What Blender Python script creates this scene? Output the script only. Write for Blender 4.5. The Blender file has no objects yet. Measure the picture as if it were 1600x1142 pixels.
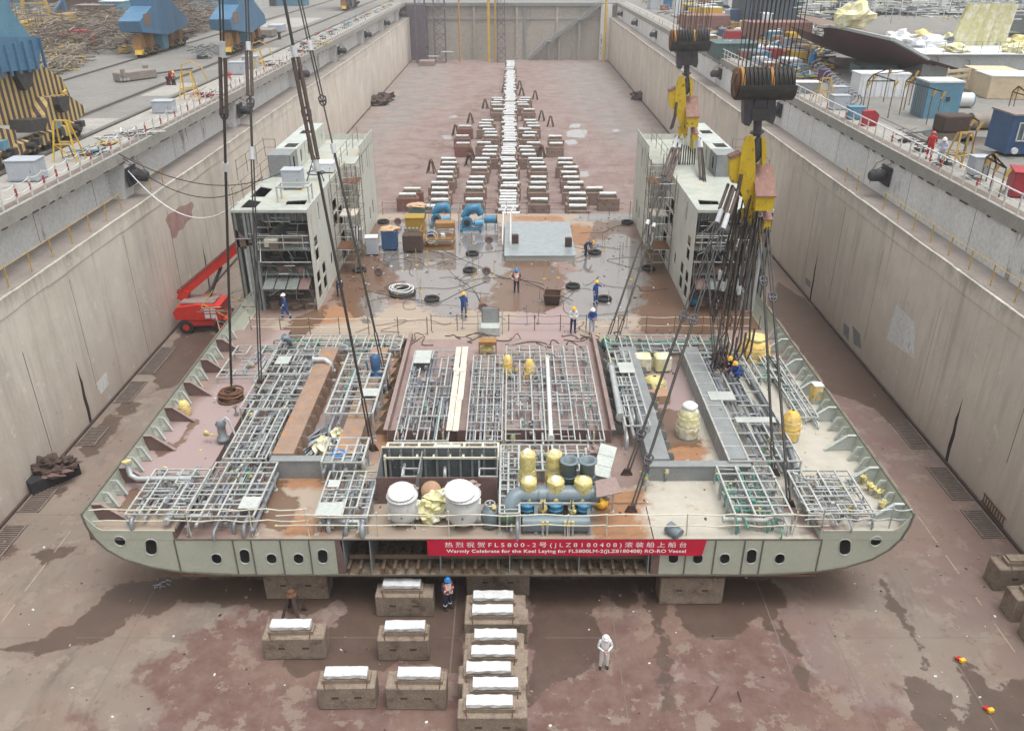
import bpy, math, random
import numpy as np
from mathutils import Vector, Matrix, noise
from mathutils.geometry import tessellate_polygon
# ---------------------------------------------------------------- camera, sky, sun, exposure
S = bpy.context.scene
C = S.collection
PITCH = math.atan(654/1290)
cd = bpy.data.cameras.new('camera'); cam = bpy.data.objects.new('camera', cd); C.objects.link(cam)
cam.location = (0, 0, 25); cam.rotation_euler = (math.pi/2-PITCH, 0, 0)
cd.sensor_width = 36; cd.lens = 1290/1600*36; cd.clip_start = .5; cd.clip_end = 3000
S.camera = cam
w = bpy.data.worlds.new('World'); S.world = w; w.use_nodes = True
nt = w.node_tree; nt.nodes.clear()
sky = nt.nodes.new('ShaderNodeTexSky'); sky.sky_type = 'NISHITA'; sky.sun_disc = False
SUN_EL, SUN_AZ = math.radians(76), math.radians(125)
sky.sun_elevation = SUN_EL; sky.sun_rotation = SUN_AZ
sky.air_density = 1.0; sky.dust_density = 6.0; sky.ozone_density = 1.0
hs = nt.nodes.new('ShaderNodeHueSaturation'); hs.inputs['Saturation'].default_value = .05
bg = nt.nodes.new('ShaderNodeBackground'); bg.inputs[1].default_value = .15
wo = nt.nodes.new('ShaderNodeOutputWorld')
nt.links.new(sky.outputs[0], hs.inputs['Color']); nt.links.new(hs.outputs[0], bg.inputs[0]); nt.links.new(bg.outputs[0], wo.inputs[0])
sl = bpy.data.lights.new('sun', 'SUN'); sl.energy = .5; sl.angle = math.radians(25); sl.color = (1, .97, .93)
so = bpy.data.objects.new('sun', sl); C.objects.link(so); so.location = (0, 0, 80)
sd = Vector((math.sin(SUN_AZ)*math.cos(SUN_EL), math.cos(SUN_AZ)*math.cos(SUN_EL), math.sin(SUN_EL)))
so.rotation_euler = (-sd).to_track_quat('-Z', 'Y').to_euler()
S.view_settings.view_transform = 'Standard'; S.view_settings.look = 'None'
S.view_settings.exposure = .74; S.view_settings.gamma = 1
S.cycles.volume_max_steps = 64; S.cycles.max_bounces = 6; S.cycles.volume_bounces = 1
try: S.cycles.use_denoising = True
except Exception: pass
R = random.Random(7)
# ---------------------------------------------------------------- helpers
FP = 1290.; CP, SP = math.cos(PITCH), math.sin(PITCH)
def ray(u, v):
    a = (u-800)/FP; b = (v-571)/FP
    return a, CP-b*SP, -SP-b*CP
def at(u, v, z=0.):                 # point of the place seen at photo pixel u,v lying at height z
    x, y, q = ray(u, v); t = (z-25)/q
    return Vector((x*t, y*t, z))
def aty(u, v, Y):
    x, y, q = ray(u, v); t = Y/y
    return Vector((x*t, Y, 25+q*t))
def atx(u, v, X):
    x, y, q = ray(u, v); t = X/x
    return Vector((X, y*t, 25+q*t))
def V(*a): return Vector(a)
ROOT = {}
class MB:
    def __init__(s): s.v = []; s.f = []; s.sm = []
    def add(s, vs, fs, smooth=False):
        o = len(s.v); s.v += [tuple(p) for p in vs]
        for f in fs: s.f.append(tuple(i+o for i in f)); s.sm.append(smooth)
        return s
    def b(s, x0, x1, y0, y1, z0, z1):
        return s.add([(x0,y0,z0),(x1,y0,z0),(x1,y1,z0),(x0,y1,z0),(x0,y0,z1),(x1,y0,z1),(x1,y1,z1),(x0,y1,z1)],
            [(0,3,2,1),(4,5,6,7),(0,1,5,4),(1,2,6,5),(2,3,7,6),(3,0,4,7)])
    def box(s, c, d, rz=0, rx=0, ry=0, bev=0):
        M = Matrix.Translation(Vector(c)) @ Matrix.Rotation(rz,4,'Z') @ Matrix.Rotation(ry,4,'Y') @ Matrix.Rotation(rx,4,'X')
        x, y, z = d[0]/2, d[1]/2, d[2]/2
        if bev:
            e = bev; vs = []; 
            for sx in (-1,1):
                for sy in (-1,1):
                    for sz in (-1,1):
                        vs += [(sx*(x-e),sy*(y-e),sz*z),(sx*(x-e),sy*y,sz*(z-e)),(sx*x,sy*(y-e),sz*(z-e))]
            P = lambda sx,sy,sz,k: (((sx>0)*4+(sy>0)*2+(sz>0))*3+k)
            fs = []
            for q in (-1,1):
                fs.append([P(-1,-1,q,0),P(1,-1,q,0),P(1,1,q,0),P(-1,1,q,0)][::q])
                fs.append([P(-1,q,-1,1),P(1,q,-1,1),P(1,q,1,1),P(-1,q,1,1)][::-q])
                fs.append([P(q,-1,-1,2),P(q,1,-1,2),P(q,1,1,2),P(q,-1,1,2)][::q])
            for a in (-1,1):
                for c_ in (-1,1):
                    fs.append([P(-1,a,c_,0),P(1,a,c_,0),P(1,a,c_,1),P(-1,a,c_,1)][::(a*c_)*-1 or 1])
                    fs.append([P(a,-1,c_,0),P(a,1,c_,0),P(a,1,c_,2),P(a,-1,c_,2)][::(a*c_)])
                    fs.append([P(a,c_,-1,1),P(a,c_,1,1),P(a,c_,1,2),P(a,c_,-1,2)][::(a*c_)*-1])
                    for d_ in (-1,1): fs.append([P(a,c_,d_,0),P(a,c_,d_,1),P(a,c_,d_,2)][::(a*c_*d_)])
            return s.add([M@Vector(p) for p in vs], fs)
        vs = [M@Vector((sx*x,sy*y,sz*z)) for sz in (-1,1) for sx,sy in ((-1,-1),(1,-1),(1,1),(-1,1))]
        return s.add(vs, [(0,3,2,1),(4,5,6,7),(0,1,5,4),(1,2,6,5),(2,3,7,6),(3,0,4,7)])
    def bar(s, p, q, w=.05, h=None):
        p, q = Vector(p), Vector(q); h = h or w; d = q-p
        if d.length < 1e-5: return s
        d.normalize(); up = Vector((0,0,1)) if abs(d.z) < .95 else Vector((0,1,0))
        a = d.cross(up).normalized()*w/2; b = a.cross(d).normalized()*h/2
        vs = [p-a-b,p+a-b,p+a+b,p-a+b,q-a-b,q+a-b,q+a+b,q-a+b]
        return s.add(vs, [(0,1,2,3),(7,6,5,4),(0,4,5,1),(1,5,6,2),(2,6,7,3),(3,7,4,0)])
    def path(s, pts, r, n=6, caps=True, closed=False):
        pts = [Vector(p) for p in pts]; m = len(pts)
        rs = r if isinstance(r, (list, tuple)) else [r]*m
        ref = None; rings = []
        for i in range(m):
            if closed: d = pts[(i+1)%m]-pts[i-1]
            else: d = pts[min(i+1,m-1)]-pts[max(i-1,0)]
            if d.length < 1e-6: d = Vector((0,0,1))
            d.normalize()
            if ref is None: ref = Vector((0,0,1)) if abs(d.z) < .9 else Vector((1,0,0))
            a = d.cross(ref)
            if a.length < 1e-4: a = d.cross(Vector((.3,.8,.5)))
            a.normalize(); b = a.cross(d).normalized(); ref = b
            rings.append([pts[i]+(a*math.cos(2*math.pi*k/n)+b*math.sin(2*math.pi*k/n))*rs[i] for k in range(n)])
        vs = [p for g in rings for p in g]; fs = []
        for i in range(m if closed else m-1):
            j = (i+1)%m
            for k in range(n):
                fs.append((i*n+k, i*n+(k+1)%n, j*n+(k+1)%n, j*n+k))
        s.add(vs, fs, n > 4)
        if caps and not closed: s.add(rings[0], [tuple(range(n))[::-1]]); s.add(rings[-1], [tuple(range(n))])
        return s
    def cyl(s, p, q, r, n=10, r2=None): return s.path([p, q], [r, r if r2 is None else r2], n)
    def lathe(s, prof, o=(0,0,0), n=16, M=None):
        M = M or Matrix.Identity(4); o = Vector(o); vs = []; fs = []
        for r, z in prof:
            for k in range(n):
                a = 2*math.pi*k/n; vs.append(o+(M@Vector((r*math.cos(a), r*math.sin(a), z))))
        for i in range(len(prof)-1):
            for k in range(n): fs.append((i*n+k, i*n+(k+1)%n, (i+1)*n+(k+1)%n, (i+1)*n+k))
        s.add(vs, fs, True)
        if prof[0][0] > .01: s.add(vs[:n], [tuple(range(n))[::-1]])
        if prof[-1][0] > .01: s.add(vs[-n:], [tuple(range(n))])
        return s
    def torus(s, c, R_, r, axis='Z', n=18, m=6, a0=0, a1=2*math.pi):
        c = Vector(c); pts = []
        full = abs(a1-a0) > 6.28; k = n if full else n+1
        for i in range(k):
            a = a0+(a1-a0)*i/n; x, y = math.cos(a)*R_, math.sin(a)*R_
            pts.append(c+Vector({'Z':(x,y,0),'X':(0,x,y),'Y':(x,0,y)}[axis]))
        return s.path(pts, r, m, closed=full)
    def prism(s, poly, z0, z1, ax='Z', holes=()):
        # poly in the two other axes (Z: x,y   Y: x,z   X: y,z), extruded z0..z1 along ax
        def T(p, h): return {'Z':(p[0],p[1],h),'Y':(p[0],h,p[1]),'X':(h,p[0],p[1])}[ax]
        loops = [list(poly)]+[list(h) for h in holes]
        flat = [p for l in loops for p in l]
        tri = tessellate_polygon([[Vector((p[0],p[1],0)) for p in l] for l in loops])
        N = len(flat); vs = [T(p,z0) for p in flat]+[T(p,z1) for p in flat]
        fs = [tuple(t) for t in tri]+[tuple(i+N for i in t[::-1]) for t in tri]; o = 0
        for l in loops:
            k = len(l)
            for i in range(k): fs.append((o+i, o+(i+1)%k, N+o+(i+1)%k, N+o+i))
            o += k
        return s.add(vs, fs)
    def blob(s, c, rad, amp=.15, fr=1.5, nu=14, nv=9, seed=0, squash=None, flat=False):
        c = Vector(c); vs = []; fs = []
        for i in range(nv+1):
            th = math.pi*i/nv
            for k in range(nu):
                a = 2*math.pi*k/nu
                d = Vector((math.sin(th)*math.cos(a), math.sin(th)*math.sin(a), -math.cos(th)))
                q = 1+amp*noise.noise(d*fr+Vector((seed*3.1, seed*1.7, seed)))*2
                e = Vector((d.x*rad[0], d.y*rad[1], d.z*rad[2]))*q
                if squash: e = squash(e)
                vs.append(c+e)
        for i in range(nv):
            for k in range(nu): fs.append((i*nu+k, i*nu+(k+1)%nu, (i+1)*nu+(k+1)%nu, (i+1)*nu+k))
        return s.add(vs, fs, not flat)
    def build(s, name, mat=None, parent=None, loc=None, label=None, cat=None, group=None, kind=None):
        o0 = Vector(loc) if loc is not None else (ROOT[parent.name] if parent is not None else Vector((0,0,0)))
        me = bpy.data.meshes.new(name)
        me.from_pydata([tuple(Vector(p)-o0) for p in s.v], [], s.f)
        me.polygons.foreach_set('use_smooth', s.sm)
        if mat is not None: me.materials.append(mat if not isinstance(mat, str) else MT[mat])
        me.update()
        o = bpy.data.objects.new(name, me); C.objects.link(o)
        ROOT[o.name] = o0
        if parent is not None: o.parent = parent
        else: o.location = o0
        for k, q in (('label',label),('category',cat),('group',group),('kind',kind)):
            if q: o[k] = q
        return o
def thing(name, label, cat, loc=(0,0,0), group=None, rz=0):
    o = bpy.data.objects.new(name, None); C.objects.link(o); o.location = loc; o.rotation_euler = (0,0,rz)
    o.empty_display_size = .3
    o['label'] = label; o['category'] = cat
    if group: o['group'] = group
    ROOT[o.name] = Vector(loc)
    return o
def local(o): ROOT[o.name] = Vector((0,0,0)); return o      # parts of this thing are modelled round its own base
def dup(o, loc=None, rz=None, label=None, group=None, par=None, sc=None):
    c = o.copy(); C.objects.link(c)
    if par is not None: c.parent = par
    if loc is not None: c.location = loc
    if rz is not None: c.rotation_euler = (0,0,rz)
    if sc is not None: c.scale = sc
    if label: c['label'] = label
    if group: c['group'] = group
    for ch in list(o.children): dup(ch, par=c)
    return c
def setlab(o, **k):
    for a, b in k.items(): o[a] = b
    return o
def arc(p, q, sag, n=10):
    p, q = Vector(p), Vector(q)
    return [p.lerp(q, i/n)-Vector((0,0,sag*4*(i/n)*(1-i/n))) for i in range(n+1)]
def wiggle(p, q, amp, n=10, seed=0, z=None, lift=.03):
    p, q = Vector(p), Vector(q); out = []
    for i in range(n+1):
        t = i/n; b = p.lerp(q, t); e = math.sin(math.pi*t)
        b += Vector((noise.noise(Vector((t*1.9+seed*7.3, seed*.37, 0))), noise.noise(Vector((t*1.9+.5, seed*5.13, 4))), 0))*amp*2.2*e
        if z is not None: b.z = z+lift*abs(noise.noise(Vector((t*5, seed, 9))))
        out.append(b)
    return out
# ---------------------------------------------------------------- materials
MT = {}
def mat(name, c, c2=None, sc=1.5, rough=.7, metal=0., bump=.0, dirt=None, dsc=.6, dth=.55, streak=1., bsc=None, fine=.12, spec=.4, dsoft=.08):
    m = bpy.data.materials.new(name); m.use_nodes = True; n = m.node_tree.nodes; L = m.node_tree.links
    b = n['Principled BSDF']; b.inputs['Roughness'].default_value = rough; b.inputs['Metallic'].default_value = metal
    b.inputs['Specular IOR Level'].default_value = spec
    g = n.new('ShaderNodeNewGeometry')
    mp = n.new('ShaderNodeMapping'); mp.inputs['Scale'].default_value = (1,1,streak); L.new(g.outputs['Position'], mp.inputs[0])
    t = n.new('ShaderNodeTexNoise'); t.inputs['Scale'].default_value = sc; t.inputs['Detail'].default_value = 6; t.inputs['Roughness'].default_value = .62
    L.new(mp.outputs[0], t.inputs[0])
    rp = n.new('ShaderNodeMapRange'); rp.inputs[1].default_value = .3; rp.inputs[2].default_value = .7; L.new(t.outputs[0], rp.inputs[0])
    mx = n.new('ShaderNodeMix'); mx.data_type = 'RGBA'; L.new(rp.outputs[0], mx.inputs[0])
    c2 = c2 or tuple(x*.78 for x in c)
    mx.inputs[6].default_value = (*c,1); mx.inputs[7].default_value = (*c2,1); out = mx.outputs[2]
    # fine mottling
    t3 = n.new('ShaderNodeTexNoise'); t3.inputs['Scale'].default_value = sc*9; t3.inputs['Detail'].default_value = 4; L.new(g.outputs['Position'], t3.inputs[0])
    r3 = n.new('ShaderNodeMapRange'); r3.inputs[1].default_value = .3; r3.inputs[2].default_value = .7; r3.inputs[3].default_value = 1-fine; r3.inputs[4].default_value = 1+fine; L.new(t3.outputs[0], r3.inputs[0])
    vm = n.new('ShaderNodeVectorMath'); vm.operation = 'SCALE'; L.new(out, vm.inputs[0]); L.new(r3.outputs[0], vm.inputs['Scale']); out = vm.outputs[0]
    if dirt:
        t2 = n.new('ShaderNodeTexNoise'); t2.inputs['Scale'].default_value = dsc; t2.inputs['Detail'].default_value = 8; t2.inputs['Roughness'].default_value = .7
        mp2 = n.new('ShaderNodeMapping'); mp2.inputs['Scale'].default_value = (1,1,streak); mp2.inputs['Location'].default_value = (13,7,3); L.new(g.outputs['Position'], mp2.inputs[0]); L.new(mp2.outputs[0], t2.inputs[0])
        r2 = n.new('ShaderNodeMapRange'); r2.inputs[1].default_value = dth; r2.inputs[2].default_value = dth+dsoft; L.new(t2.outputs[0], r2.inputs[0])
        m2 = n.new('ShaderNodeMix'); m2.data_type = 'RGBA'; L.new(r2.outputs[0], m2.inputs[0]); L.new(out, m2.inputs[6]); m2.inputs[7].default_value = (*dirt,1); out = m2.outputs[2]
    L.new(out, b.inputs['Base Color'])
    if bump:
        bt = n.new('ShaderNodeTexNoise'); bt.inputs['Scale'].default_value = bsc or sc*6; bt.inputs['Detail'].default_value = 5; L.new(g.outputs['Position'], bt.inputs[0])
        bp = n.new('ShaderNodeBump'); bp.inputs['Strength'].default_value = bump; bp.inputs['Distance'].default_value = .05; L.new(bt.outputs[0], bp.inputs['Height']); L.new(bp.outputs[0], b.inputs['Normal'])
    MT[name] = m; return m
mat('block_concrete', (.27,.215,.165), (.19,.15,.115), 1.6, .85, bump=.4, dirt=(.115,.08,.06), dsc=1.5, dth=.52, dsoft=.15, fine=.2)
mat('block_brown', (.28,.20,.165), (.205,.145,.12), 1.6, .85, bump=.4, dirt=(.10,.07,.055), dsc=1.5, dth=.54, dsoft=.15, fine=.2)
mat('red_concrete', (.22,.08,.07), (.17,.10,.085), 1.2, .85, bump=.3)
mat('pad_white', (.60,.61,.61), (.48,.49,.49), 3, .6, bump=.6, bsc=7, dirt=(.33,.31,.28), dsc=4, dth=.63)
mat('timber', (.30,.24,.18), (.19,.15,.11), 4, .85, bump=.3)
mat('plank', (.62,.58,.50), (.48,.43,.36), 2, .8, bump=.2, dirt=(.30,.22,.15), dsc=2, dth=.62)
mat('quay', (.215,.207,.19), (.165,.158,.145), .35, .85, bump=.2, dirt=(.19,.17,.15), dsc=.12, dth=.6)
mat('coping', (.34,.325,.295), (.27,.26,.235), .9, .85, bump=.3, dirt=(.15,.14,.12), dsc=1.2, dth=.6)
mat('upper_wall', (.68,.685,.675), (.58,.585,.575), .5, .85, bump=.2, dirt=(.17,.165,.155), dsc=.8, dth=.6, streak=.25)
mat('terrace', (.27,.235,.21), (.20,.175,.155), .8, .85, bump=.3)
mat('hull_paint', (.43,.455,.375), (.37,.395,.325), .8, .5, bump=.03, dirt=(.22,.20,.15), dsc=1.3, dth=.68, fine=.05)
mat('hull_edge', (.16,.15,.12), (.10,.09,.07), 3, .7)
mat('wall_red', (.36,.19,.17), (.46,.34,.29), 1.2, .85)
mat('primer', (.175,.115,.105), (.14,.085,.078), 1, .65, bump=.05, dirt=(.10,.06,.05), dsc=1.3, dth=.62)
mat('primer_light', (.30,.22,.20), (.23,.165,.15), 1, .65)
mat('grey_steel', (.25,.265,.265), (.19,.20,.20), 1.5, .55, bump=.03, dirt=(.13,.11,.09), dsc=2, dth=.66)
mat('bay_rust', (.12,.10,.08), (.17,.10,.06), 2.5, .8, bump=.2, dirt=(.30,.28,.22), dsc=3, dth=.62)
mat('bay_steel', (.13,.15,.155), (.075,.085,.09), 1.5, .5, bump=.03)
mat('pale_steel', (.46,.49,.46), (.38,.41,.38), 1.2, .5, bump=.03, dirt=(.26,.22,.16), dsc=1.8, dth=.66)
mat('rust_steel', (.20,.115,.06), (.26,.24,.19), 1.8, .8, bump=.2, dirt=(.10,.06,.035), dsc=2.5, dth=.5)
mat('brown_coaming', (.30,.21,.155), (.23,.155,.115), 1.2, .75, bump=.1, dirt=(.40,.19,.06), dsc=1.6, dth=.55)
mat('galv', (.50,.52,.52), (.36,.38,.385), 2.5, .42, .35, dirt=(.24,.21,.18), dsc=3, dth=.68)
mat('galv_dark', (.27,.29,.31), (.19,.205,.22), 2, .45, .3, dirt=(.15,.12,.09), dsc=3, dth=.64)
mat('rack_white', (.46,.47,.445), (.29,.305,.29), 3, .55, dirt=(.24,.20,.16), dsc=2.2, dth=.60, dsoft=.15)
mat('cream_steel', (.66,.63,.52), (.52,.49,.39), 2.5, .6, dirt=(.30,.25,.18), dsc=2.5, dth=.64)
mat('green_pipe', (.06,.22,.17), (.12,.30,.24), 9, .5)
mat('tower_white', (.57,.58,.53), (.47,.48,.43), 1.1, .55, bump=.05, dirt=(.34,.28,.20), dsc=1.1, dth=.555, dsoft=.12, streak=.22)
mat('tower_roof', (.43,.45,.40), (.31,.33,.29), 1.0, .6, dirt=(.42,.32,.17), dsc=.7, dth=.54, dsoft=.15)
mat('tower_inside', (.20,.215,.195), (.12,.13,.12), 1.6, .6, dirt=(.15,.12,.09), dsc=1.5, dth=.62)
mat('vessel_white', (.62,.63,.62), (.54,.55,.54), 1.5, .4, fine=.05, dirt=(.42,.38,.30), dsc=2.2, dth=.62)
mat('lid_white', (.74,.74,.73), (.68,.68,.67), 1, .5, fine=.02)
mat('tarp', (.66,.58,.26), (.50,.42,.16), 5, .45, bump=1, bsc=7, fine=.25, dirt=(.36,.29,.14), dsc=4, dth=.62)
mat('tarp_cream', (.72,.69,.42), (.60,.56,.28), 3, .42, bump=.8, bsc=9, fine=.15, dirt=(.80,.79,.68), dsc=1.5, dth=.5)
mat('tarp_orange', (.72,.45,.07), (.78,.62,.28), 2.2, .4, bump=.8, bsc=9, dirt=(.42,.20,.03), dsc=3, dth=.58)
mat('blue_pump', (.10,.30,.46), (.05,.20,.34), 2.5, .4, bump=.05, dirt=(.12,.12,.12), dsc=4, dth=.66)
mat('duct_blue', (.175,.22,.245), (.13,.17,.19), 1.5, .38, fine=.04)
mat('green_cap', (.12,.20,.11), (.09,.15,.08), 3, .6)
mat('machine_blue', (.05,.21,.34), (.03,.14,.25), 2.5, .45, dirt=(.10,.11,.12), dsc=3, dth=.62)
mat('crane_blue', (.085,.19,.30), (.06,.14,.24), .6, .55, dirt=(.06,.09,.13), dsc=.8, dth=.6, streak=.3)
mat('cont_blue', (.12,.27,.36), (.09,.21,.30), .8, .55, dirt=(.06,.12,.17), dsc=1.5, dth=.63)
mat('blue_dark', (.035,.10,.22), (.03,.07,.15), 1.5, .5)
mat('coverall_blue', (.03,.09,.30), (.02,.06,.20), 5, .85, fine=.25)
mat('coverall_navy', (.035,.05,.11), (.02,.03,.07), 5, .85, fine=.25)
mat('coverall_red', (.50,.02,.03), (.36,.015,.02), 5, .85, fine=.2)
mat('coverall_orange', (.72,.16,.03), (.55,.11,.02), 5, .85, fine=.2)
mat('cloth_white', (.72,.72,.72), (.58,.59,.60), 5, .85, fine=.1)
mat('cloth_pale', (.50,.54,.66), (.36,.40,.52), 5, .85, fine=.15)
mat('cloth_violet', (.12,.06,.14), (.07,.04,.08), 5, .85)
mat('vest', (.85,.16,.03), (.72,.12,.02), 4, .7, fine=.05)
mat('reflective', (.80,.78,.74), None, 3, .4)
mat('helmet_yellow', (.85,.48,.04), (.80,.42,.03), 4, .35, fine=.02)
mat('helmet_white', (.82,.82,.80), None, 4, .35, fine=.02)
mat('helmet_blue', (.02,.22,.60), None, 4, .35, fine=.02)
mat('helmet_red', (.65,.08,.04), None, 4, .35, fine=.02)
mat('skin', (.42,.25,.17), (.36,.20,.13), 8, .6)
mat('hair', (.02,.015,.012), None, 8, .6)
mat('boot', (.025,.022,.02), None, 8, .6)
mat('wire', (.030,.028,.026), (.06,.055,.05), 12, .55, .3)
mat('sling_brown', (.065,.045,.035), (.11,.08,.065), 6, .7)
mat('sleeve', (.52,.53,.54), (.40,.41,.42), 6, .6, dirt=(.3,.3,.3), dsc=6, dth=.62)
mat('block_dark', (.060,.058,.055), (.035,.033,.032), 3, .6, bump=.1, dirt=(.12,.085,.055), dsc=4, dth=.6)
mat('hook_steel', (.085,.082,.095), (.055,.052,.06), 3, .45, .3)
mat('crane_yellow', (.60,.42,.02), (.48,.32,.015), 2.5, .5, bump=.1, dirt=(.12,.075,.035), dsc=3, dth=.57)
mat('beam_roof', (.27,.15,.115), (.20,.10,.085), 3, .7, dirt=(.42,.35,.28), dsc=5, dth=.6)
mat('sheave_orange', (.55,.24,.04), (.40,.26,.12), 5, .6, dirt=(.07,.05,.04), dsc=6, dth=.58)
mat('rubber', (.018,.018,.02), (.03,.03,.03), 4, .8)
mat('grey_rubber', (.055,.058,.065), (.035,.035,.04), 3, .8, bump=.4)
mat('black_metal', (.03,.03,.035), None, 4, .6)
mat('rust', (.16,.075,.04), (.10,.05,.03), 3, .85, bump=.3)
mat('rust_dark', (.085,.052,.042), (.055,.038,.032), 3, .85, bump=.3)
mat('scaffold', (.20,.15,.10), (.13,.095,.07), 3, .7, dirt=(.34,.30,.24), dsc=2, dth=.55)
mat('yard_scaffold', (.42,.37,.28), (.26,.22,.17), 1.2, .8, dirt=(.52,.40,.14), dsc=.8, dth=.62)
mat('yellow_paint', (.66,.44,.06), (.55,.35,.05), 2, .55, dirt=(.30,.17,.06), dsc=5, dth=.62)
mat('faded_yellow', (.36,.29,.19), (.28,.225,.17), 2, .8, dirt=(.22,.19,.16), dsc=3, dth=.5)
mat('rail_yellow', (.55,.36,.08), (.44,.27,.06), 3, .6, dirt=(.24,.15,.07), dsc=6, dth=.58)
mat('post_white', (.62,.61,.58), None, 4, .6)
mat('post_red', (.45,.05,.05), None, 4, .6)
mat('box_grey', (.42,.45,.49), (.36,.39,.43), 1.5, .5, dirt=(.25,.26,.28), dsc=3, dth=.66)
mat('orange_box', (.34,.18,.06), (.25,.125,.045), 2, .6, dirt=(.15,.08,.04), dsc=3, dth=.6)
mat('yellow_box', (.38,.24,.03), (.30,.18,.025), 2, .5, dirt=(.20,.12,.03), dsc=4, dth=.66)
mat('tan_cloth', (.52,.36,.22), (.42,.27,.16), 3, .85, bump=.4)
mat('lift_red', (.62,.035,.025), (.52,.03,.02), 2, .45, dirt=(.25,.06,.05), dsc=3, dth=.66)
mat('red_box', (.36,.03,.045), (.28,.025,.035), 2, .5)
mat('banner_red', (.56,.008,.045), (.47,.006,.035), 1.2, .75, bump=.05, fine=.03)
mat('letter_white', (.90,.90,.90), None, 1, .8, fine=.0)
mat('glass', (.10,.14,.17), (.06,.09,.11), 2, .1)
mat('crate_wood', (.60,.50,.35), (.50,.41,.28), 1.5, .8, dirt=(.36,.28,.19), dsc=2, dth=.62)
mat('ship_red', (.15,.04,.045), (.085,.045,.05), .5, .6, dirt=(.08,.045,.045), dsc=.7, dth=.55)
mat('ship_grey', (.38,.41,.40), (.30,.33,.325), .6, .55, dirt=(.20,.20,.19), dsc=1, dth=.62)
mat('white_panel', (.72,.74,.76), (.62,.64,.66), 1, .5, dirt=(.45,.45,.45), dsc=2, dth=.66)
mat('far_white', (.66,.68,.68), (.50,.52,.53), .5, .6, dirt=(.34,.33,.33), dsc=.8, dth=.6)
mat('far_dark', (.07,.10,.125), (.05,.07,.09), .5, .7)
mat('far_brown', (.22,.15,.12), (.15,.11,.09), .6, .8)
mat('far_green', (.10,.16,.15), (.07,.11,.11), .6, .8)
mat('floor_line', (.17,.14,.12), (.13,.105,.09), 2, .8)
mat('rail_steel', (.075,.068,.062), (.11,.09,.075), 2, .6)
mat('pipe_grey', (.30,.325,.36), (.22,.24,.27), 3, .5, .2)
mat('puddle', (.10,.085,.07), (.08,.068,.058), 2, .08)
mat('grating', (.20,.165,.14), (.13,.105,.09), 3, .8)
mat('gate_concrete', (.40,.375,.33), (.32,.30,.26), .25, .85, dirt=(.26,.25,.225), dsc=.35, dth=.56, streak=.2)
mat('lattice_violet', (.16,.13,.16), (.12,.10,.12), 1, .7)
mat('plate_mirror', (.34,.38,.39), (.26,.29,.30), 2.5, .22, .2, dirt=(.45,.47,.47), dsc=6, dth=.6)
mat('cardboard', (.42,.27,.17), (.33,.20,.13), 3, .85)
# ---------------------------------------------------------------- stained sheets (dock floor, ship deck)
def inpoly(P, X, Y):
    ins = np.zeros(X.shape, bool); d = np.full(X.shape, 1e9); n = len(P)
    for i in range(n):
        x0, y0 = P[i]; x1, y1 = P[(i+1)%n]
        if y0 != y1:
            c = ((y0 > Y) != (y1 > Y)) & (X < (x1-x0)*(Y-y0)/(y1-y0)+x0); ins ^= c
        dx, dy = x1-x0, y1-y0; t = np.clip(((X-x0)*dx+(Y-y0)*dy)/(dx*dx+dy*dy+1e-9), 0, 1)
        d = np.minimum(d, np.hypot(X-x0-t*dx, Y-y0-t*dy))
    return np.where(ins, d, -d)
def field(polys, X, Y, soft):
    f = np.zeros(X.shape)
    for P in polys:
        f = np.maximum(f, np.clip(.5+inpoly(P, X, Y)/(2*soft), 0, 1))
    return f
def sheet(name, xs, ys, z, fields, material, parent=None, **k):
    X, Y = np.meshgrid(np.array(xs), np.array(ys)); nx, ny = len(xs), len(ys)
    m = MB(); m.v = [(float(a), float(b), z) for a, b in zip(X.ravel(), Y.ravel())]
    m.f = [(j*nx+i, j*nx+i+1, (j+1)*nx+i+1, (j+1)*nx+i) for j in range(ny-1) for i in range(nx-1)]; m.sm = [False]*len(m.f)
    o = m.build(name, material, parent, **k)
    for an, polys, soft in fields:
        a = o.data.attributes.new(an, 'FLOAT', 'POINT'); a.data.foreach_set('value', field(polys, X, Y, soft).ravel().astype(np.float32))
    return o
def pz(pts, z): return [tuple(at(u, v, z)[:2]) for u, v in pts]
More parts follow.
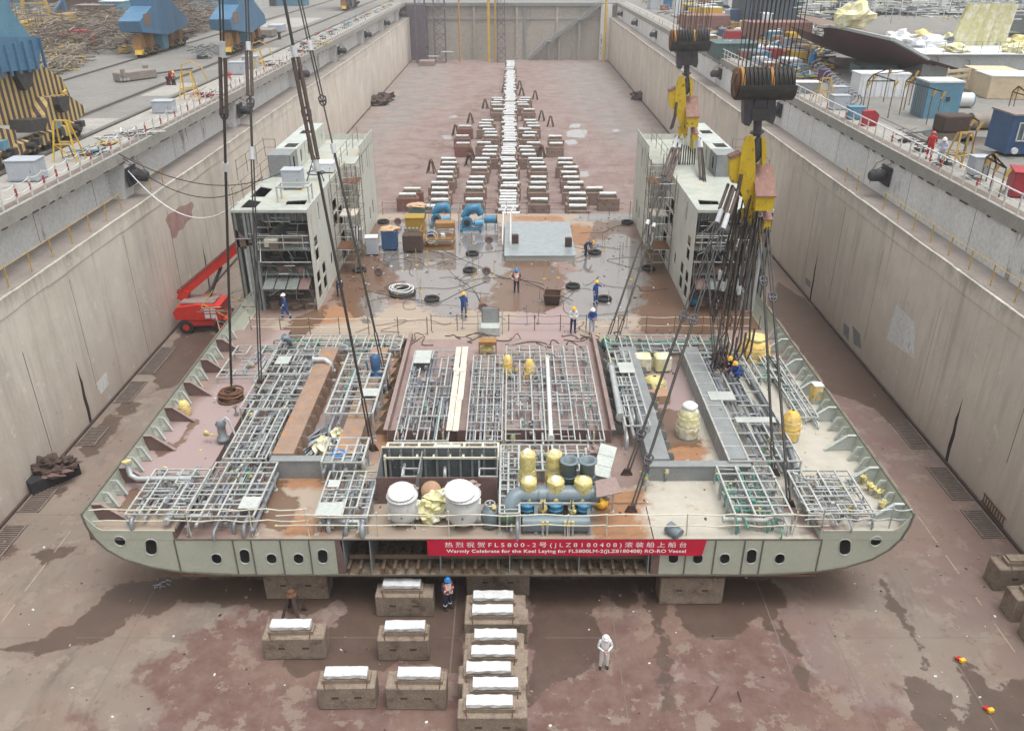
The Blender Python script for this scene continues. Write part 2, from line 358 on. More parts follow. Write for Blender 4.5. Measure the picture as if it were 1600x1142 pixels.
class NT:
    def __init__(s, name):
        s.m = bpy.data.materials.new(name); s.m.use_nodes = True; s.n = s.m.node_tree.nodes; s.L = s.m.node_tree.links
        s.b = s.n['Principled BSDF']; s.g = s.n.new('ShaderNodeNewGeometry'); MT[name] = s.m
    def noise(s, sc, det=6, ro=.6, scale=(1,1,1), loc=(0,0,0)):
        mp = s.n.new('ShaderNodeMapping'); mp.inputs['Scale'].default_value = scale; mp.inputs['Location'].default_value = loc; s.L.new(s.g.outputs['Position'], mp.inputs[0])
        t = s.n.new('ShaderNodeTexNoise'); t.inputs['Scale'].default_value = sc; t.inputs['Detail'].default_value = det; t.inputs['Roughness'].default_value = ro
        s.L.new(mp.outputs[0], t.inputs[0]); return t.outputs[0]
    def ramp(s, x, a, b, c=0., d=1.):
        r = s.n.new('ShaderNodeMapRange'); r.inputs[1].default_value = a; r.inputs[2].default_value = b; r.inputs[3].default_value = c; r.inputs[4].default_value = d; s.L.new(x, r.inputs[0]); return r.outputs[0]
    def math(s, op, x, y):
        t = s.n.new('ShaderNodeMath'); t.operation = op
        for i, q in enumerate((x, y)):
            if isinstance(q, (int, float)): t.inputs[i].default_value = q
            else: s.L.new(q, t.inputs[i])
        return t.outputs[0]
    def mix(s, f, a, b):
        t = s.n.new('ShaderNodeMix'); t.data_type = 'RGBA'
        for i, q in ((0,f),(6,a),(7,b)):
            if isinstance(q, tuple): t.inputs[i].default_value = (*q,1)
            elif isinstance(q, float): t.inputs[i].default_value = q
            else: s.L.new(q, t.inputs[i])
        return t.outputs[2]
    def attr(s, name):
        t = s.n.new('ShaderNodeAttribute'); t.attribute_name = name; return t.outputs['Fac']
    def mask(s, name, ns, sc, amt, w=.05):
        q = s.math('ADD', s.attr(name), s.math('MULTIPLY', s.math('SUBTRACT', s.noise(sc, 8, .65, loc=(ns*7.,3.,0.)), .5), amt))
        return s.ramp(q, .5-w, .5+w)
    def bump(s, h, st, dist=.03):
        b = s.n.new('ShaderNodeBump'); b.inputs['Strength'].default_value = st; b.inputs['Distance'].default_value = dist; s.L.new(h, b.inputs['Height']); s.L.new(b.outputs[0], s.b.inputs['Normal'])
# dock floor
t = NT('floor_concrete')
base = t.mix(t.ramp(t.noise(.16, 7, .65), .35, .65), (0.215,0.175,0.144), (0.163,0.130,0.107))
base = t.mix(t.ramp(t.noise(.5, 8, .7, scale=(1,.35,1), loc=(9,9,0)), .55, .75), base, (0.113,0.087,0.072))
base = t.mix(t.mask('violet', 5, .5, .9, .3), base, (0.163,0.137,0.137))
base = t.mix(t.mask('pink', 1, .45, 1.6, .35), base, (0.171,0.108,0.097))
base = t.mix(t.mask('red', 2, .6, 1.7, .10), base, t.mix(t.ramp(t.noise(1.2, 7, .7), .35, .65), (0.113,0.059,0.048), (0.155,0.101,0.085)))
base = t.mix(t.mask('grey', 3, .4, 1.6, .3), base, (0.163,0.151,0.140))
base = t.mix(t.ramp(t.noise(.75, 9, .72, loc=(2,44,0)), .545, .565, 0., .5), base, (0.253,0.206,0.169))
base = t.mix(t.ramp(t.noise(.21, 8, .7, loc=(72,4,0)), .47, .60, 0., .55), base, (0.198,0.130,0.101))
base = t.mix(t.ramp(t.noise(1.3, 9, .75, loc=(22,4,0)), .60, .62, 0., .55), base, (0.113,0.076,0.063))
base = t.mix(t.ramp(t.noise(.9, 9, .75, scale=(1,.25,1), loc=(61,4,0)), .60, .63, 0., .5), base, (0.135,0.090,0.074))
speck = t.ramp(t.noise(5, 4, .7), .66, .72); base = t.mix(t.math('MULTIPLY', speck, .35), base, (0.113,0.087,0.071))
wet = t.mask('wet', 4, 1.1, 1.5, .03)
ran = t.ramp(t.noise(.33, 9, .72, scale=(1,.8,1), loc=(31,4,0)), .655, .665)
wet = t.math('MAXIMUM', wet, ran)
wc = t.mix(t.ramp(t.noise(.8, 7, .7), .3, .7), (0.098,0.064,0.048), (0.064,0.042,0.032))
base = t.mix(t.math('MULTIPLY', wet, .88), base, wc)
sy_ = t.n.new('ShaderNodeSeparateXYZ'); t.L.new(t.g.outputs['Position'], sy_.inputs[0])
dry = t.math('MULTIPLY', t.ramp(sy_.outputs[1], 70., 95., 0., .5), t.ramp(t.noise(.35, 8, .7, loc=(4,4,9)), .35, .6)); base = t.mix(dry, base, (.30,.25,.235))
pud = t.mask('puddle', 6, 1.2, .5, .03)
base = t.mix(pud, base, (.30,.30,.29))
t.L.new(base, t.b.inputs['Base Color'])
ro = t.math('SUBTRACT', .85, t.math('MULTIPLY', wet, .42)); ro = t.math('SUBTRACT', ro, t.math('MULTIPLY', pud, .8)); ro = t.math('MAXIMUM', ro, .04)
t.L.new(ro, t.b.inputs['Roughness']); t.b.inputs['Specular IOR Level'].default_value = .4
t.bump(t.noise(6, 6, .7), .12)
# dock wall face
t = NT('wall_concrete')
b = t.mix(t.ramp(t.noise(.22, 7, .65), .35, .65), (.68,.625,.54), (.56,.505,.43))
b = t.mix(t.ramp(t.noise(.9, 8, .7, scale=(1,1,.12)), .50, .72), b, (.46,.41,.35))
b = t.mix(t.ramp(t.noise(2.6, 6, .7, scale=(1,1,.10), loc=(5,5,5)), .60, .70, 0., .5), b, (.66,.62,.54))
b = t.mix(t.ramp(t.noise(.13, 5, .6, loc=(3,20,8)), .58, .68, 0., .6), b, (.43,.44,.42))
sx = t.n.new('ShaderNodeSeparateXYZ'); t.L.new(t.g.outputs['Position'], sx.inputs[0])
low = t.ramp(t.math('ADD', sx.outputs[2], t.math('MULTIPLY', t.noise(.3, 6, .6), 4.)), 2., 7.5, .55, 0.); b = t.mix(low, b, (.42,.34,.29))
top = t.ramp(t.math('ADD', sx.outputs[2], t.math('MULTIPLY', t.noise(1.2, 6, .7, scale=(1,1,.3)), 2.5)), 10.3, 11.2, 0., .75); b = t.mix(top, b, (.25,.24,.21))
b = t.mix(t.ramp(t.noise(1.1, 8, .75, scale=(1,1,.04), loc=(9,1,3)), .57, .66, 0., .5), b, (.36,.31,.245))
b = t.mix(t.ramp(t.noise(.6, 9, .75, loc=(3,71,8)), .60, .63, 0., .5), b, (.72,.69,.62))
b = t.mix(t.ramp(t.noise(.45, 9, .78, loc=(13,7,28)), .64, .68, 0., .6), b, (.30,.28,.25))
b = t.mix(t.ramp(t.noise(7, 5, .7), .66, .74, 0., .4), b, (.20,.18,.16))
t.L.new(b, t.b.inputs['Base Color']); t.b.inputs['Roughness'].default_value = .9; t.bump(t.noise(4, 7, .7), .35, .05)
# deck of the ship section
t = NT('deck_paint')
b = t.mix(t.ramp(t.noise(.5, 6, .6), .35, .65), (.25,.18,.155), (.19,.13,.11))
b = t.mix(t.mask('pinkish', 1, .8, .5, .15), b, (.30,.225,.215))
b = t.mix(t.mask('cream', 2, .8, 1.1, .12), b, t.mix(t.ramp(t.noise(1.5, 6, .6), .3, .7), (.45,.42,.36), (.37,.345,.29)))
b = t.mix(t.mask('tan', 6, .8, 1.5, .15), b, (.33,.265,.21))
b = t.mix(t.ramp(t.noise(.9, 8, .7, loc=(8,2,0)), .60, .68, 0., .75), b, (.33,.20,.11))
b = t.mix(t.mask('rusty', 3, 1.4, 1.8, .2), b, t.mix(t.ramp(t.noise(3, 6, .7), .3, .7), (.36,.175,.07), (.22,.125,.085)))
wet = t.mask('wet', 4, .8, 1.4, .05)
b = t.mix(t.math('MULTIPLY', wet, .85), b, (.125,.07,.042))
pud = t.mask('puddle', 5, .9, 2.2, .04)
b = t.mix(pud, b, (.185,.165,.15))
b = t.mix(t.ramp(t.noise(9, 4, .7), .68, .75, 0., .45), b, (.12,.08,.06))
t.L.new(b, t.b.inputs['Base Color'])
ro = t.math('SUBTRACT', .62, t.math('MULTIPLY', wet, .35)); ro = t.math('MAXIMUM', t.math('SUBTRACT', ro, t.math('MULTIPLY', pud, .7)), .02)
t.L.new(ro, t.b.inputs['Roughness']); t.L.new(t.math('ADD', t.math('MULTIPLY', pud, .6), .4), t.b.inputs['Specular IOR Level']); t.L.new(t.math('ADD', t.math('MULTIPLY', pud, .55), 1.5), t.b.inputs['IOR']); t.bump(t.noise(3, 5, .6), .02)
# ---------------------------------------------------------------- dock floor
F_wet = [[(-80,1012),(0,1012),(60,997),(110,975),(150,945),(180,915),(250,903),(300,905),(400,903),(525,903),(530,938),(480,962),(420,955),(395,948),(340,945),(270,938),(245,962),(200,965),(165,1000),(120,1014),(50,1018),(-80,1025)],
 [(478,903),(745,903),(738,960),(722,1000),(722,1062),(690,1040),(640,1035),(600,1042),(560,1060),(520,1045),(470,1060),(440,1040),(505,1000),(530,965),(545,950),(510,925)],
 [(828,903),(985,903),(1000,935),(985,952),(940,932),(925,960),(945,1000),(930,1042),(880,1060),(830,1100)],
 [(985,903),(1205,903),(1228,940),(1200,985),(1180,962),(1150,1000),(1120,995),(1090,1000),(1060,975),(1050,935),(1035,960),(1045,1040),(1058,1110),(1035,1110),(1025,1000),(1010,940)],
 [(1495,1028),(1522,1040),(1545,1070),(1600,1092),(1700,1142),(1500,1170),(1512,1090),(1500,1060)],
 [(1408,1048),(1440,1060),(1500,1095),(1492,1108),(1472,1170),(1445,1160),(1420,1085)],[(1562,1072),(1590,1062),(1640,1090),(1600,1120),(1568,1085)],
 [(1200,930),(1215,960),(1240,1000),(1262,1060),(1280,1085),(1255,1080),(1232,1020),(1205,960)],
 [(1195,478),(1215,440),(1260,470),(1300,505),(1340,540),(1390,600),(1425,665),(1440,700),(1400,672),(1370,640),(1340,628),(1318,620),(1292,612),(1280,585),(1255,560),(1230,520)],
 [(235,575),(258,548),(300,535),(345,540),(325,580),(290,603),(245,608)],[(190,648),(182,672),(160,700),(135,712),(120,700),(150,672),(165,650)],[(180,632),(200,625),(220,632),(205,650),(183,652)],
 [(133,700),(158,702),(150,715),(135,715)],[(85,762),(100,760),(106,766),(92,773)],[(258,560),(280,520),(320,515),(345,530),(300,560)],
 [(1240,640),(1262,660),(1282,700),(1265,700),(1250,670)],[(50,868),(90,855),(130,852),(100,870),(70,880)],[(0,855),(30,850),(20,875),(0,880)],
 [(1425,1000),(1400,960),(1380,930),(1368,905),(1380,905),(1405,945),(1440,1005),(1455,1040),(1440,1040)]]
F_red = [[(225,1075),(240,1030),(290,1000),(330,965),(400,938),(500,990),(560,1010),(640,1040),(720,1060),(720,1170),(250,1180),(258,1100)],
 [(830,1060),(1000,1035),(1100,1080),(1250,1058),(1290,1090),(1400,1088),(1450,1190),(830,1190)],[(828,903),(1200,903),(1240,1060),(1000,1060),(830,1110)],
 [(110,1120),(150,1105),(165,1142),(160,1190),(110,1190)],[(1200,900),(1225,930),(1260,1050),(1230,1050)],[(700,180),(770,130),(775,200),(700,330),(600,330),(650,260)]]
F_bare = []
F_pink = [[(650,95),(950,95),(1030,250),(1050,330),(560,330),(590,250),(640,180)],[(1200,470),(1600,860),(1600,1000),(1300,700)],[(520,900),(1250,900),(1330,1200),(250,1200)],[(170,330),(225,300),(300,420),(260,470)],
 [(880,160),(1000,240),(1030,330),(840,330)]]
F_grey = [[(640,98),(700,100),(690,160),(600,220),(560,330),(520,300),(580,200)],[(860,100),(950,95),(1010,180),(1040,240),(960,230),(880,160)]]
F_violet = [[(300,1142),(360,1060),(480,1060),(520,1142),(500,1200),(290,1200)],[(1200,1075),(1270,1085),(1380,1100),(1400,1180),(1200,1180)],[(1210,930),(1250,930),(1280,1040),(1230,1030)]]
F_pud = [[(885,206),(900,202),(918,204),(914,216),(886,214)],[(892,194),(910,193),(905,200),(888,200)],[(882,220),(900,218),(902,225),(888,227)],[(904,269),(918,267),(920,276),(908,277)],[(956,203),(968,202),(968,206),(958,207)],[(700,182),(714,180),(716,184),(704,185)],[(690,212),(706,211),(706,218),(694,218)]]
xs = np.concatenate([np.arange(-24.8, 23.65, .3), [23.65]])
ys = np.concatenate([np.arange(12, 62, .3), np.arange(62, 217.1, .62)])
sheet('dock_floor', xs, ys, 0., [('wet',[pz(p,0) for p in F_wet],.55),('red',[pz(p,0) for p in F_red],1.2),('pink',[pz(p,0) for p in F_pink],5.),('grey',[pz(p,0) for p in F_grey],4.),
    ('violet',[pz(p,0) for p in F_violet],2.),('puddle',[pz(p,0) for p in F_pud],1.)], 'floor_concrete', kind='structure')
WL, WR, QZ, QL, QR, YE = -24.8, 23.65, 12.9, -25.75, 25.3, 217.
# quay ground: one U-shaped sheet round the dock, reaching far beyond what can be seen
m = MB(); g = [(-900,-60),(-900,1500),(900,1500),(900,-60),(QR+.1,-60),(QR+.1,YE+.6),(QL-.1,YE+.6),(QL-.1,-60)]
m.prism(g, QZ-.5, QZ); m.build('quay_ground', 'quay', kind='structure')
# ---------------------------------------------------------------- dock walls
FY = [54.9+25*k for k in range(7)]
def dock_wall(sg, xw, xq, lab):
    T = thing('dock_wall', lab, 'dock wall', (xw, 12, 0))
    xb = xw+sg*2.25 if sg < 0 else xw+sg*1.75          # foot of the upper wall
    m = MB(); m.b(*sorted((xw, xw+sg*4)), 12, YE, -.5, 8.85); m.build('lower_face', 'wall_concrete', T)
    m = MB(); n = 70; pts = []
    y = 12.
    while y < YE:                                      # chipped lip, piece by piece a little deeper or shallower
        L = R.uniform(1.2, 3.5); y2 = min(YE, y+L); e = -sg*R.uniform(.015, .06)
        m.b(*sorted((xw+e, xw+sg*4.)), y, y2, 8.85+R.uniform(-.03,.03), 9.745+R.uniform(-.03, .0)); y = y2
    m.build('top_lip', 'wall_concrete', T)
    m = MB(); m.b(*sorted((xw+sg*.15, xw+sg*4)), 12, YE, 9.6, 9.75); m.build('terrace_walk', 'terrace', T)
    m = MB(); m.b(*sorted((xb, xb+sg*3)), 12, YE, 9.75, 12.25); m.build('upper_face', 'upper_wall', T)
    m = MB(); m.b(*sorted((xq, xb+sg*3)), 12, YE, 12.25, 12.95); m.build('coping_beam', 'coping', T)
    m = MB(); y = 12.
    while y < YE: m.b(*sorted((xq+sg*.25, xq+sg*.75)), y, min(y+8, YE), 12.95, 12.965); y += 8
    m.build('cable_trough', 'grating', T)
    m = MB(); y = 12.
    while y < 120:
        y += R.uniform(.8, 3); m.box((xq-sg*.0, y, 12.25), (.12, R.uniform(.2,.9), .08))
    m.build('drip_edge', 'rust_dark', T)
    for i, y in enumerate(FY):
        m = MB(); m.prism([(xb+sg*.1, 9.75), (xb+sg*.1, 12.2), (xq+sg*.06, 12.2), (xq+sg*.06, 11.9), (xq+sg*.45, 9.75)][::sg*-1 or 1], y, y+1.5, 'Y'); m.build('buttress', 'upper_wall', T)
    m = MB()
    y = 16.
    while y < YE:
        h0 = R.choice([0, 0, 1.5, 3]); j = R.uniform(-.1, .1)
        m.b(*sorted((xw-sg*.004, xw+sg*.1)), y, y+R.uniform(.02, .05), h0, R.uniform(6.5, 8.8))
        m.b(*sorted((xb-sg*.004, xb+sg*.1)), y+2, y+2.04, 9.8, 12.2); y += R.uniform(5.5, 9)
    m.build('wall_joint', 'rust_dark', T)
    m = MB()
    for y in ([41.6, 63] if sg < 0 else [37.5, 60.5]): m.prism([(y+.1, 0), (y+.17, .9), (y+.13, 1.7), (y+.25, 2.5), (y+.28, 3.1), (y+.36, 3.9), (y+.40, 3.0), (y+.49, 2.6), (y+.42, 1.8), (y+.47, .9), (y+.38, 0)], xw-.006 if sg > 0 else xw-.1, xw+.1 if sg > 0 else xw+.006, 'X')
    m.build('seep_stain', 'rubber', T)
    for pl, mt in ((([(258,343),(263,335),(272,331),(281,322),(290,321),(300,315),(303,322),(299,331),(301,340),(292,347),(287,357),(279,361),(276,371),(269,373),(267,362),(262,352)], 'wall_red'), ([(352,398),(364,388),(362,404),(352,412)], 'wall_red'), ([(150,600),(166,580),(170,600),(158,616)], 'upper_wall')) if sg < 0 else
      (([(1318,504),(1327,512),(1326,533),(1318,522)], 'grey_steel'), ([(1332,508),(1344,522),(1346,545),(1334,538)], 'grey_steel'), ([(1258,432),(1267,440),(1266,450),(1259,444)], 'grey_steel'), ([(1400,475),(1430,505),(1428,560),(1385,530)], 'upper_wall'))):
        P = [atx(u, v, xw) for u, v in pl]; m = MB(); m.prism([(p.y, p.z) for p in P], xw-sg*.004, xw+sg*.05, 'X'); m.build('wall_patch', mt, T)
    return T
dock_wall(-1, WL, QL, 'long stained concrete dock wall on the left, behind the red boom lift')
dock_wall(1, WR, QR, 'long stained concrete dock wall on the right, behind the hanging crane hooks')
# floor drains along both walls
def grate(x0, x1, y0, y1, lab):
    T = thing('drain_grating', lab, 'drain grating', ((x0+x1)/2, y0, 0), 'drain gratings along the foot of the dock walls')
    m = MB(); m.b(x0, x1, y0, y1, .002, .008); m.build('pit', 'rust_dark', T)
    m = MB(); y = y0
    while y < y1: m.b(x0, x1, y, y+.06, .008, .05); y += .16
    m.b(x0, x0+.08, y0, y1, .01, .055); m.b(x1-.08, x1, y0, y1, .01, .055); m.build('bars', 'grating', T)
for i, (a, b_) in enumerate([(29.5,32.2),(33.2,35.6),(39.3,41.3),(44.2,47),(48,52)]):
    grate(WL+.25, WL+1.35, a, b_, ['steel drain grating nearest the camera by the left dock wall','steel drain grating just before the burnt pile on the left','drain grating just beyond the burnt pile by the left wall','drain grating beside the puddles on the left dock floor','drain grating near the red boom lift at the left wall'][i])
for i, (a, b_) in enumerate([(31.2,33.4),(34.2,37.2),(39.,42.),(26.6,28.8)]):
    grate(WR-1.35, WR-.25, a, b_, ['drain grating beside the small rusty ladder at the right wall','drain grating halfway along the right dock floor strip','drain grating farthest off on the right dock floor','drain grating behind the concrete blocks at the right edge'][i])
m = MB()
for x in (WL+.12, WR-.12): m.b(x-.06, x+.06, 12, YE, .0, .12)
m.build('floor_kerb', 'rust_dark', kind='structure')
m = MB()
for x in (-15.6, -9.0, -2.4, 4.2, 10.8, 13.1, 17.4):
    y = 13.
    while y < 200: L = R.uniform(2, 9); m.b(x-.02+R.uniform(-.03,.03), x+.025, y, y+L, .0, .0035); y += L+R.uniform(.3, 3)
for y in (18.6, 24.9, 33, 45, 58, 75, 90, 106, 122, 140, 160, 182):
    x = -24.
    while x < 23: L = R.uniform(1.5, 6); m.b(x, min(23.5, x+L), y-.012, y+.012, .0, .0035); x += L+R.uniform(.5, 5)
m.build('floor_joint', 'floor_line', kind='structure')
# painted guide lines on the dock floor
for x, lab in ((-21.2, 'left'), (20.0, 'right')):
    m = MB(); y = 14
    while y < 70: L = R.uniform(.5, 2.5); m.b(x-.03, x+.03, y, y+L, .0, .004+.001*R.random()); y += L+R.uniform(.2, 1.5)
    m.build('guide_line', 'faded_yellow', loc=(x, 14, 0), label='faded yellow painted line on the dock floor, '+lab+' of the ship section', cat='floor marking')
# ---------------------------------------------------------------- fenders, terrace railings, edge railings
def fender():
    T = local(thing('dock_fender', 'x', 'fender', (0,0,0), 'dock fenders on the buttresses'))
    m = MB(); m.path([(-.75,0,0),(-.6,0,0),(.2,0,0),(.3,0,0)], [.25,.40,.40,.3], 14); m.build('rubber_tube', 'grey_rubber', T)
    m = MB(); m.b(.3,.42,-.72,.72,-.62,.62); m.build('back_plate', 'black_metal', T)
    m = MB(); m.path([(-.5,-.2,.38),(-.2,-.5,.7),(.38,-.6,.95)], .03, 5); m.path([(-.5,.2,.38),(-.2,.5,.7),(.38,.6,.95)], .03, 5); m.build('chain', 'rust', T)
    return T
f0 = fender(); k = 0
ordn = ['nearest', 'second', 'third', 'fourth', 'fifth', 'sixth', 'farthest']
for sg, x in ((-1, QL), (1, QR)):
    for i, y in enumerate(FY):
        lab = 'black rubber fender hung on the %s buttress of the %s dock wall' % (ordn[i], 'left' if sg < 0 else 'right')
        p = (x-sg*.38, y+.75, 11.2); rz = 0 if sg > 0 else math.pi
        if k == 0: f0.location = p; f0.rotation_euler = (0,0,rz); f0['label'] = lab
        else: dup(f0, p, rz, lab)
        k += 1
def terrace_rail(sg, x, spans, lab):
    T = thing('terrace_railing', lab, 'railing', (x, spans[0][0], 9.75))
    for a, b_ in spans:
        y = a; ps = []
        while y < b_: ps.append(y); y += 2.25
        for y in ps:
            m = MB(); m.cyl((x, y, 9.7), (x+R.uniform(-.04,.04), y+R.uniform(-.05,.05), 10.85), .035, 6); m.build('post', 'rail_yellow', T)
        m = MB(); m.path([(x, y, 10.83+R.uniform(-.02,.01)) for y in ps], .022, 5); m.build('rail', 'rail_yellow', T)
terrace_rail(-1, WL-.45, [(32, 54.5), (57, 60)], 'thin yellow railing on the ledge of the left dock wall')
terrace_rail(1, WR+.5, [(30, 53.8), (57.2, 60)], 'thin yellow railing on the ledge of the right dock wall')
def edge_rail(sg, x, y0, y1, step, lab, red=True):
    T = thing('edge_railing', lab, 'railing', (x, y0, QZ)); y = y0; ps = []
    while y < y1: ps.append(y); y += step*(1 if y < 90 else 1.15)
    many = MB(); mr = MB(); k = 0
    for y in ps:
        a = MB(); e = R.uniform(-.03, .03)
        a.bar((x+e, y, QZ), (x, y, QZ+(1.15)), .075)
        if k < 95: a.build('post', 'post_white', T)
        else: many.v and None; many.bar((x, y, QZ), (x, y, QZ+1.15), .075)
        if red and k % 2 == 0 and y < 110 or (R.random() < .12): mr.bar((x, y, QZ+.45), (x, y, QZ+.85), .085)
        k += 1
    if many.v: many.build('far_posts', 'post_white', T, kind='stuff')
    if mr.v: mr.build('red_bands', 'post_red', T)
    m = MB()
    for i in range(len(ps)-1):
        for hz in ((1.1, .12), (.62, .1)):
            if sg < 0: m.path(arc((x, ps[i], QZ+hz[0]), (x, ps[i+1], QZ+hz[0]), hz[1], 5 if ps[i] < 90 else 2), .016, 4, caps=False)
            elif ps[i] > 36: m.bar((x, ps[i], QZ+hz[0]), (x, ps[i+1], QZ+hz[0]), .03 if hz[0] < 1 else .06)
            else: m.path(arc((x, ps[i], QZ+hz[0]), (x, ps[i+1], QZ+hz[0]), hz[1], 5), .016, 4, caps=False)
    m.build('rope' if sg < 0 else 'rail', 'cloth_white', T)
edge_rail(-1, QL-.15, 34, YE, 1.42, 'white post and rope railing along the edge of the left quay')
edge_rail(1, QR+.15, 32, YE, 1.42, 'white post railing along the edge of the right quay', False)
# second kerb line of the right quay, and crane rails on the left one
for x in (-30.3, -34.45, -45.4, -27.6, 29.3):
    m = MB()
    if x in (-27.6, 29.3): m.b(x-.05, x+.05, 20, YE, QZ, QZ+.02)
    else: m.b(x-.45, x-.1, 10, 330, QZ+.001, QZ+.012); m.b(x-.1, x+.1, 10, 330, QZ, QZ+.1); m.b(x+.1, x+.4, 10, 330, QZ+.001, QZ+.012)
    m.build('crane_rail', 'rail_steel', kind='structure')
# pale concrete repairs on the quay
m = MB()
for (x0,x1,y0,y1) in ((-33.6,-31,60,67),(-33.8,-31.2,78,86),(-33,-31,104,118),(-29.5,-28.2,66,74),(-44,-36,150,170)): m.b(x0,x1,y0,y1,QZ,QZ+.004)
m.build('quay_patch', 'coping', kind='structure')
# ---------------------------------------------------------------- end gate of the dock
T = thing('dock_gate', 'pale concrete end wall closing the far end of the dock', 'dock gate', (-.5, YE, 0))
m = MB(); m.b(WL-3, WR+3, YE, YE+3, -.5, 9.2); m.build('lower_panel', 'gate_concrete', T)
m = MB(); m.b(WL-3, WR+3, YE-.25, YE+3, 9.2, 9.75); m.build('ledge', 'coping', T)
m = MB(); m.b(WL-3, WR+3, YE+.2, YE+3, 9.75, 12.2); m.build('upper_panel', 'gate_concrete', T)
m = MB(); m.b(WL-3, WR+3, YE-.5, YE+3, 12.2, 12.96); m.build('top_beam', 'grey_steel', T)
for x in (1.2, 3.1, 1.2+9.8, -22, -9.2): 
    m = MB(); m.b(x-.28, x+.28, YE-.35, YE+.1, 0, 12.3); m.build('pilaster', 'gate_concrete' if x != 3.1 else 'grey_steel', T)
m = MB(); m.b(9.5, 23.65, YE-.02, YE+.1, 0, 9.5); m.build('right_panel', 'gate_concrete', T)  # right stretch of the wall face, slightly proud, same concrete as the rest
m = MB(); m.b(WL-.5, WL+4.3, YE-1.6, YE+.1, 0, 12.6); m.build('corner_shaft', 'lattice_violet', T)
m = MB(); m.b(WR-2.2, WR+.5, YE-1., YE+.1, 0, 12.6); m.build('corner_pier', 'upper_wall', T)
# stair climbing the gate to the right
T = thing('gate_stair', 'long grey steel stair climbing the far gate to the upper right', 'stair', (4.5, YE-1.6, 0))
def stair(a, b_, T):
    a, b_ = Vector(a), Vector(b_)
    for dy in (0, -1.1): m = MB(); m.bar(a+V(0,dy,0), b_+V(0,dy,0), .12, .5); m.build('stringer', 'grey_steel', T)
    m = MB(); n = int((b_-a).length/.5)
    for i in range(n): p = a.lerp(b_, (i+.5)/n); m.box((p.x, p.y-.55, p.z+.1), (.32, 1.0, .05))
    m.build('treads', 'grey_steel', T)
    m = MB(); m.bar(a+V(0,-1.1,1.1), b_+V(0,-1.1,1.1), .08); m.bar(a+V(0,-1.1,.7), b_+V(0,-1.1,.7), .05)
    for i in range(8): p = a.lerp(b_, i/7); m.bar(p+V(0,-1.1,0), p+V(0,-1.1,1.1), .06)
    m.build('handrail', 'galv', T)
stair((4.2,YE-.6,.2),(8.5,YE-.6,4.3),T); stair((9.6,YE-.6,4.5),(16,YE-.6,9.2),T); stair((17,YE-.6,9.4),(21.6,YE-.6,12.9),T)
m = MB(); m.b(8.4,9.7,YE-1.8,YE-.4,4.3,4.45); m.b(15.9,17.1,YE-1.8,YE-.4,9.2,9.35); m.build('landing', 'grey_steel', T)
for x, h in ((9, 4.3), (16.4, 9.2), (11.6, 6)): m = MB(); m.b(x-.25, x+.25, YE-1.3, YE-.8, 0, h); m.build('prop', 'coping' if h > 5 else 'grey_steel', T)
# poles and lattice masts standing before the gate
def lattice(x, y, w0, h, lab, mt='lattice_violet', w1=None):
    T = thing('lattice_mast', lab, 'lattice mast', (x, y, 0)); w1 = w1 or w0
    P = lambda i, z: V(x+(w0+(w1-w0)*z/h)/2*(1,-1,-1,1)[i], y+(w0+(w1-w0)*z/h)/2*(1,1,-1,-1)[i], z)
    for i in range(4): m = MB(); m.bar(P(i,0), P(i,h), .16); m.build('leg', mt, T)
    m = MB(); z = 0; k = 0
    while z < h-1:
        z2 = min(h, z+1.6)
        for i in range(4): m.bar(P(i,z), P((i+1)%4,z2) if k%2 else P((i+1)%4,z), .08); m.bar(P((i+1)%4,z), P(i,z2), .08)
        z = z2; k += 1
    m.build('bracing', mt, T)
lattice(-2.6, 212, 2.0, 22, 'grey lattice mast standing before the middle of the far gate', 'lattice_violet', 1.4)
lattice(-17.2, 211, 2.6, 22, 'broad dark lattice mast in the left corner before the far gate')
lattice(-21.6, 210, 2.2, 22, 'dark lattice mast beside the corner at the far end of the left wall')
for x, h, lab in ((-12.6, 22, 'rusty orange pole'), (-5.6, 22, 'yellow crane pole with rusty foot'), (-4.0, 22, 'thinner yellow pole'), (22.3, 24, 'thick yellow pole')):
    m = MB(); m.cyl((x, 212.5, 0), (x, 212.5, h), .32 if 'thick' in lab or 'crane' in lab else .2, 8)
    m.build('tall_pole', 'yellow_paint' if 'yellow' in lab else 'sheave_orange', loc=(x, 212.5, 0), label=lab+' standing before the far gate'+(' near the right corner' if x > 0 else ''), cat='pole')
for (x, y, lab) in ((-19.8, 204, 'low pink grey box lying at the far left corner of the dock'),):
    m = MB(); m.b(x-2, x+1.6, y, y+4, 0, 1.1); m.build('pink_box', 'primer_light', loc=(x,y,0), label=lab, cat='box')
m = MB(); m.b(-16.9, -13.9, 209, 209.2, 2.6, 2.75); m.b(-20, -17.5, 209, 209.4, 1.6, 1.75); m.build('white_planks', 'white_panel', loc=(-17,209,0), label='pale planks leaning among the masts at the far gate', cat='planks')
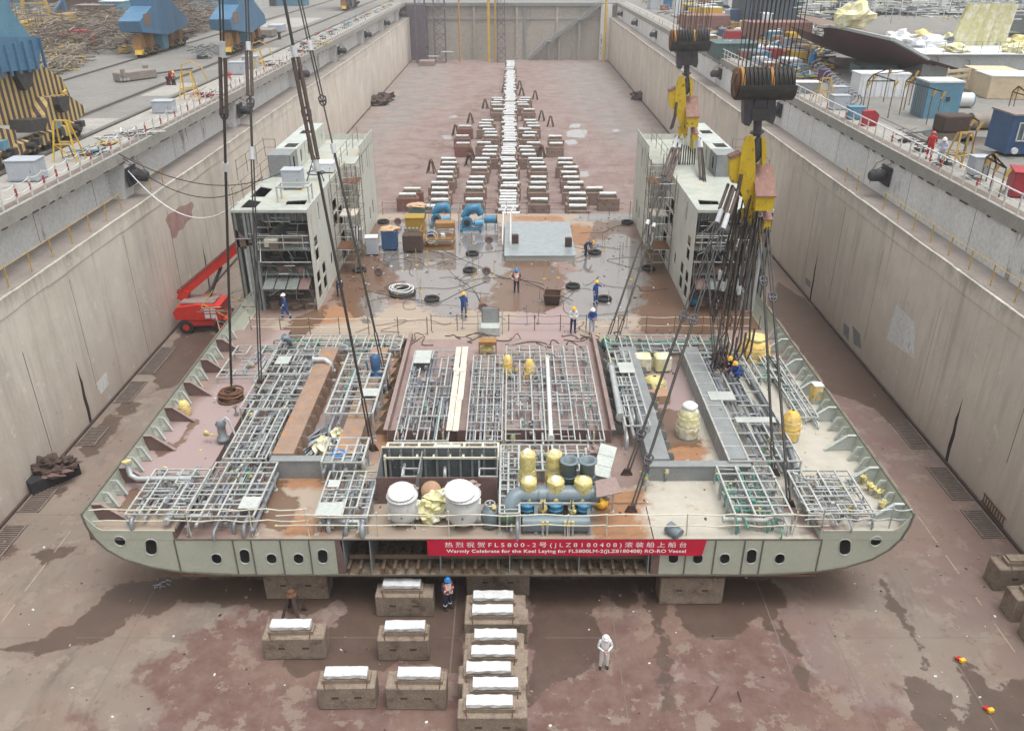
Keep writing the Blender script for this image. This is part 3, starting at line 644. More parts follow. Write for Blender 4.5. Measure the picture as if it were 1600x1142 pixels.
# ---------------------------------------------------------------- the ship section on its blocks
XL, XR, XC, YF, YB, ZB, ZD = -17.05, 15.92, -.565, 26.5, 72., 1.88, 3.7
def stad(cx, cz, w, h, n=8, lean=0.):
    r = w/2; pts = []
    for i in range(n+1): a = math.pi*i/n; pts.append((cx+r*math.cos(a), cz+(h/2-r)+r*math.sin(a)))
    for i in range(n+1): a = math.pi+math.pi*i/n; pts.append((cx+r*math.cos(a), cz-(h/2-r)+r*math.sin(a)))
    return [(x+lean*(z-cz), z) for x, z in pts]
SHIP = thing('ship_section', 'wide grey double bottom section of a ship standing on blocks in the dock', 'ship section', (XC, YF, ZB))
hw = (XR-XL)/2
prof = [(hw, 4.95), (hw-.05, 4.4), (hw-.25, 3.75), (hw-.62, 3.2), (hw-1.2, 2.72), (hw-2.2, 2.3), (hw-3.4, 2.05), (hw-4.8, 1.92), (hw-6.2, ZB)]
outer = [(XC-x, z) for x, z in prof]+[(XC+x, z) for x, z in prof[::-1]]
inner = [(XC-x+.03*(1 if z > 2.5 else 0), z+.03) for x, z in prof]
m = MB(); ring = outer+[(x*.9985-.0, z+.035) for x, z in outer[::-1]]
m.prism(ring, YF+.02, YB, 'Y'); m.build('shell_plating', 'hull_paint', SHIP)
m = MB()
for sg in (-1, 1): m.bar((XC+sg*(hw+.01), YF, 4.97), (XC+sg*(hw+.01), YB-24, 4.97), .09, .07)
for i in range(len(outer)-1): m.bar((outer[i][0], YF, outer[i][1]), (outer[i+1][0], YF, outer[i+1][1]), .07, .07)
m.build('shell_edge', 'hull_edge', SHIP)
# front plates with their lightening holes
XS = hw-3.42                                            # where the raised wing starts
def zbot(x): 
    x = abs(x-XC)
    for (a, za), (b_, zb_) in zip(prof, prof[1:]):
        if b_ <= x <= a: return za+(zb_-za)*(a-x)/(a-b_)
    return ZB
for sg in (-1, 1):
    X = lambda d: XC+sg*d
    po = [(X(hw-.02), 4.9), (X(hw-.42), 4.3), (X(hw-.62), 4.15), (X(XS), 4.15)]+[(X(XS), zbot(X(XS))+.02)]+[(X(x), z+.02) for x, z in prof[::-1] if x > XS]
    holes = [stad(X(15.25), 3.62, .46, .50, 8), stad(X(14.05), 3.32, .48, .82, 8, -sg*.14)]
    m = MB(); m.prism(po, YF+.01, YF+.05, 'Y', holes); m.build('front_plate', 'hull_paint', SHIP)
    for hl_ in holes: m = MB(); m.path([(x_, YF+.005, z_) for x_, z_ in hl_], .022, 4, closed=True); m.build('hole_rim', 'pale_steel', SHIP)
    xs_ = [(XS, 10.71, 11.5), (10.71, 9.98, 10.33), (9.98, 8.8, 9.25), (8.8, 7.64, 8.15), (7.64, 6.6, 7.15)]
    for (a, b_, hc), hh in zip(xs_, (.54, .76, .54, .54, .74)):
        b2 = b_
        hl = [stad(X(hc), 2.84 if hh > .6 else 2.72, .42, hh, 8, -sg*.05)]
        m = MB(); m.prism([(X(a), ZD-.02), (X(b2), ZD-.02), (X(b2), ZB+.05), (X(a), zbot(X(a))+.03)], YF+.012, YF+.045, 'Y', hl); m.build('front_plate', 'hull_paint', SHIP)
        m = MB(); m.path([(x_, YF+.005, z_) for x_, z_ in hl[0]], .02, 4, closed=True); m.build('hole_rim', 'pale_steel', SHIP)
        m = MB(); m.bar((X(a), YF+.0, ZD-.03), (X(a), YF+.0, zbot(X(a))), .05, .05); m.build('seam_stiffener', 'hull_edge', SHIP)
    m = MB(); m.prism([(X(6.6), ZD), (X(6.4), ZD), (X(6.25), 2.3), (X(6.3), ZB), (X(6.6), ZB)], YF+.01, YF+.04, 'Y'); m.build('edge_plate', 'primer', SHIP)
    m = MB(); m.prism([(YF, ZD), (YF+2.2, ZD), (YF+2.2, ZB), (YF+.1, ZB)], X(6.3), X(6.26), 'X'); m.build('bay_side', 'grey_steel', SHIP)
# the open middle bay
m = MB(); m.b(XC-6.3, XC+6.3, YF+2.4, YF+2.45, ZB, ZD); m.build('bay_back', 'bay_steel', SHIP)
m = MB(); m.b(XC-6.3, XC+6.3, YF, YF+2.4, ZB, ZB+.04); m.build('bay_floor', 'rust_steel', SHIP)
for i in range(27):
    x = XC-6.15+i*.473; big = i % 6 == 2
    m = MB()
    if big: m.prism([(YF+.05, ZD-.05), (YF+2.3, ZD-.05), (YF+2.3, ZB+.05), (YF-.02, ZB+.05)], x-.02, x+.02, 'X')
    else: m.prism([(YF-.02, ZB+.05), (YF-.02, ZB+.3), (YF+.9, ZB+.34), (YF+2.3, ZB+.34), (YF+2.3, ZB+.05)], x-.015, x+.015, 'X'); m.b(x-.06, x+.06, YF-.02, YF+2.3, ZB+.33, ZB+.36)
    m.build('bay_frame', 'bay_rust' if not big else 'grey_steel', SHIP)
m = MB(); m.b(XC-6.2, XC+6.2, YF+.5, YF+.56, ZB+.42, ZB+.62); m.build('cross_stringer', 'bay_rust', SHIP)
m = MB(); m.b(XL+3.4, XR-3.4, YF-.03, YF+.05, ZB-.06, ZB+.03); m.build('keel_flange', 'rust', SHIP)
# deck sheet with its paint zones, dry and wet
D_wet = [[(690,350),(760,340),(850,400),(880,430),(890,470),(850,490),(700,480),(660,450),(680,400)],[(520,430),(575,350),(640,340),(680,400),(640,440),(600,470),(560,500),(520,470)],
 [(1000,350),(1060,350),(1080,470),(1200,490),(1200,530),(1000,520),(990,440)],[(420,535),(455,500),(500,480),(520,465),(500,505),(455,545)],[(930,340),(1010,350),(1010,480),(960,500),(900,430)],[(590,350),(640,350),(640,400),(590,420)],[(1010,640),(1020,700),(1100,700),(1085,640)],[(400,770),(440,745),(470,790),(440,830),(405,820)]]
D_pud = [[(600,350),(690,345),(740,352),(780,370),(790,420),(760,470),(700,500),(650,480),(625,430),(600,420),(590,380)],[(905,400),(960,360),(1005,380),(1010,430),(1000,480),(950,500),(900,500),(880,470),(890,430)],[(680,345),(780,345),(785,400),(700,400)],[(900,330),(1000,332),(1000,345),(900,345)],[(560,470),(590,450),(600,480),(570,500)]]
D_cream = [[(1140,745),(1330,830),(1440,900),(1340,660),(1200,560),(1130,550),(1010,750),(1010,800),(1050,860),(1300,860)],[(700,500),(780,500),(790,560),(660,560)],[(1240,640),(1300,640),(1350,740),(1230,740)],[(560,345),(1010,340),(1010,328),(560,328)],[(860,770),(1020,760),(1120,760),(1150,850),(940,850)]]
D_pink = [[(280,580),(400,590),(340,690),(220,740),(250,660)],[(470,640),(560,640),(560,740),(450,740)],[(700,600),(950,600),(950,690),(640,690)],[(790,440),(900,440),(950,500),(900,540),(790,540)],[(1010,560),(1090,560),(1130,740),(1040,740)]]
D_rust = [[(620,545),(645,540),(610,700),(585,720),(600,620)],[(500,480),(560,470),(560,500),(480,510)],[(430,735),(530,735),(540,760),(450,765)],[(930,780),(1010,760),(1010,850),(930,850)],[(440,835),(460,800),(520,800),(520,840)],[(1030,690),(1100,690),(1110,740),(1040,740)],[(840,355),(900,350),(960,365),(990,380),(960,400),(920,390)],[(800,338),(880,338),(880,347),(800,345)]]
D_tan = [[(420,500),(660,470),(720,520),(640,560),(440,560)],[(560,328),(1010,328),(1010,350),(900,420),(860,380),(560,350)],[(690,440),(800,430),(800,560),(680,560)],[(900,470),(1020,500),(940,560),(900,540)],[(430,730),(560,730),(600,850),(400,850)],[(560,720),(940,800),(940,860),(560,860)]]
sheet('deck_plating', np.arange(XL+.03, XR, .25), np.concatenate([np.arange(YF, YB, .25), [YB]]), ZD, [(n_, [pz(p, ZD) for p in P], s_) for n_, P, s_ in
    (('wet',D_wet,.7),('puddle',D_pud,1.),('cream',D_cream,.8),('pinkish',D_pink,1.),('rusty',D_rust,.7),('tan',D_tan,1.2))], 'deck_paint', SHIP)
m = MB(); m.b(XL+.03, XR-.03, YF+.03, YB, ZD-.04, ZD-.004); m.build('deck_underside', 'grey_steel', SHIP)
m = MB(); m.b(XL+3.4, XR-3.4, YF-.005, YF+.02, ZD-.03, ZD+.03); m.build('deck_edge', 'hull_edge', SHIP)
for sg in (-1, 1):                                      # raised wings outboard
    x0, x1 = sorted((XC+sg*(hw-.06), XC+sg*(XS-.1)))
    xs2 = np.arange(x0, x1+.01, (x1-x0)/14)
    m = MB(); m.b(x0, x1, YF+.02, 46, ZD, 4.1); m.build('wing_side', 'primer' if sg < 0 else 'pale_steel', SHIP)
    sheet('wing_deck', xs2, np.arange(YF, 46.1, .25), 4.105, [(n_, [pz(p, 4.1) for p in P], s_) for n_, P, s_ in
      (('wet', [[(270,700),(300,650),(310,660),(290,690)],[(255,810),(180,800),(210,760),(260,770)],[(240,700),(265,690),(275,700),(240,720)]],.4),('cream',D_cream,.8),('pinkish',[[(100,820),(450,500),(560,560),(300,830)]],1.),('tan',[[(140,830),(180,780),(300,820),(260,840)]],.5))], 'deck_paint', SHIP)
    # side frames: big triangular brackets with lighter flanges, small ring frames between them
    y = YF+.75; k = 0
    while y < 45.5:
        xs0 = XC+sg*(hw-.03); q = lambda d, z: (XC+sg*(hw-.03-d), z)
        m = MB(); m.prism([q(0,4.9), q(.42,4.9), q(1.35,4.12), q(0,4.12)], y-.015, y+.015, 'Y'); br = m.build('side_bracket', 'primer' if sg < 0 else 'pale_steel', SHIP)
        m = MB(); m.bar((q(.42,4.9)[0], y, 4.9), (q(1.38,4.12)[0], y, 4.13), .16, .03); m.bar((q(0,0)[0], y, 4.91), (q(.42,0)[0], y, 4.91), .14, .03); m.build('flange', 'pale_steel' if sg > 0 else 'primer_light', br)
        for j in (1, 2):
            yy = y+j*.87
            m = MB(); m.prism([q(0,4.86), q(.26,4.86), q(.55,4.13), q(0,4.13)], yy-.02, yy+.02, 'Y', [[q(.08,4.72), q(.22,4.72), q(.36,4.35), q(.08,4.35)]])
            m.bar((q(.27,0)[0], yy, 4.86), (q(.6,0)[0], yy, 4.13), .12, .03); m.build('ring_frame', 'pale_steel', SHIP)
        y += 2.62; k += 1
    m = MB(); m.bar((XC+sg*(XS-.12), YF+.1, 4.14), (XC+sg*(XS-.12), 31, 4.14), .08, .08); m.build('wing_lip', 'hull_edge', SHIP)
# coamings round the two sunk bays
def coaming(x0, x1, y0, y1, z, mt, lab, both=True):
    T = thing('bay_coaming', lab, 'coaming', ((x0+x1)/2, y0, ZD))
    m = MB(); m.b(x0, x0+.95, y0+.42, y1, ZD, z); m.build('long_girder', mt, T)
    m = MB(); m.b(x1-.95, x1, y0+.42, y1, ZD, z); m.build('long_girder', mt if both else 'primer', T)
    m = MB(); m.b(x0, x1, y0, y0+.4, ZD, z-.15); m.b(x0-.03, x1+.03, y0-.03, y0+.43, z-.15, z-.1); m.build('cross_girder', 'grey_steel', T)
    yy = y0+1
    while yy < y1:
        m = MB(); m.prism([(x0+.95, z-.02), (x0+1.2, z-.06), (x0+1.3, z-.35), (x0+1.02, ZD+.02), (x0+.95, ZD+.02)], yy-.015, yy+.015, 'Y'); m.build('rib', mt, T); yy += .95
    return T
coaming(-10.75, -7.0, 30.8, 42.2, 4.75, 'brown_coaming', 'low brown box coaming round the left sunk bay holding loose pipes')
coaming(6.1, 10.6, 30.6, 42.6, 4.6, 'grey_steel', 'low grey box coaming round the right sunk bay with the wrapped machine')
# raised centre compartment
T = thing('centre_compartment', 'low brown walled compartment full of pipes in the middle of the ship section', 'compartment', (-.5, 33.4, ZD))
cx0, cx1, cy0, cy1, cz, ct = -5.95, 4.75, 33.75, 45.0, 3.95, 4.42
m = MB(); m.b(cx0, cx1, cy0+.03, cy1, ZD+.01, cz); m.build('floor_plate', 'primer_light', T)
m = MB(); m.b(cx0, cx1, cy0, cy0+.03, ZD-.0, ct); m.build('front_wall', 'primer', T)
x = cx0+.5
while x < cx1-.2:
    if R.random() < .85: m = MB(); m.b(x-.012, x+.012, cy0-.12, cy0-.001, ZD+.02, ct-.02); m.b(x-.05, x+.05, cy0-.14, cy0-.12, ZD+.02, ct-.02); m.build('wall_stiffener', 'cream_steel' if R.random() < .5 else 'primer', T)
    x += .72
for x, e in ((cx0, -1), (cx1, 1)):
    m = MB(); m.b(min(x, x+e*.04), max(x, x+e*.04), cy0, cy1, ZD, ct); m.b(min(x, x+e*.2), max(x, x+e*.2), cy0, cy1, ct, ct+.03); m.build('side_wall', 'primer_light', T)
    yy = cy0+.8
    while yy < cy1: m = MB(); m.prism([(x+e*.04, ct-.02), (x+e*.3, ct-.02), (x+e*.85, ZD+.02), (x+e*.04, ZD+.02)], yy-.015, yy+.015, 'Y'); m.build('outer_bracket', 'rust_steel' if e < 0 else 'grey_steel', T); yy += 1.2
# dark trough with grey stiffened panels and brown front plate
T = thing('steel_trough', 'open trough of dark grey stiffened panels behind the white vessels', 'trough', (-3.2, 28.6, ZD))
tx0, tx1 = -5.75, -.62
ty0 = 28.9
m = MB(); m.b(tx0, tx1, ty0, ty0+.04, ZD, 5.05); m.build('front_plate', 'primer', T)
m = MB(); m.b(tx0, tx1, ty0+1.9, ty0+1.94, ZD, 5.3); m.build('back_panel', 'bay_steel', T)
m = MB(); m.b(tx0, tx1, ty0+.04, ty0+1.9, ZD+.01, ZD+.05); m.build('trough_floor', 'bay_steel', T)
for x in (tx0, tx1-.03): m = MB(); m.prism([(ty0+.04,ZD),(ty0+.04,5.05),(ty0+1.9,5.3),(ty0+1.9,ZD)], x, x+.03, 'X'); m.build('end_panel', 'grey_steel', T)
x = tx0+.35
while x < tx1: m = MB(); m.b(x-.01, x+.01, ty0+1.75, ty0+1.899, ZD+.05, 5.28); m.b(x-.05, x+.05, ty0+1.73, ty0+1.75, ZD+.05, 5.28); m.build('panel_stiffener', 'grey_steel', T); x += .52
m = MB(); m.b(tx0, tx1, ty0+1.9, ty0+1.97, 5.3, 5.36); m.build('top_bar', 'cream_steel', T)
m = MB(); m.prism([(-4.2,4.3),(-3.95,4.4),(-3.9,5.35),(-3.95,5.35)], ty0-.1, ty0+1.6, 'Y'); m.build('tall_fin', 'grey_steel', T)
for a in (-4.4, -1.1):
    m = MB(); m.bar((a-.3,ty0+.9,4.9),(a+.5,ty0+.9,4.9),.06); m.bar((a-.3,ty0+.3,4.9),(a+.5,ty0+.3,4.9),.06); m.bar((a-.3,ty0+.9,4.9),(a-.3,ty0+.3,4.9),.06); m.build('step_frame', 'rack_white', T)
# ---------------------------------------------------------------- pipe racks
def rack(lab, x0, x1, y0, y1, z, zf=ZD, nx=3, ny=6, mt='rack_white', pipes=6, cross=2, miss=.12, half=.35, pr=(.04,.10), plates=(), pm=('galv','galv_dark','pipe_grey'), seed=0, grp='pipe racks on the ship section', w=.07, caps=3, along='y', bends=True, fine=True):
    r = random.Random(seed*13+5); y0 = max(y0, YF+.35)
    T = thing('pipe_rack', lab, 'pipe rack', ((x0+x1)/2, (y0+y1)/2, zf), grp)
    xs = [x0+(x1-x0)*(i+(r.uniform(-.15,.15) if 0 < i < nx else 0))/nx for i in range(nx+1)]
    ys = [y0+(y1-y0)*(i+(r.uniform(-.12,.12) if 0 < i < ny else 0))/ny for i in range(ny+1)]
    m = MB()
    for i, x in enumerate(xs):
        for j in range(ny):
            if 0 < i < nx and r.random() < miss: continue
            m.bar((x,ys[j],z),(x,ys[j+1],z), w, w*.8)
    for j, y in enumerate(ys):
        for i in range(nx):
            if 0 < j < ny and r.random() < miss: continue
            m.bar((xs[i],y,z-.015),(xs[i+1],y,z-.015), w*.8, w*.8)
    for j in range(ny):
        for i in range(nx):
            if r.random() < half: yy = ys[j]+(ys[j+1]-ys[j])*r.uniform(.35,.65); m.bar((xs[i],yy,z-.03),(xs[i+1],yy,z-.03), w*.55)
            if r.random() < half*.6: xx = xs[i]+(xs[i+1]-xs[i])*r.uniform(.35,.65); m.bar((xx,ys[j],z-.03),(xx,ys[j+1],z-.03), w*.55)
    m.build('grid_frame', mt, T)
    for i in (0, nx):
        for j in range(0, ny+1, 2):
            m = MB(); m.bar((xs[i],ys[j],zf),(xs[i],ys[j],z-w*.4), w*.9); m.box((xs[i],ys[j],zf+.01),(.18,.18,.02)); m.build('leg', mt, T)
    H = z-zf
    for k in range(pipes):
        rr = r.uniform(*pr) * (1 if r.random() > .1 else 1.5); x = x0+(x1-x0)*((k+.5)/pipes+r.uniform(-.03,.03)); zz = zf+H*r.uniform(.35,.78)
        a, b_ = y0-r.uniform(-.3,.5), y1+r.uniform(-.5,.4)
        if r.random() < .35: a = y0+(y1-y0)*r.uniform(.1,.4)
        if r.random() < .35: b_ = y1-(y1-y0)*r.uniform(.1,.4)
        pts = [V(x,a,zz), V(x,b_,zz)]
        if bends and r.random() < .55:
            yb = a+(b_-a)*r.uniform(.3,.7); dx = r.uniform(.2,.5)*r.choice((-1,1)); dx = max(x0-x+.05, min(x1-x-.05, dx))
            pts = [V(x,a,zz), V(x,yb-.2,zz), V(x+dx*.15,yb-.08,zz), V(x+dx*.85,yb+.08,zz), V(x+dx,yb+.2,zz), V(x+dx,b_,zz)]
        if r.random() < .5: pts = [V(x,a+.04,zf+.02), V(x,a+.02,zz-.15), V(x,a+.15,zz)]+pts[1:]
        m = MB(); m.path(pts, rr, 6)
        if r.random() < .7:
            for q in range(r.randint(1,3)): yy = a+(b_-a)*r.uniform(.1,.9); 
            m.cyl(pts[-1]-V(0,.06,0), pts[-1]+V(0,0,0), rr*1.6, 8)
        p_ = m.build('pipe', r.choice(pm), T)
        if caps > 0 and r.random() < .45:
            c = MB(); e = pts[-1]; c.cyl(e, e+V(0,.07,0), rr*1.75, 8); c.build('end_cap', 'tarp', p_); caps -= 1
    for k in range(cross):
        rr = r.uniform(*pr)*.8; y = y0+(y1-y0)*r.uniform(.08,.92); zz = zf+H*r.uniform(.3,.85); a = x0+r.uniform(-.2,.4)*(x1-x0)*.5; b_ = x1-r.uniform(-.1,.4)*(x1-x0)*.5
        m = MB(); m.path([V(a,y,zf+.05),V(a,y,zz-.1),V(a+.12,y,zz),V(b_,y,zz)], rr, 6); m.build('cross_pipe', r.choice(pm), T)
    if fine:
        gs = {}
        for k in range(int(pipes*3+abs((x1-x0)*(y1-y0))*1.1)):
            m = gs.setdefault(r.choice(('galv_dark','galv_dark','galv','green_pipe' if r.random() < .3 else 'pipe_grey','scaffold' if r.random() < .4 else 'galv_dark')), MB())
            x = r.uniform(x0,x1); a = r.uniform(y0,y1); L = r.uniform(.4,2.8); b_ = min(y1,a+L); zz = zf+H*r.uniform(.1,.95); q = r.choice((.02,.028,.04))
            if r.random() < .45: m.path([V(x,a,zz),V(x,b_,zz)], q, 5)
            elif r.random() < .6: m.path([V(x,a,zf),V(x,a,zz),V(min(x1,x+L*.5),a,zz)], q, 5)
            else: xx = max(x0,x-L*.4); m.path([V(x,a,zz),V(x,b_-.1,zz),V(xx,b_,zz),V(xx,b_,zf)], q, 5)
            if r.random() < .5: m.box((x,a,zz+.05),(r.uniform(.08,.2),r.uniform(.08,.2),r.uniform(.06,.2))); m.cyl((x,a,zz+.1),(x,a,zz+.14),.08,8)
        for mm, m in gs.items(): m.build('small_piping', mm, T, kind='stuff')
    for (fx, fy, sx_, sy_) in plates:
        m = MB(); cx = x0+(x1-x0)*fx; cy = y0+(y1-y0)*fy; m.b(cx, cx+sx_, cy, cy+sy_, z+w*.4, z+w*.4+.02); m.build('cover_plate', 'pale_steel', T)
    return T
def prack(lab, u0, u1, vn, vf, z=4.75, **k):
    a = at(u0, vn, z); b_ = at(u1, vn, z); c = at(800, vf, z)
    return rack(lab, a.x, b_.x, a.y, c.y, z, **k)
prack('outermost left rack at the front edge, small white grid beside the left brackets', 183, 278, 822, 733, 4.70, zf=4.11, nx=4, ny=6, seed=1, pipes=5, miss=.25, half=.5)
prack('wide white grid rack left of the bare brown front deck, dark pipes below', 285, 392, 815, 722, 4.60, nx=4, ny=5, seed=2, pipes=10, half=.4, plates=((.72,.12,.75,.8),), pm=('galv_dark','pipe_grey','galv'))
prack('long narrow white rack running beside the outer left of the brown coaming', 348, 415, 716, 640, 4.60, nx=5, ny=6, seed=3, pipes=9, pr=(.05,.09), half=.5)
prack('middle stretch of the left racks, between the brown coaming and the pink deck', 375, 462, 638, 585, 4.55, nx=5, ny=5, seed=4, pipes=8, half=.3, miss=.2)
prack('rear left rack with a pale square cover plate', 412, 504, 583, 546, 4.55, nx=5, ny=4, seed=5, pipes=9, plates=((.1,.35,.75,.95),))
prack('rear outer left rack with several grid bars missing', 338, 405, 590, 540, 4.45, nx=3, ny=4, seed=6, pipes=3, miss=.35, half=.6)
prack('shallow rack lying across the rear left of the ship section', 432, 625, 546, 524, 4.45, nx=13, ny=2, seed=7, pipes=14, cross=4, pm=('green_pipe','galv','galv_dark'))
prack('tall white rack standing over the left sunk bay', 508, 582, 646, 552, 5.00, zf=3.72, nx=3, ny=9, seed=8, pipes=5, half=.25, miss=.05, w=.1, plates=((.62,.25,.85,.8),))
prack('small white rack just behind the blue valve, over the left sunk bay', 502, 566, 722, 684, 4.75, zf=3.72, nx=4, ny=3, seed=9, pipes=6, w=.09)
prack('white rack at the front edge left of the two white vessels', 490, 572, 812, 736, 4.55, nx=4, ny=5, seed=10, pipes=6, pr=(.06,.12), half=.2, miss=.08, plates=((.02,.03,1.0,.85),(.05,.62,.5,.5)))
zc = 4.55
prack('left pipe rack of the centre compartment, carrying long bent pipes', 616, 700, 688, 548, zc, zf=cz, nx=5, ny=9, seed=11, pipes=14, pr=(.035,.055), half=.15, miss=.45, w=.06, plates=((.02,.83,.9,1.6),))
prack('centre rack right of the plank walkway, crowded with small grid cells', 728, 784, 688, 555, zc, zf=cz, nx=4, ny=11, seed=12, pipes=7, pr=(.035,.07), half=.6, w=.055, cross=6)
prack('big right hand rack of the centre compartment around one white pipe', 790, 945, 688, 540, zc, zf=cz, nx=7, ny=11, seed=13, pipes=11, pr=(.035,.07), half=.35, miss=.15, w=.06, cross=7)
prack('cream frame rack between the brown wall and the dark trough', 601, 778, 715, 692, 4.95, nx=7, ny=1, seed=14, pipes=3, mt='cream_steel', w=.1, cross=3, plates=((.42,.35,1.2,.6),), caps=0)
prack('tall white framework left of the yellow wrapped pumps', 780, 812, 828, 695, 4.75, nx=2, ny=9, seed=15, pipes=4, half=.8, w=.085, cross=9, pr=(.05,.08))
prack('white framework behind and between the yellow wrapped pumps', 812, 925, 735, 695, 4.65, nx=6, ny=3, seed=16, pipes=5, half=.5, w=.085, cross=4)
prack('white frame right of the leaning plates', 925, 958, 770, 700, 4.65, nx=2, ny=5, seed=17, pipes=3, half=.5, w=.08)
prack('narrow white rack standing left of the right sunk bay', 978, 1016, 665, 548, 4.95, nx=3, ny=8, seed=18, pipes=6, pr=(.07,.12), half=.35, w=.08, plates=((.3,.66,.8,1.2),))
prack('shallow rack lying across the rear right of the ship section', 950, 1150, 550, 524, 4.45, nx=9, ny=2, seed=19, pipes=14, cross=4, pm=('green_pipe','galv_dark','galv'), half=.5)
prack('large right rack beside the grey coaming, with grey plates and dark pipe', 1140, 1252, 720, 552, 4.60, nx=4, ny=9, seed=20, pipes=10, pr=(.05,.15), half=.3, miss=.15, plates=((.35,.30,1.9,.5),(.1,.5,1.3,.9)), w=.08)
prack('narrow outer right rack before the yellow wrapped boxes', 1250, 1279, 652, 556, 4.55, zf=4.0, nx=3, ny=8, seed=21, pipes=8, pr=(.03,.05), pm=('galv','green_pipe'), half=.4)
prack('front rack right of the cream deck patch, over green pipes', 1158, 1250, 826, 728, 4.65, nx=3, ny=6, seed=22, pipes=12, pr=(.03,.06), pm=('green_pipe','galv','green_pipe'), half=.1, miss=.05, w=.075)
prack('outermost right rack at the front edge, above small valves', 1276, 1380, 822, 735, 4.75, zf=4.11, nx=4, ny=5, seed=23, pipes=9, pr=(.03,.06), half=.5, w=.075)
prack('small rack in the rear right corner by the big yellow wrapped machine', 1190, 1222, 590, 545, 4.55, nx=2, ny=4, seed=24, pipes=4, pm=('green_pipe','galv'))
# thicker single pipes worth their own outline
def pipe(name, lab, pts, r, mt, n=10, cap=None, flange=True):
    pts = [Vector(p) for p in pts]
    m = MB(); m.path(pts, r, n); o = m.build(name, mt, loc=pts[0], label=lab, cat='pipe')
    if flange:
        for a, b_ in ((pts[0], pts[1]), (pts[-1], pts[-2])):
            d = (b_-a).normalized(); m = MB(); m.cyl(a-d*.02, a+d*.06, r*1.5, 12); m.build('flange', mt, o)
    if cap: d = (pts[-1]-pts[-2]).normalized(); m = MB(); m.cyl(pts[-1], pts[-1]+d*.07, r*1.6, 12); m.build('end_cap', cap, o)
    return o
pipe('white_pipe', 'straight glossy white pipe across the big centre rack, yellow cap at its far end', [at(861,684,4.62), at(855,560,4.62)], .11, 'vessel_white', cap='tarp')
pipe('bent_pipe', 'white bent pipe with yellow cap rising beside the left brackets', [at(300,748,4.6), at(215,748,4.6), at(204,742,4.7), at(198,722,5.3)], .12, 'galv', cap='tarp')
pipe('bent_pipe', 'grey hook shaped vent pipe near the worker in blue at the left tower', [at(452,533,3.7), at(452,533,5.0)+V(0,0,0), at(449,528,5.3), at(444,528,5.25)], .16, 'duct_blue')
pipe('bent_pipe', 'thick grey elbow pipe at the rear end of the brown coaming', [at(490,562,4.9), at(508,562,4.9), at(516,568,4.8), at(518,580,4.3)], .16, 'galv')
pipe('long_pipe', 'fat dull grey pipe lying along the outer right rack', [at(1245,735,4.4), at(1228,680,4.4), at(1152,560,4.4)], .12, 'galv_dark')
pipe('long_pipe', 'thick white lagged pipe on the narrow rack left of the right sunk bay', [at(970,652,4.9), at(955,572,4.9)], .16, 'galv')
pipe('short_pipe', 'stubby grey pipe lying on the cream deck right above the banner end', [at(1044,822,3.95), at(1062,836,3.85)], .26, 'duct_blue', n=14, flange=False)
pipe('long_pipe', 'pale pipe at the front edge of the rack over the green pipes', [at(1130,811,4.2), at(1195,813,4.2), at(1208,806,4.2)], .1, 'rack_white', cap=None)
pipe('bent_pipe', 'bent silver pipe with yellow end at the left front rack edge', [at(500,818,4.0), at(560,815,4.0), at(563,832,3.85)], .11, 'galv', cap='tarp')
pipe('long_pipe', 'silver pipe lying across the front of the left wide rack', [at(262,806,4.3), at(330,806,4.3)], .1, 'rack_white')
pipe('long_pipe', 'long pale pipe leaning between the left racks', [at(432,664,4.3), at(368,738,4.3)], .07, 'rack_white')
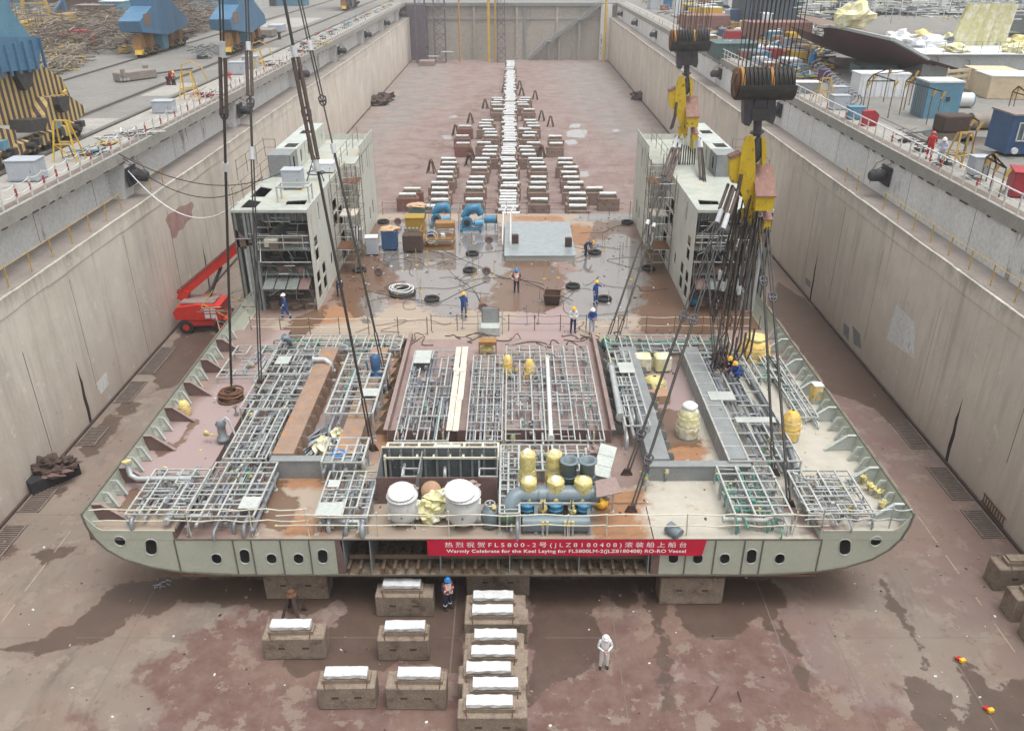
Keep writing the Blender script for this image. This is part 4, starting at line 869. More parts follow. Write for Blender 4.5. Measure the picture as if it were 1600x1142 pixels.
# ---------------------------------------------------------------- side towers standing on the deck
def tower(sg, lab):
    xi, xo = (XL+4.33, XL-.25) if sg < 0 else (XR-4.42, XR+.5); xo = xi+sg*4.75
    y0, y1, z0, z1 = 50., 71., ZD, 10.4
    T = thing('side_tower', lab, 'side tower', ((xi+xo)/2, y0, z0))
    y = lambda f: y0+f
    # inner wall, white, with its cut-outs (y,z)
    rect = lambda a, b_, c, d: [(a,c),(b_,c),(b_,d),(a,d)]
    holes = [rect(y0+.7,y0+1.6,z0+.5,z0+1.35), rect(y0+.7,y0+1.6,z0+1.55,z0+2.3), rect(y0+2.4,y0+3.3,z0+.5,z0+1.35), rect(y0+2.4,y0+3.3,z0+1.55,z0+2.3),
             rect(y0+1.0,y0+1.9,z0+3.0,z0+3.75), rect(y0+1.0,y0+1.9,z0+3.95,z0+4.6), rect(y0+7.2,y0+8.6,z0+3.3,z0+4.2), rect(y0+7.2,y0+8.6,z0+4.4,z0+5.2),
             rect(y0+2.9,y0+3.15,z0+5.2,z0+6.4), rect(y0+6.3,y0+6.55,z0+5.3,z0+6.4), rect(y0+9.4,y0+9.65,z0+5.3,z0+6.4), [(p,q) for p, q in stad(y0+5.4, z0+1.7, .5, .9)],
             rect(y0+9.3,y0+10.6,z0+.1,z0+2.2), rect(y0+9.3,y0+10.4,z0+2.8,z0+4.2)]
    m = MB(); m.prism([(y0,z0),(y0+12.2,z0),(y0+12.2,z1),(y0+.0,z1)], xi, xi+sg*.04, 'X', holes); m.build('inner_wall', 'tower_white', T)
    m = MB(); m.prism([(y0+12.2,z0),(y1,z0),(y1,z1+.9),(y0+14.5,z1+.9),(y0+14.5,z1+.2),(y0+12.2,z1)], xi-sg*.9, xi-sg*.86, 'X',
        [rect(y0+13.2,y0+13.5,z0+4.6,z0+6.2), rect(y0+15.2,y0+15.5,z0+5.2,z0+6.7), rect(y0+17.5,y0+17.8,z0+5.2,z0+6.7), rect(y0+17,y0+17.4,z0+1,z0+2), rect(y0+18.6,y0+19,z0+1,z0+2.2)]); m.build('inner_wall', 'tower_white', T)
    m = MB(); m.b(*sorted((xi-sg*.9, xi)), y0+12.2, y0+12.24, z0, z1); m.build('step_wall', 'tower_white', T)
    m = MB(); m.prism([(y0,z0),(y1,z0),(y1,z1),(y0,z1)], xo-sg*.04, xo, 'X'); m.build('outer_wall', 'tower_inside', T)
    m = MB(); m.b(*sorted((xi-sg*.9, xo)), y1-.04, y1, z0, z1+.5); m.build('rear_wall', 'tower_white', T)
    # roof with openings near the front
    X = lambda f: xi+sg*4.75*f
    rh = [[(X(.08),y0+1.2),(X(.34),y0+1.2),(X(.36),y0+2.0),(X(.1),y0+2.3)], [(X(.70),y0+.5),(X(.9),y0+.5),(X(.9),y0+2.4),(X(.70),y0+1.9)], [(X(.72),y0+3),(X(.92),y0+3),(X(.92),y0+5.6),(X(.72),y0+5.0)]]
    m = MB(); m.prism([(xi,y0-.02),(xo,y0-.02),(xo,y1),(xi,y1)], z1, z1+.05, 'Z', rh); m.build('roof_plate', 'tower_roof', T)
    m = MB(); m.prism([(xi,y0+12.2),(xi-sg*.9,y0+12.2),(xi-sg*.9,y1),(xi,y1)], z1+.0, z1+.05, 'Z'); m.build('roof_strip', 'tower_roof', T)
    m = MB(); m.b(*sorted((xi,xo)), y0-.05, y0-.0, z1-.12, z1+.06); m.build('roof_edge', 'pale_steel', T)
    # interior decks, columns, stiffeners seen through the open front
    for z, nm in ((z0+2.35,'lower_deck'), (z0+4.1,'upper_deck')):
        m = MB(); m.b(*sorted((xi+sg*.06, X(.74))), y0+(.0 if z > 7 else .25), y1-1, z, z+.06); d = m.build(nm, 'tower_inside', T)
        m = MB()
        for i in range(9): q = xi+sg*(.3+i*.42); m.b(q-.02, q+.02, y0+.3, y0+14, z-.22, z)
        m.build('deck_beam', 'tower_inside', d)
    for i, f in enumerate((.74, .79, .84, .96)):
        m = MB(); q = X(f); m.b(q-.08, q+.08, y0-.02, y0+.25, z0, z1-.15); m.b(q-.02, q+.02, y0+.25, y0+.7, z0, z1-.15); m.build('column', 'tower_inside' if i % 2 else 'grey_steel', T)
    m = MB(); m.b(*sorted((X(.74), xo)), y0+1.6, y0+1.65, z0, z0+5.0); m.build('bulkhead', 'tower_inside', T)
    m = MB(); m.cyl((X(.88), y0+.1, z0), (X(.88), y0+.1, z0+4.2), .13, 10); m.build('riser_pipe', 'galv', T)
    m = MB(); m.prism([(X(.76),z0+4.5),(X(.99),z0+4.3),(X(.99),z0+5.6)], y0-.02, y0+.0, 'Y'); m.build('gusset', 'primer', T)
    m = MB()
    for i in range(8): q = xi+sg*(.35+i*.42); m.b(q-.012, q+.012, y0+.05, y0+.5, z1-.7+.1*(i%2), z1-.1); m.b(q-.012, q+.012, y0+3, y0+3.3, z1-1.8, z1-.1)
    m.build('roof_stiffeners', 'grey_steel', T)
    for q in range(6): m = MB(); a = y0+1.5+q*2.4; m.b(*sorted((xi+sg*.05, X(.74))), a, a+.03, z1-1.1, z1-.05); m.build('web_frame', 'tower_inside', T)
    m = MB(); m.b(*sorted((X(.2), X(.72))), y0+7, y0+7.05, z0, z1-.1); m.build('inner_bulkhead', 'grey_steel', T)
    # loose planks hanging on the lower deck, handrails across the front
    for i in range(4): m = MB(); a = X(.06+i*.16); m.prism([(y0-.75, z0+1.75),(y0-.75, z0+1.79),(y0+1.4, z0+2.45),(y0+1.4, z0+2.41)], min(a,a+sg*.68), max(a,a+sg*.68), 'X'); m.build('scaffold_board', 'primer' if i == 0 else 'tower_inside', T)
    for z in (z0+3.35, z0+5.1, z0+4.65): m = MB(); m.cyl((xi+sg*.1, y0-.05, z), (X(.72), y0-.05, z), .035, 6); m.build('front_handrail', 'rack_white', T)
    for f in (.1, .36, .7): m = MB(); m.cyl((X(f), y0-.05, z0+4.15), (X(f), y0-.05, z0+5.2), .03, 6); m.build('rail_post', 'rack_white', T)
    m = MB(); m.box((X(.55), y0+.5, z0+4.5), (.85, .6, .55), bev=.05); m.build('cable_basket', 'cream_steel', T)
    gs = {}
    for k in range(150):
        q = V(X(R.uniform(.02,.98)), y0+R.uniform(-.15,2.2), z0+R.uniform(.1,6.3)); d = V(R.gauss(0,.3),R.gauss(0,.3),R.gauss(0,1) if R.random() < .55 else R.gauss(0,.1)).normalized()*R.uniform(.2,.8)
        if abs(d.z) < .15: d = V(R.uniform(.3,.9),0,0)
        if not z0+.02 < q.z-abs(d.z) or q.z+abs(d.z) > z1-.1 or not min(X(0),X(1)) < q.x-abs(d.x) < q.x+abs(d.x) < max(X(0),X(1)): continue
        gs.setdefault(R.choice(('galv_dark','scaffold','galv','grey_steel','pale_steel')), MB()).cyl(q-d, q+d, R.uniform(.015,.045), 5)
    for k in range(14): q = V(X(R.uniform(.05,.7)), y0+R.uniform(.3,2), R.choice((z0, z0+2.41, z0+4.16))); gs.setdefault('far_brown', MB()).box(q+V(0,0,.2), (R.uniform(.3,.9),R.uniform(.3,.7),R.uniform(.2,.6)), R.uniform(0,1))
    for k, mm in gs.items(): mm.build('loose_fittings', k, T, kind='stuff')
    # box casings along the outer part of the roof
    yy = y0+8.2; j = 0
    while yy < y1-2:
        L = 2.4 if j else 2.0; h = 1.55
        m = MB(); a, b_ = sorted((X(.60), X(.93)))
        m.prism([(yy,z1+.05),(yy+L,z1+.05),(yy+L,z1+h),(yy,z1+h)], a if sg > 0 else b_, (a if sg > 0 else b_)+sg*.03, 'X', [stad(yy+L*.5, z1+.85, .45, .95)])
        m.b(a, b_, yy, yy+.03, z1+.05, z1+h); m.b(a if sg < 0 else b_-.03, a+.03 if sg < 0 else b_, yy, yy+L, z1+.05, z1+h)
        cs = m.build('roof_casing', 'tower_white' if j else 'grey_steel', T)
        m = MB(); m.prism([(a,yy),(b_,yy),(b_,yy+L),(a,yy+L)], z1+h, z1+h+.04, 'Z', [[(a+.5,yy+.5),(b_-.2,yy+.5),(b_-.2,yy+L-.5),(a+.5,yy+L-.5)]] if j % 2 else []); m.build('casing_top', 'pale_steel' if j else 'grey_steel', cs)
        yy += L+.04; j += 1
    return T, xi, xo, X, y0, z0, z1
TWR = {}
for sg, lab in ((-1, 'white steel side tower with open grey front, left of the wet deck'), (1, 'white steel side tower with open front behind the hanging slings on the right')):
    TWR[sg] = tower(sg, lab)
# rails on top of the towers, scaffolding at their inner side
def tube_rail(lab, pts, h=1.1, mt='scaffold', step=1.8, cat='railing', name='tube_railing', r=.025, rails=(1.0,.55)):
    T = thing(name, lab, cat, pts[0]); pts = [Vector(p) for p in pts]
    for a, b_ in zip(pts, pts[1:]):
        n = max(1, round((b_-a).length/step))
        for i in range(n+(b_ is pts[-1])):
            p = a.lerp(b_, i/n); m = MB(); e = V(R.uniform(-.05,.05), R.uniform(-.05,.05), h*R.uniform(.98,1.1)); m.cyl(p, p+e, r, 5); m.build('post', mt, T)
    for q in rails:
        m = MB(); m.path([p+V(0,0,h*q) for p in pts], r*.8, 5); m.build('rail', mt, T)
    return T
for sg, nm in ((-1,'left'),(1,'right')):
    T_, xi, xo, X, y0, z0, z1 = TWR[sg]
    tube_rail('brown tube railing along the outer roof edge of the %s tower' % nm, [(X(.97), y0+.3, z1+.05), (X(.97), 70, z1+.05)], 1.2, step=2.2)
    tube_rail('tube railing on a bracket platform outside the %s tower' % nm, [(xo+sg*.9, y0+5, z1+.6), (xo+sg*.9, y0+12, z1+.6), (xo+sg*.1, y0+12, z1+.6)], 1.3, step=2.4)
    tube_rail('short tube railing along the inner roof edge of the %s tower' % nm, [(X(.03), y0+10, z1+.05), (X(.03), 70, z1+.05)], 1.1, step=2.4)
    # scaffold tower
    S_ = thing('scaffold_tower', 'slender brown tube scaffold against the inner wall of the %s tower' % nm, 'scaffold', (xi-sg*.9, y0+9, z0))
    xa, xb = xi-sg*.15, xi-sg*1.35; yy = [y0+6.6, y0+8.4, y0+10.2, y0+11.9]
    for y_ in yy:
        for x_ in (xa, xb): m = MB(); m.cyl((x_, y_, z0), (x_+R.uniform(-.04,.04), y_, z1+R.uniform(.1,1.2)), .03, 5); m.build('standard', 'scaffold', S_)
    z = z0+.9; k = 0
    while z < z1+.2:
        for x_ in (xa, xb): m = MB(); m.cyl((x_, yy[0]-.3, z), (x_, yy[-1]+.3, z+R.uniform(-.04,.04)), .025, 5); m.build('ledger', 'scaffold', S_)
        m = MB()
        for y_ in yy: m.cyl((xa, y_, z+.05), (xb, y_, z+.05), .025, 5)
        m.build('transoms', 'galv', S_)
        if k % 2: m = MB(); m.b(*sorted((xa, xb)), yy[(k//2) % 3], yy[(k//2) % 3]+1.8, z+.08, z+.13); m.build('platform_board', 'rust' if k % 4 == 1 else 'plank', S_)
        z += .95; k += 1
    m = MB(); m.cyl((xb, yy[0], z0), (xb, yy[-1], z1), .025, 5); m.cyl((xb, yy[-1], z0), (xb, yy[0], z0+3.5), .025, 5); m.build('brace', 'scaffold', S_)
    # hose hanks on the scaffold
    H_ = thing('hose_hank', 'grey hoses and cables slung in loops on the scaffold of the %s tower' % nm, 'hoses', (xb-sg*.15, y0+7.6, z0+2.2))
    for i in range(7): m = MB(); c = V(xb-sg*.12, y0+7.2+i*.12, z0+2.6+.1*(i%3)); m.path([c+V(0,-.55+.2*(i%2),.6), c+V(0,-.5,-.1), c+V(0,-.25,-.5-.1*(i%3)), c+V(0,.2,-.5), c+V(0,.5,-.1), c+V(0,.6,.5)], .03, 5); m.build('hose', 'cloth_white' if i < 3 else 'wire', H_)
# clutter on the left tower roof: grey cabinet, hose box; light patches
T_, xi, xo, X, y0, z0, z1 = TWR[-1]
def cabinet(lab, c, d, mt='box_grey', rz=0, cat='cabinet', name='electric_cabinet', door=True, group=None, loops=True):
    T = thing(name, lab, cat, c, group); c = Vector(c); a = MB(); a.box(c+V(0,0,d[2]/2+.08), d, rz, bev=min(d)*.04); a.build('case', mt, T)
    a = MB(); a.box(c+V(0,0,d[2]+.1), (d[0]*1.04, d[1]*1.06, .05), rz); a.build('lid', mt, T)
    Mz = Matrix.Rotation(rz, 3, 'Z')
    for sx in (-1,1):
        a = MB(); q = Mz@V(sx*d[0]*.38,0,0); a.box(c+q+V(0,0,.04), (.08, d[1]*.95, .08), rz); a.build('skid', 'black_metal', T)
    if door:
        a = MB(); q = Mz@V(0,-d[1]/2-.012,0); a.box(c+q+V(0,0,d[2]*.5+.08), (d[0]*.78, .025, d[2]*.78), rz); dd = a.build('door', mt, T)
        a = MB(); q = Mz@V(d[0]*.3,-d[1]/2-.035,0); a.box(c+q+V(0,0,d[2]*.5+.08), (.03, .03, .12), rz); a.build('handle', 'black_metal', dd)
    return T
cabinet('grey electric cabinet on the roof of the left tower', (X(.42), y0+5.2, z1+.05), (1.3,1.0,1.2))
cabinet('small white cabinet behind the grey one on the left tower roof', (X(.15), y0+9.8, z1+.05), (1.2,1.2,.6), 'white_panel')
m = MB(); a = V(X(.25), y0+1.6, z1+.05)
for p, q in (((-1,0,0),(-1,0,1)),((1,0,0),(1,0,1)),((-1,0,1),(1,0,1)),((-1,1,0),(-1,1,1)),((1,1,0),(1,1,1)),((-1,1,1),(1,1,1)),((-1,0,1),(-1,1,1)),((1,0,1),(1,1,1))): m.bar(a+V(*p), a+V(*q), .09)
m.build('angle_stand', 'pale_steel', loc=a, label='pale angle frame standing at the front of the left tower roof', cat='frame')
Tl = thing('cable_reel_stand', 'black tripod stand with cables on the left tower roof', 'stand', (X(.2), y0+7.4, z1+.05)); c = V(X(.2), y0+7.4, z1+.05)
for dx, dy in ((-.6,-.4),(.6,-.4),(0,.6)): m = MB(); m.cyl(c+V(dx,dy,0), c+V(0,0,1.7), .04, 5); m.build('leg', 'coverall_navy', Tl)
m = MB(); m.torus(c+V(0,0,.5), .6, .04, 'Z', 12, 5); m.build('ring', 'coverall_navy', Tl)
m = MB(); m.blob(c+V(0,-.1,1.0), (.25,.2,.3), .3, 2, 8, 6); m.build('cable_bundle', 'cloth_white', Tl)
# hoses sagging from the quay to the left tower
for i, (a, b_, s, mt, lab) in enumerate([(at(185,240,13.0), V(X(.7),y0+7,z1+.6), 1.4, 'wire', 'black cable sagging from the left quay to the tower roof'), (at(180,236,13.0), V(X(.9),y0+6,z1+.6), 2.2, 'wire', 'second black cable sagging lower from the left quay to the tower'), (at(172,232,13.), V(X(.95),y0+1,z1+.3), 2.6, 'cloth_white', 'white hose sagging from the left quay to the tower front corner')]):
    m = MB(); m.path(arc(a, b_, s, 18), .035 if i < 2 else .04, 5); m.build('sagging_cable', mt, loc=a, label=lab, cat='cable')
# ---------------------------------------------------------------- white vessels, wrapped pumps, headers
def vessel(c, s, lab, lid_off, ang):
    T = thing('white_vessel', lab, 'vessel', c); c = Vector(c)
    m = MB(); m.lathe([(.12*s,.0),(.5*s,.06*s),(.72*s,.25*s),(.80*s,.5*s),(.80*s,1.58*s),(.74*s,1.68*s)], c+V(0,0,.18), 28); m.build('shell', 'vessel_white', T)
    m = MB(); m.lathe([(.6*s,0),(.90*s,0),(.90*s,.06),(.6*s,.06)], c+V(0,0,.18+1.68*s), 28); fl = m.build('flange_ring', 'vessel_white', T)
    m = MB()
    for k in range(28): a = 2*math.pi*k/28; m.cyl(c+V(.85*s*math.cos(a), .85*s*math.sin(a), .18+1.68*s+.06), c+V(.85*s*math.cos(a), .85*s*math.sin(a), .18+1.68*s+.095), .018, 6)
    m.build('bolts', 'galv', fl)
    M = Matrix.Rotation(ang, 4, 'Y') @ Matrix.Rotation(.2, 4, 'X')
    m = MB(); m.lathe([(.0,.0),(.76*s,0),(.76*s,.05),(.0,.06)], c+V(lid_off[0], lid_off[1], .18+1.72*s+.2), 28, M); m.build('round_lid', 'lid_white', T)
    for e in (-1, 1): m = MB(); m.b(c.x+e*.79*s-.05, c.x+e*.79*s+.07, c.y-.2, c.y+.2, c.z+.5*s, c.z+1.5*s); m.build('side_lug', 'vessel_white', T)
    for k in range(3): a = k*2.1+1.6; m = MB(); m.bar(c+V(.6*s*math.cos(a), .6*s*math.sin(a), .0), c+V(.6*s*math.cos(a), .6*s*math.sin(a), .5), .12); m.build('leg', 'grey_steel', T)
    m = MB(); m.blob(c+V(-.55*s,.8*s,1.85*s), (.3*s,.2*s,.15*s), .5, 3, 8, 6, flat=True); m.blob(c+V(.45*s,.85*s,1.9*s), (.35*s,.2*s,.15*s), .5, 3, 8, 6, 3, flat=True); m.build('torn_film', 'primer_light', T)
    m = MB(); m.cyl(c+V(0,-.8*s,1.0*s), c+V(0,-.83*s,1.0*s), .05, 8); m.build('plug', 'galv_dark', T)
vb = at(630, 826, ZD); vessel((vb.x, vb.y+.35, ZD), .72, 'white round vessel on the left, its lid tilted on top', (-.02,-.05), .02)
vb = at(724, 830, ZD); vessel((vb.x, vb.y+.4, ZD), .82, 'larger white vessel on the right with a bolted flange, lid pushed aside', (-.12,-.1), .05)
m = MB(); c = at(672, 822, ZD)+V(.05,.55,0)
m.blob(c+V(0,0,.55), (.62,.55,.62), .35, 2.2, 20, 13, 4, lambda e: V(e.x, e.y, max(e.z,-.53)), flat=True); m.blob(c+V(.25,.1,.95), (.45,.4,.3), .5, 3, 14, 9, 6, flat=True); m.blob(c+V(-.1,-.4,.35), (.35,.25,.32), .4, 3, 12, 9, 8, flat=True)
Tb = m.build('tarp_bundle', 'tarp_cream', loc=c, label='crumpled yellow tarp bundle between the two white vessels', cat='tarp')
m = MB(); m.lathe([(0,0),(.42,0),(.42,.05),(0,.06)], c+V(-.02,.25,1.2), 20, Matrix.Rotation(.9,4,'X')); m.build('round_board', 'cardboard', loc=c+V(0,.2,1.1), label='round tan board lying on the tarp bundle between the vessels', cat='board')
Tn = thing('small_tank', 'small grey bottle shaped tank right of the larger white vessel', 'tank', at(766, 822, ZD)); c = at(766,822,ZD)
m = MB(); m.lathe([(.1,.05),(.33,.12),(.36,.3),(.36,.75),(.3,.88),(.12,.98)], c, 16); m.build('shell', 'duct_blue', Tn); m = MB(); m.torus(c+V(0,0,1.15), .2, .03, 'Z', 12, 5); m.cyl(c+V(0,0,.95), c+V(0,0,1.2), .05, 6); m.build('hand_wheel', 'galv', Tn)
m = MB(); m.blob(c+V(.15,-.1,1.05), (.12,.12,.12), .3, 3, 8, 6, 2); m.build('yellow_wrap', 'tarp', Tn)
# yellow wrapped pumps
def wrapped(name, lab, c, r, h, mt='tarp', seed=0, kind='capsule', grp=None, top=None, lean=0):
    c = Vector(c); nu, nv = 30, 28; vs = []; fs = []
    for i in range(nv+1):
        t_ = i/nv
        if kind == 'pump': prof_ = 1.0 if t_ > .62 else (1.12 if t_ > .38 else 1.0-.15*(.38-t_)); prof_ *= 1 if t_ < .93 else max(0, 1-((t_-.93)/.0705)**4)**.5
        elif kind == 'bulk': prof_ = (.92+.12*math.sin(t_*5)) * (1 if t_ < .72 else math.sqrt(max(0, 1-((t_-.72)/.285)**2)))
        else: prof_ = 1 if t_ < .8 else math.sqrt(max(0, 1-((t_-.8)/.205)**2))
        for k in range(nu):
            a = 2*math.pi*k/nu
            fold = .055*math.sin(a*9+seed+4*noise.noise(V(t_*2, seed, 0)))*(1 if t_ < .85 else .2)+.12*noise.noise(V(math.cos(a)*1.6, math.sin(a)*1.6, t_*5+seed*3))
            waist = -.10*math.exp(-((t_-.36)/.03)**2)-.06*math.exp(-((t_-.66)/.02)**2)
            q = r*prof_*(1+fold+waist); vs.append(c+V(q*math.cos(a)+lean*t_, q*math.sin(a), h*t_))
    for i in range(nv):
        for k in range(nu): fs.append((i*nu+k, i*nu+(k+1)%nu, (i+1)*nu+(k+1)%nu, (i+1)*nu+k))
    T = thing(name, lab, 'wrapped machine', c, grp)
    m = MB(); m.add(vs, fs, True); m.build('tarp_cover', mt, T)
    for z in ((.36,.66) if kind != 'capsule' else (.5,)):
        pts = [c+V(r*(1.08 if z < .5 else 1.0)*math.cos(2*math.pi*k/16)+lean*z, r*(1.08 if z < .5 else 1.0)*math.sin(2*math.pi*k/16), h*z+.01*math.sin(k)) for k in range(16)]
        m = MB(); m.path(pts, .014, 4, closed=True); m.build('tie_rope', 'cream_steel', T)
    m = MB(); m.lathe([(r*.7,0),(r*1.05,0),(r*1.05,.06),(r*.7,.06)], c, 16); m.build('base_ring', 'grey_steel', T)
    if top: m = MB(); m.blob(c+V(lean,0,h*.93), (r*.72,r*.72,h*.12), .08, 2, 14, 8, seed); m.build('cap_wrap', top, T)
    return T
PG = 'yellow wrapped pumps in the pump row'
def pump(u, v, r, h, lab, seed, z=ZD): b_ = at(u, v, z); return wrapped('wrapped_pump', lab, b_, r, h, 'tarp', seed, 'pump', PG, 'tarp_cream')
pump(824, 782, .34, 2.5, 'tall yellow wrapped pump in the back row, nearest the white frame', 1)
pump(864, 782, .34, 2.5, 'tall yellow wrapped pump in the back row beside the grey funnels', 2)
pump(826, 806, .34, 1.9, 'yellow wrapped pump in the front row, leftmost over the big pipe', 3)
pump(867, 806, .36, 1.9, 'yellow wrapped pump in the front row, middle one over the big pipe', 4)
pump(909, 806, .37, 1.9, 'yellow wrapped pump in the front row under the leaning plates', 5)
for u, lab in ((887, 'open grey round duct right beside the tall yellow pumps'), (915, 'open grey round duct beside the pale leaning plates')):
    b_ = at(u, 790, ZD); T = thing('vent_duct', lab, 'duct', b_, 'grey open ducts in the pump row')
    m = MB(); m.lathe([(.32,0),(.32,2.25),(.36,2.27),(.40,2.27),(.40,2.33),(.27,2.33),(.27,1.6),(.0,1.55)], b_, 22); m.build('tube', 'duct_blue', T)
    for z in (.8, 1.6): m = MB(); m.torus(b_+V(0,0,z), .335, .03, 'Z', 20, 5); m.build('collar', 'duct_blue', T)
# big headers
y_h = 28.0
def tubeh(name, lab, pts, r, mt, rings, cap=None):
    T = thing(name, lab, 'pipe', pts[0])
    m = MB(); m.path(pts, r, 20); m.build('pipe_body', mt, T)
    for p in rings: m = MB(); m.cyl(Vector(p)-V(.025,0,0), Vector(p)+V(.025,0,0), r*1.10, 20); m.build('ring', mt, T)
    return T
zu = 5.15; a = aty(806, 769, y_h); b_ = aty(928, 765, y_h); zu = a.z-.08
pts = [V(a.x-.28, y_h-.5, zu-.45), V(a.x-.22, y_h-.42, zu-.25), V(a.x-.05, y_h-.2, zu-.06), V(a.x+.2, y_h, zu), V(b_.x+.25, y_h, zu)]
TH = tubeh('header_pipe', 'thick blue grey pipe running over the blue valves, elbow at its left end', pts, .36, 'duct_blue', [(a.x+.95, y_h, zu), (a.x+1.3, y_h, zu), (a.x+1.36, y_h, zu), (b_.x-.1, y_h, zu)])
m = MB(); m.lathe([(0,0),(.43,0),(.43,.06),(0,.08)], V(a.x-.33, y_h-.72, zu-.45), 22, Matrix.Rotation(math.radians(50),4,'X')); m.build('green_end_cover', 'green_cap', TH)
y_l = 27.1; a2 = aty(816, 822, y_l); b2 = aty(920, 822, y_l)
TL = tubeh('lower_header', 'second thick blue grey pipe lying just behind the red banner', [V(a2.x, y_l, 4.05), V(b2.x, y_l, 4.05)], .34, 'duct_blue', [(a2.x+.05, y_l, 4.05), (b2.x-.05, y_l, 4.05)])
for i, u in enumerate((824, 868, 912)):
    p = aty(u, 790, y_h-.35); T = thing('blue_valve', 'blue flanged valve column, %s of the three under the big pipe' % ('leftmost', 'middle', 'rightmost')[i], 'valve', V(p.x, y_h-.35, ZD), 'blue valve columns under the big pipe')
    c = V(p.x, y_h-.35, ZD); m = MB(); m.lathe([(.22,.0),(.22,.3),(.30,.32),(.30,.40),(.17,.45),(.17,.7),(.26,.75),(.28,.9),(.2,1.05),(.2,zu-ZD-.2)], c, 16); m.build('valve_body', 'blue_pump', T)
    for z in (.72, .95): m = MB(); m.lathe([(.2,0),(.34,0),(.34,.05),(.2,.05)], c+V(0,0,z), 18); m.build('flange', 'machine_blue', T)
    m = MB(); m.cyl(c+V(-.2,-.1,.85), c+V(-.52,-.15,.95), .035, 6); m.torus(c+V(-.52,-.15,.95), .16, .03, 'X', 12, 5); m.build('hand_wheel', 'black_metal', T)
    m = MB(); m.blob(c+V(-.5,-.12,.85), (.13,.12,.28), .5, 3, 10, 8, i, flat=True); m.build('yellow_wrap', 'tarp', T)
Tf = thing('pipe_gantry', 'grey post frame carrying the big pipe over the blue valves', 'frame', V(a2.x, 26.9, ZD))
for u in (838, 922): p = aty(u, 800, 26.85); m = MB(); m.bar((p.x,26.85,ZD), (p.x,27.6,zu-.1), .14); m.build('post', 'duct_blue', Tf)
m = MB(); m.bar((a2.x-.3,27.5,4.75),(b2.x+.3,27.5,4.75),.08); m.build('beam', 'galv', Tf)
for i, u in enumerate((848, 855, 883, 889, 895)):
    p = aty(u, 828, 26.72); T = thing('stub_pipe', 'small upright silver stub pipe with yellow wrapped top behind the banner, %s from the left' % ('first','second','third','fourth','fifth')[i], 'pipe', V(p.x,26.75,ZD), 'stub pipes with yellow tops behind the banner')
    m = MB(); m.cyl((p.x,26.75,ZD),(p.x,26.78,ZD+.5),.05,8); m.build('tube','galv',T); m = MB(); m.cyl((p.x,26.78,ZD+.45),(p.x,26.79,ZD+.68),.065,8); m.build('yellow_top','tarp',T)
# leaning plates right of the pumps
def plate4(name, lab, P, mt, th=.04, cat='plate', ribs=0):
    P = [Vector(p) for p in P]; nrm = (P[1]-P[0]).cross(P[3]-P[0]).normalized()*th
    T = thing(name, lab, cat, P[0]); m = MB(); m.add(P+[p+nrm for p in P], [(0,1,2,3),(7,6,5,4),(0,4,5,1),(1,5,6,2),(2,6,7,3),(3,7,4,0)]); m.build('sheet', mt, T)
    for k in range(ribs): f = (k+1)/(ribs+1); m = MB(); u = nrm.normalized()*(.03 if nrm.z > 0 else -.03); m.bar(P[0].lerp(P[3], f)+u, P[1].lerp(P[2], f)+u, .05); m.build('rib', mt, T)
    return T
plate4('leaning_plates', 'pale grey ribbed plates leaning right of the grey ducts', [at(925,742,4.9), at(951,748,4.9), at(964,700,5.3), at(939,693,5.3)], 'pale_steel', ribs=2)
plate4('loose_plate', 'flat pinkish plate lying over the right end of the big pipe', [at(932,778,5.35), at(972,770,5.35), at(962,746,5.35), at(930,752,5.35)], 'primer_light')
m = MB(); m.lathe([(.0,.02),(.2,0),(.28,.12),(.3,.25),(.0,.27)], at(939,792,ZD), 14); m.build('yellow_drum', 'helmet_yellow', loc=at(939,792,ZD), label='small yellow drum under the flat pinkish plate', cat='drum')
m = MB(); c = at(931,706,4.9)
m.blob(c, (.35,.3,.3), .3, 2, 12, 8, 5, flat=True); m.build('waste_bag', 'primer_light', loc=c, label='torn pink and clear waste bag against the brown centre wall', cat='bag')
# other wrapped machines
def wr(u, v, r, h, mt, lab, seed, z=ZD, kind='bulk', top=None): return wrapped('wrapped_machine', lab, at(u,v,z), r, h, mt, seed, kind, None, top)
wr(1073, 680, .52, 1.75, 'tarp_cream', 'cream wrapped machine standing alone in the right sunk bay', 11, top='cloth_white')
wr(1232, 685, .45, 1.55, 'tarp_orange', 'orange and yellow wrapped machine on the cream outer right deck', 12, 4.1)
wr(1176, 568, .85, 1.75, 'tarp_orange', 'biggest yellow wrapped machine at the right rear under the hanging slings', 13, top='tarp')
wr(793, 588, .27, 1.35, 'tarp_orange', 'slim orange wrapped machine left in the rear of the centre compartment', 14, cz)
wr(827, 592, .28, 1.25, 'tarp_orange', 'slim orange wrapped machine right in the rear of the centre compartment', 15, cz)
wr(290, 648, .28, .85, 'tarp_orange', 'small orange wrapped fitting beside the left side brackets', 16, 4.1)
Tq = thing('orange_cabinet', 'small orange cabinet with white top by the right side brackets', 'cabinet', at(1273,628,4.1)); c = at(1273,628,4.1)
m = MB(); m.box(c+V(0,0,.5), (.5,.45,1.0), .1, bev=.04); m.build('case', 'tarp_orange', Tq); m = MB(); m.box(c+V(0,0,1.02), (.5,.45,.05), .1); m.build('top', 'white_panel', Tq)
wr(1021, 612, .62, .95, 'tarp', 'yellow covered wooden box in the rear of the right sunk bay', 17)
m = MB(); m.box(at(1024,625,ZD)+V(0,0,.25), (1.3,1.0,.5), .1); m.build('rusty_box', 'cardboard', loc=at(1024,625,ZD), label='brown open box with rags behind the cream wrapped machine', cat='box')
m = MB(); m.box(at(1003,578,ZD)+V(0,0,.5), (.9,.8,.9), .0, bev=.08); m.build('covered_crate', 'tarp_cream', loc=at(1003,578,ZD), label='pale covered crate, left of two behind the yellow covered box', cat='crate')
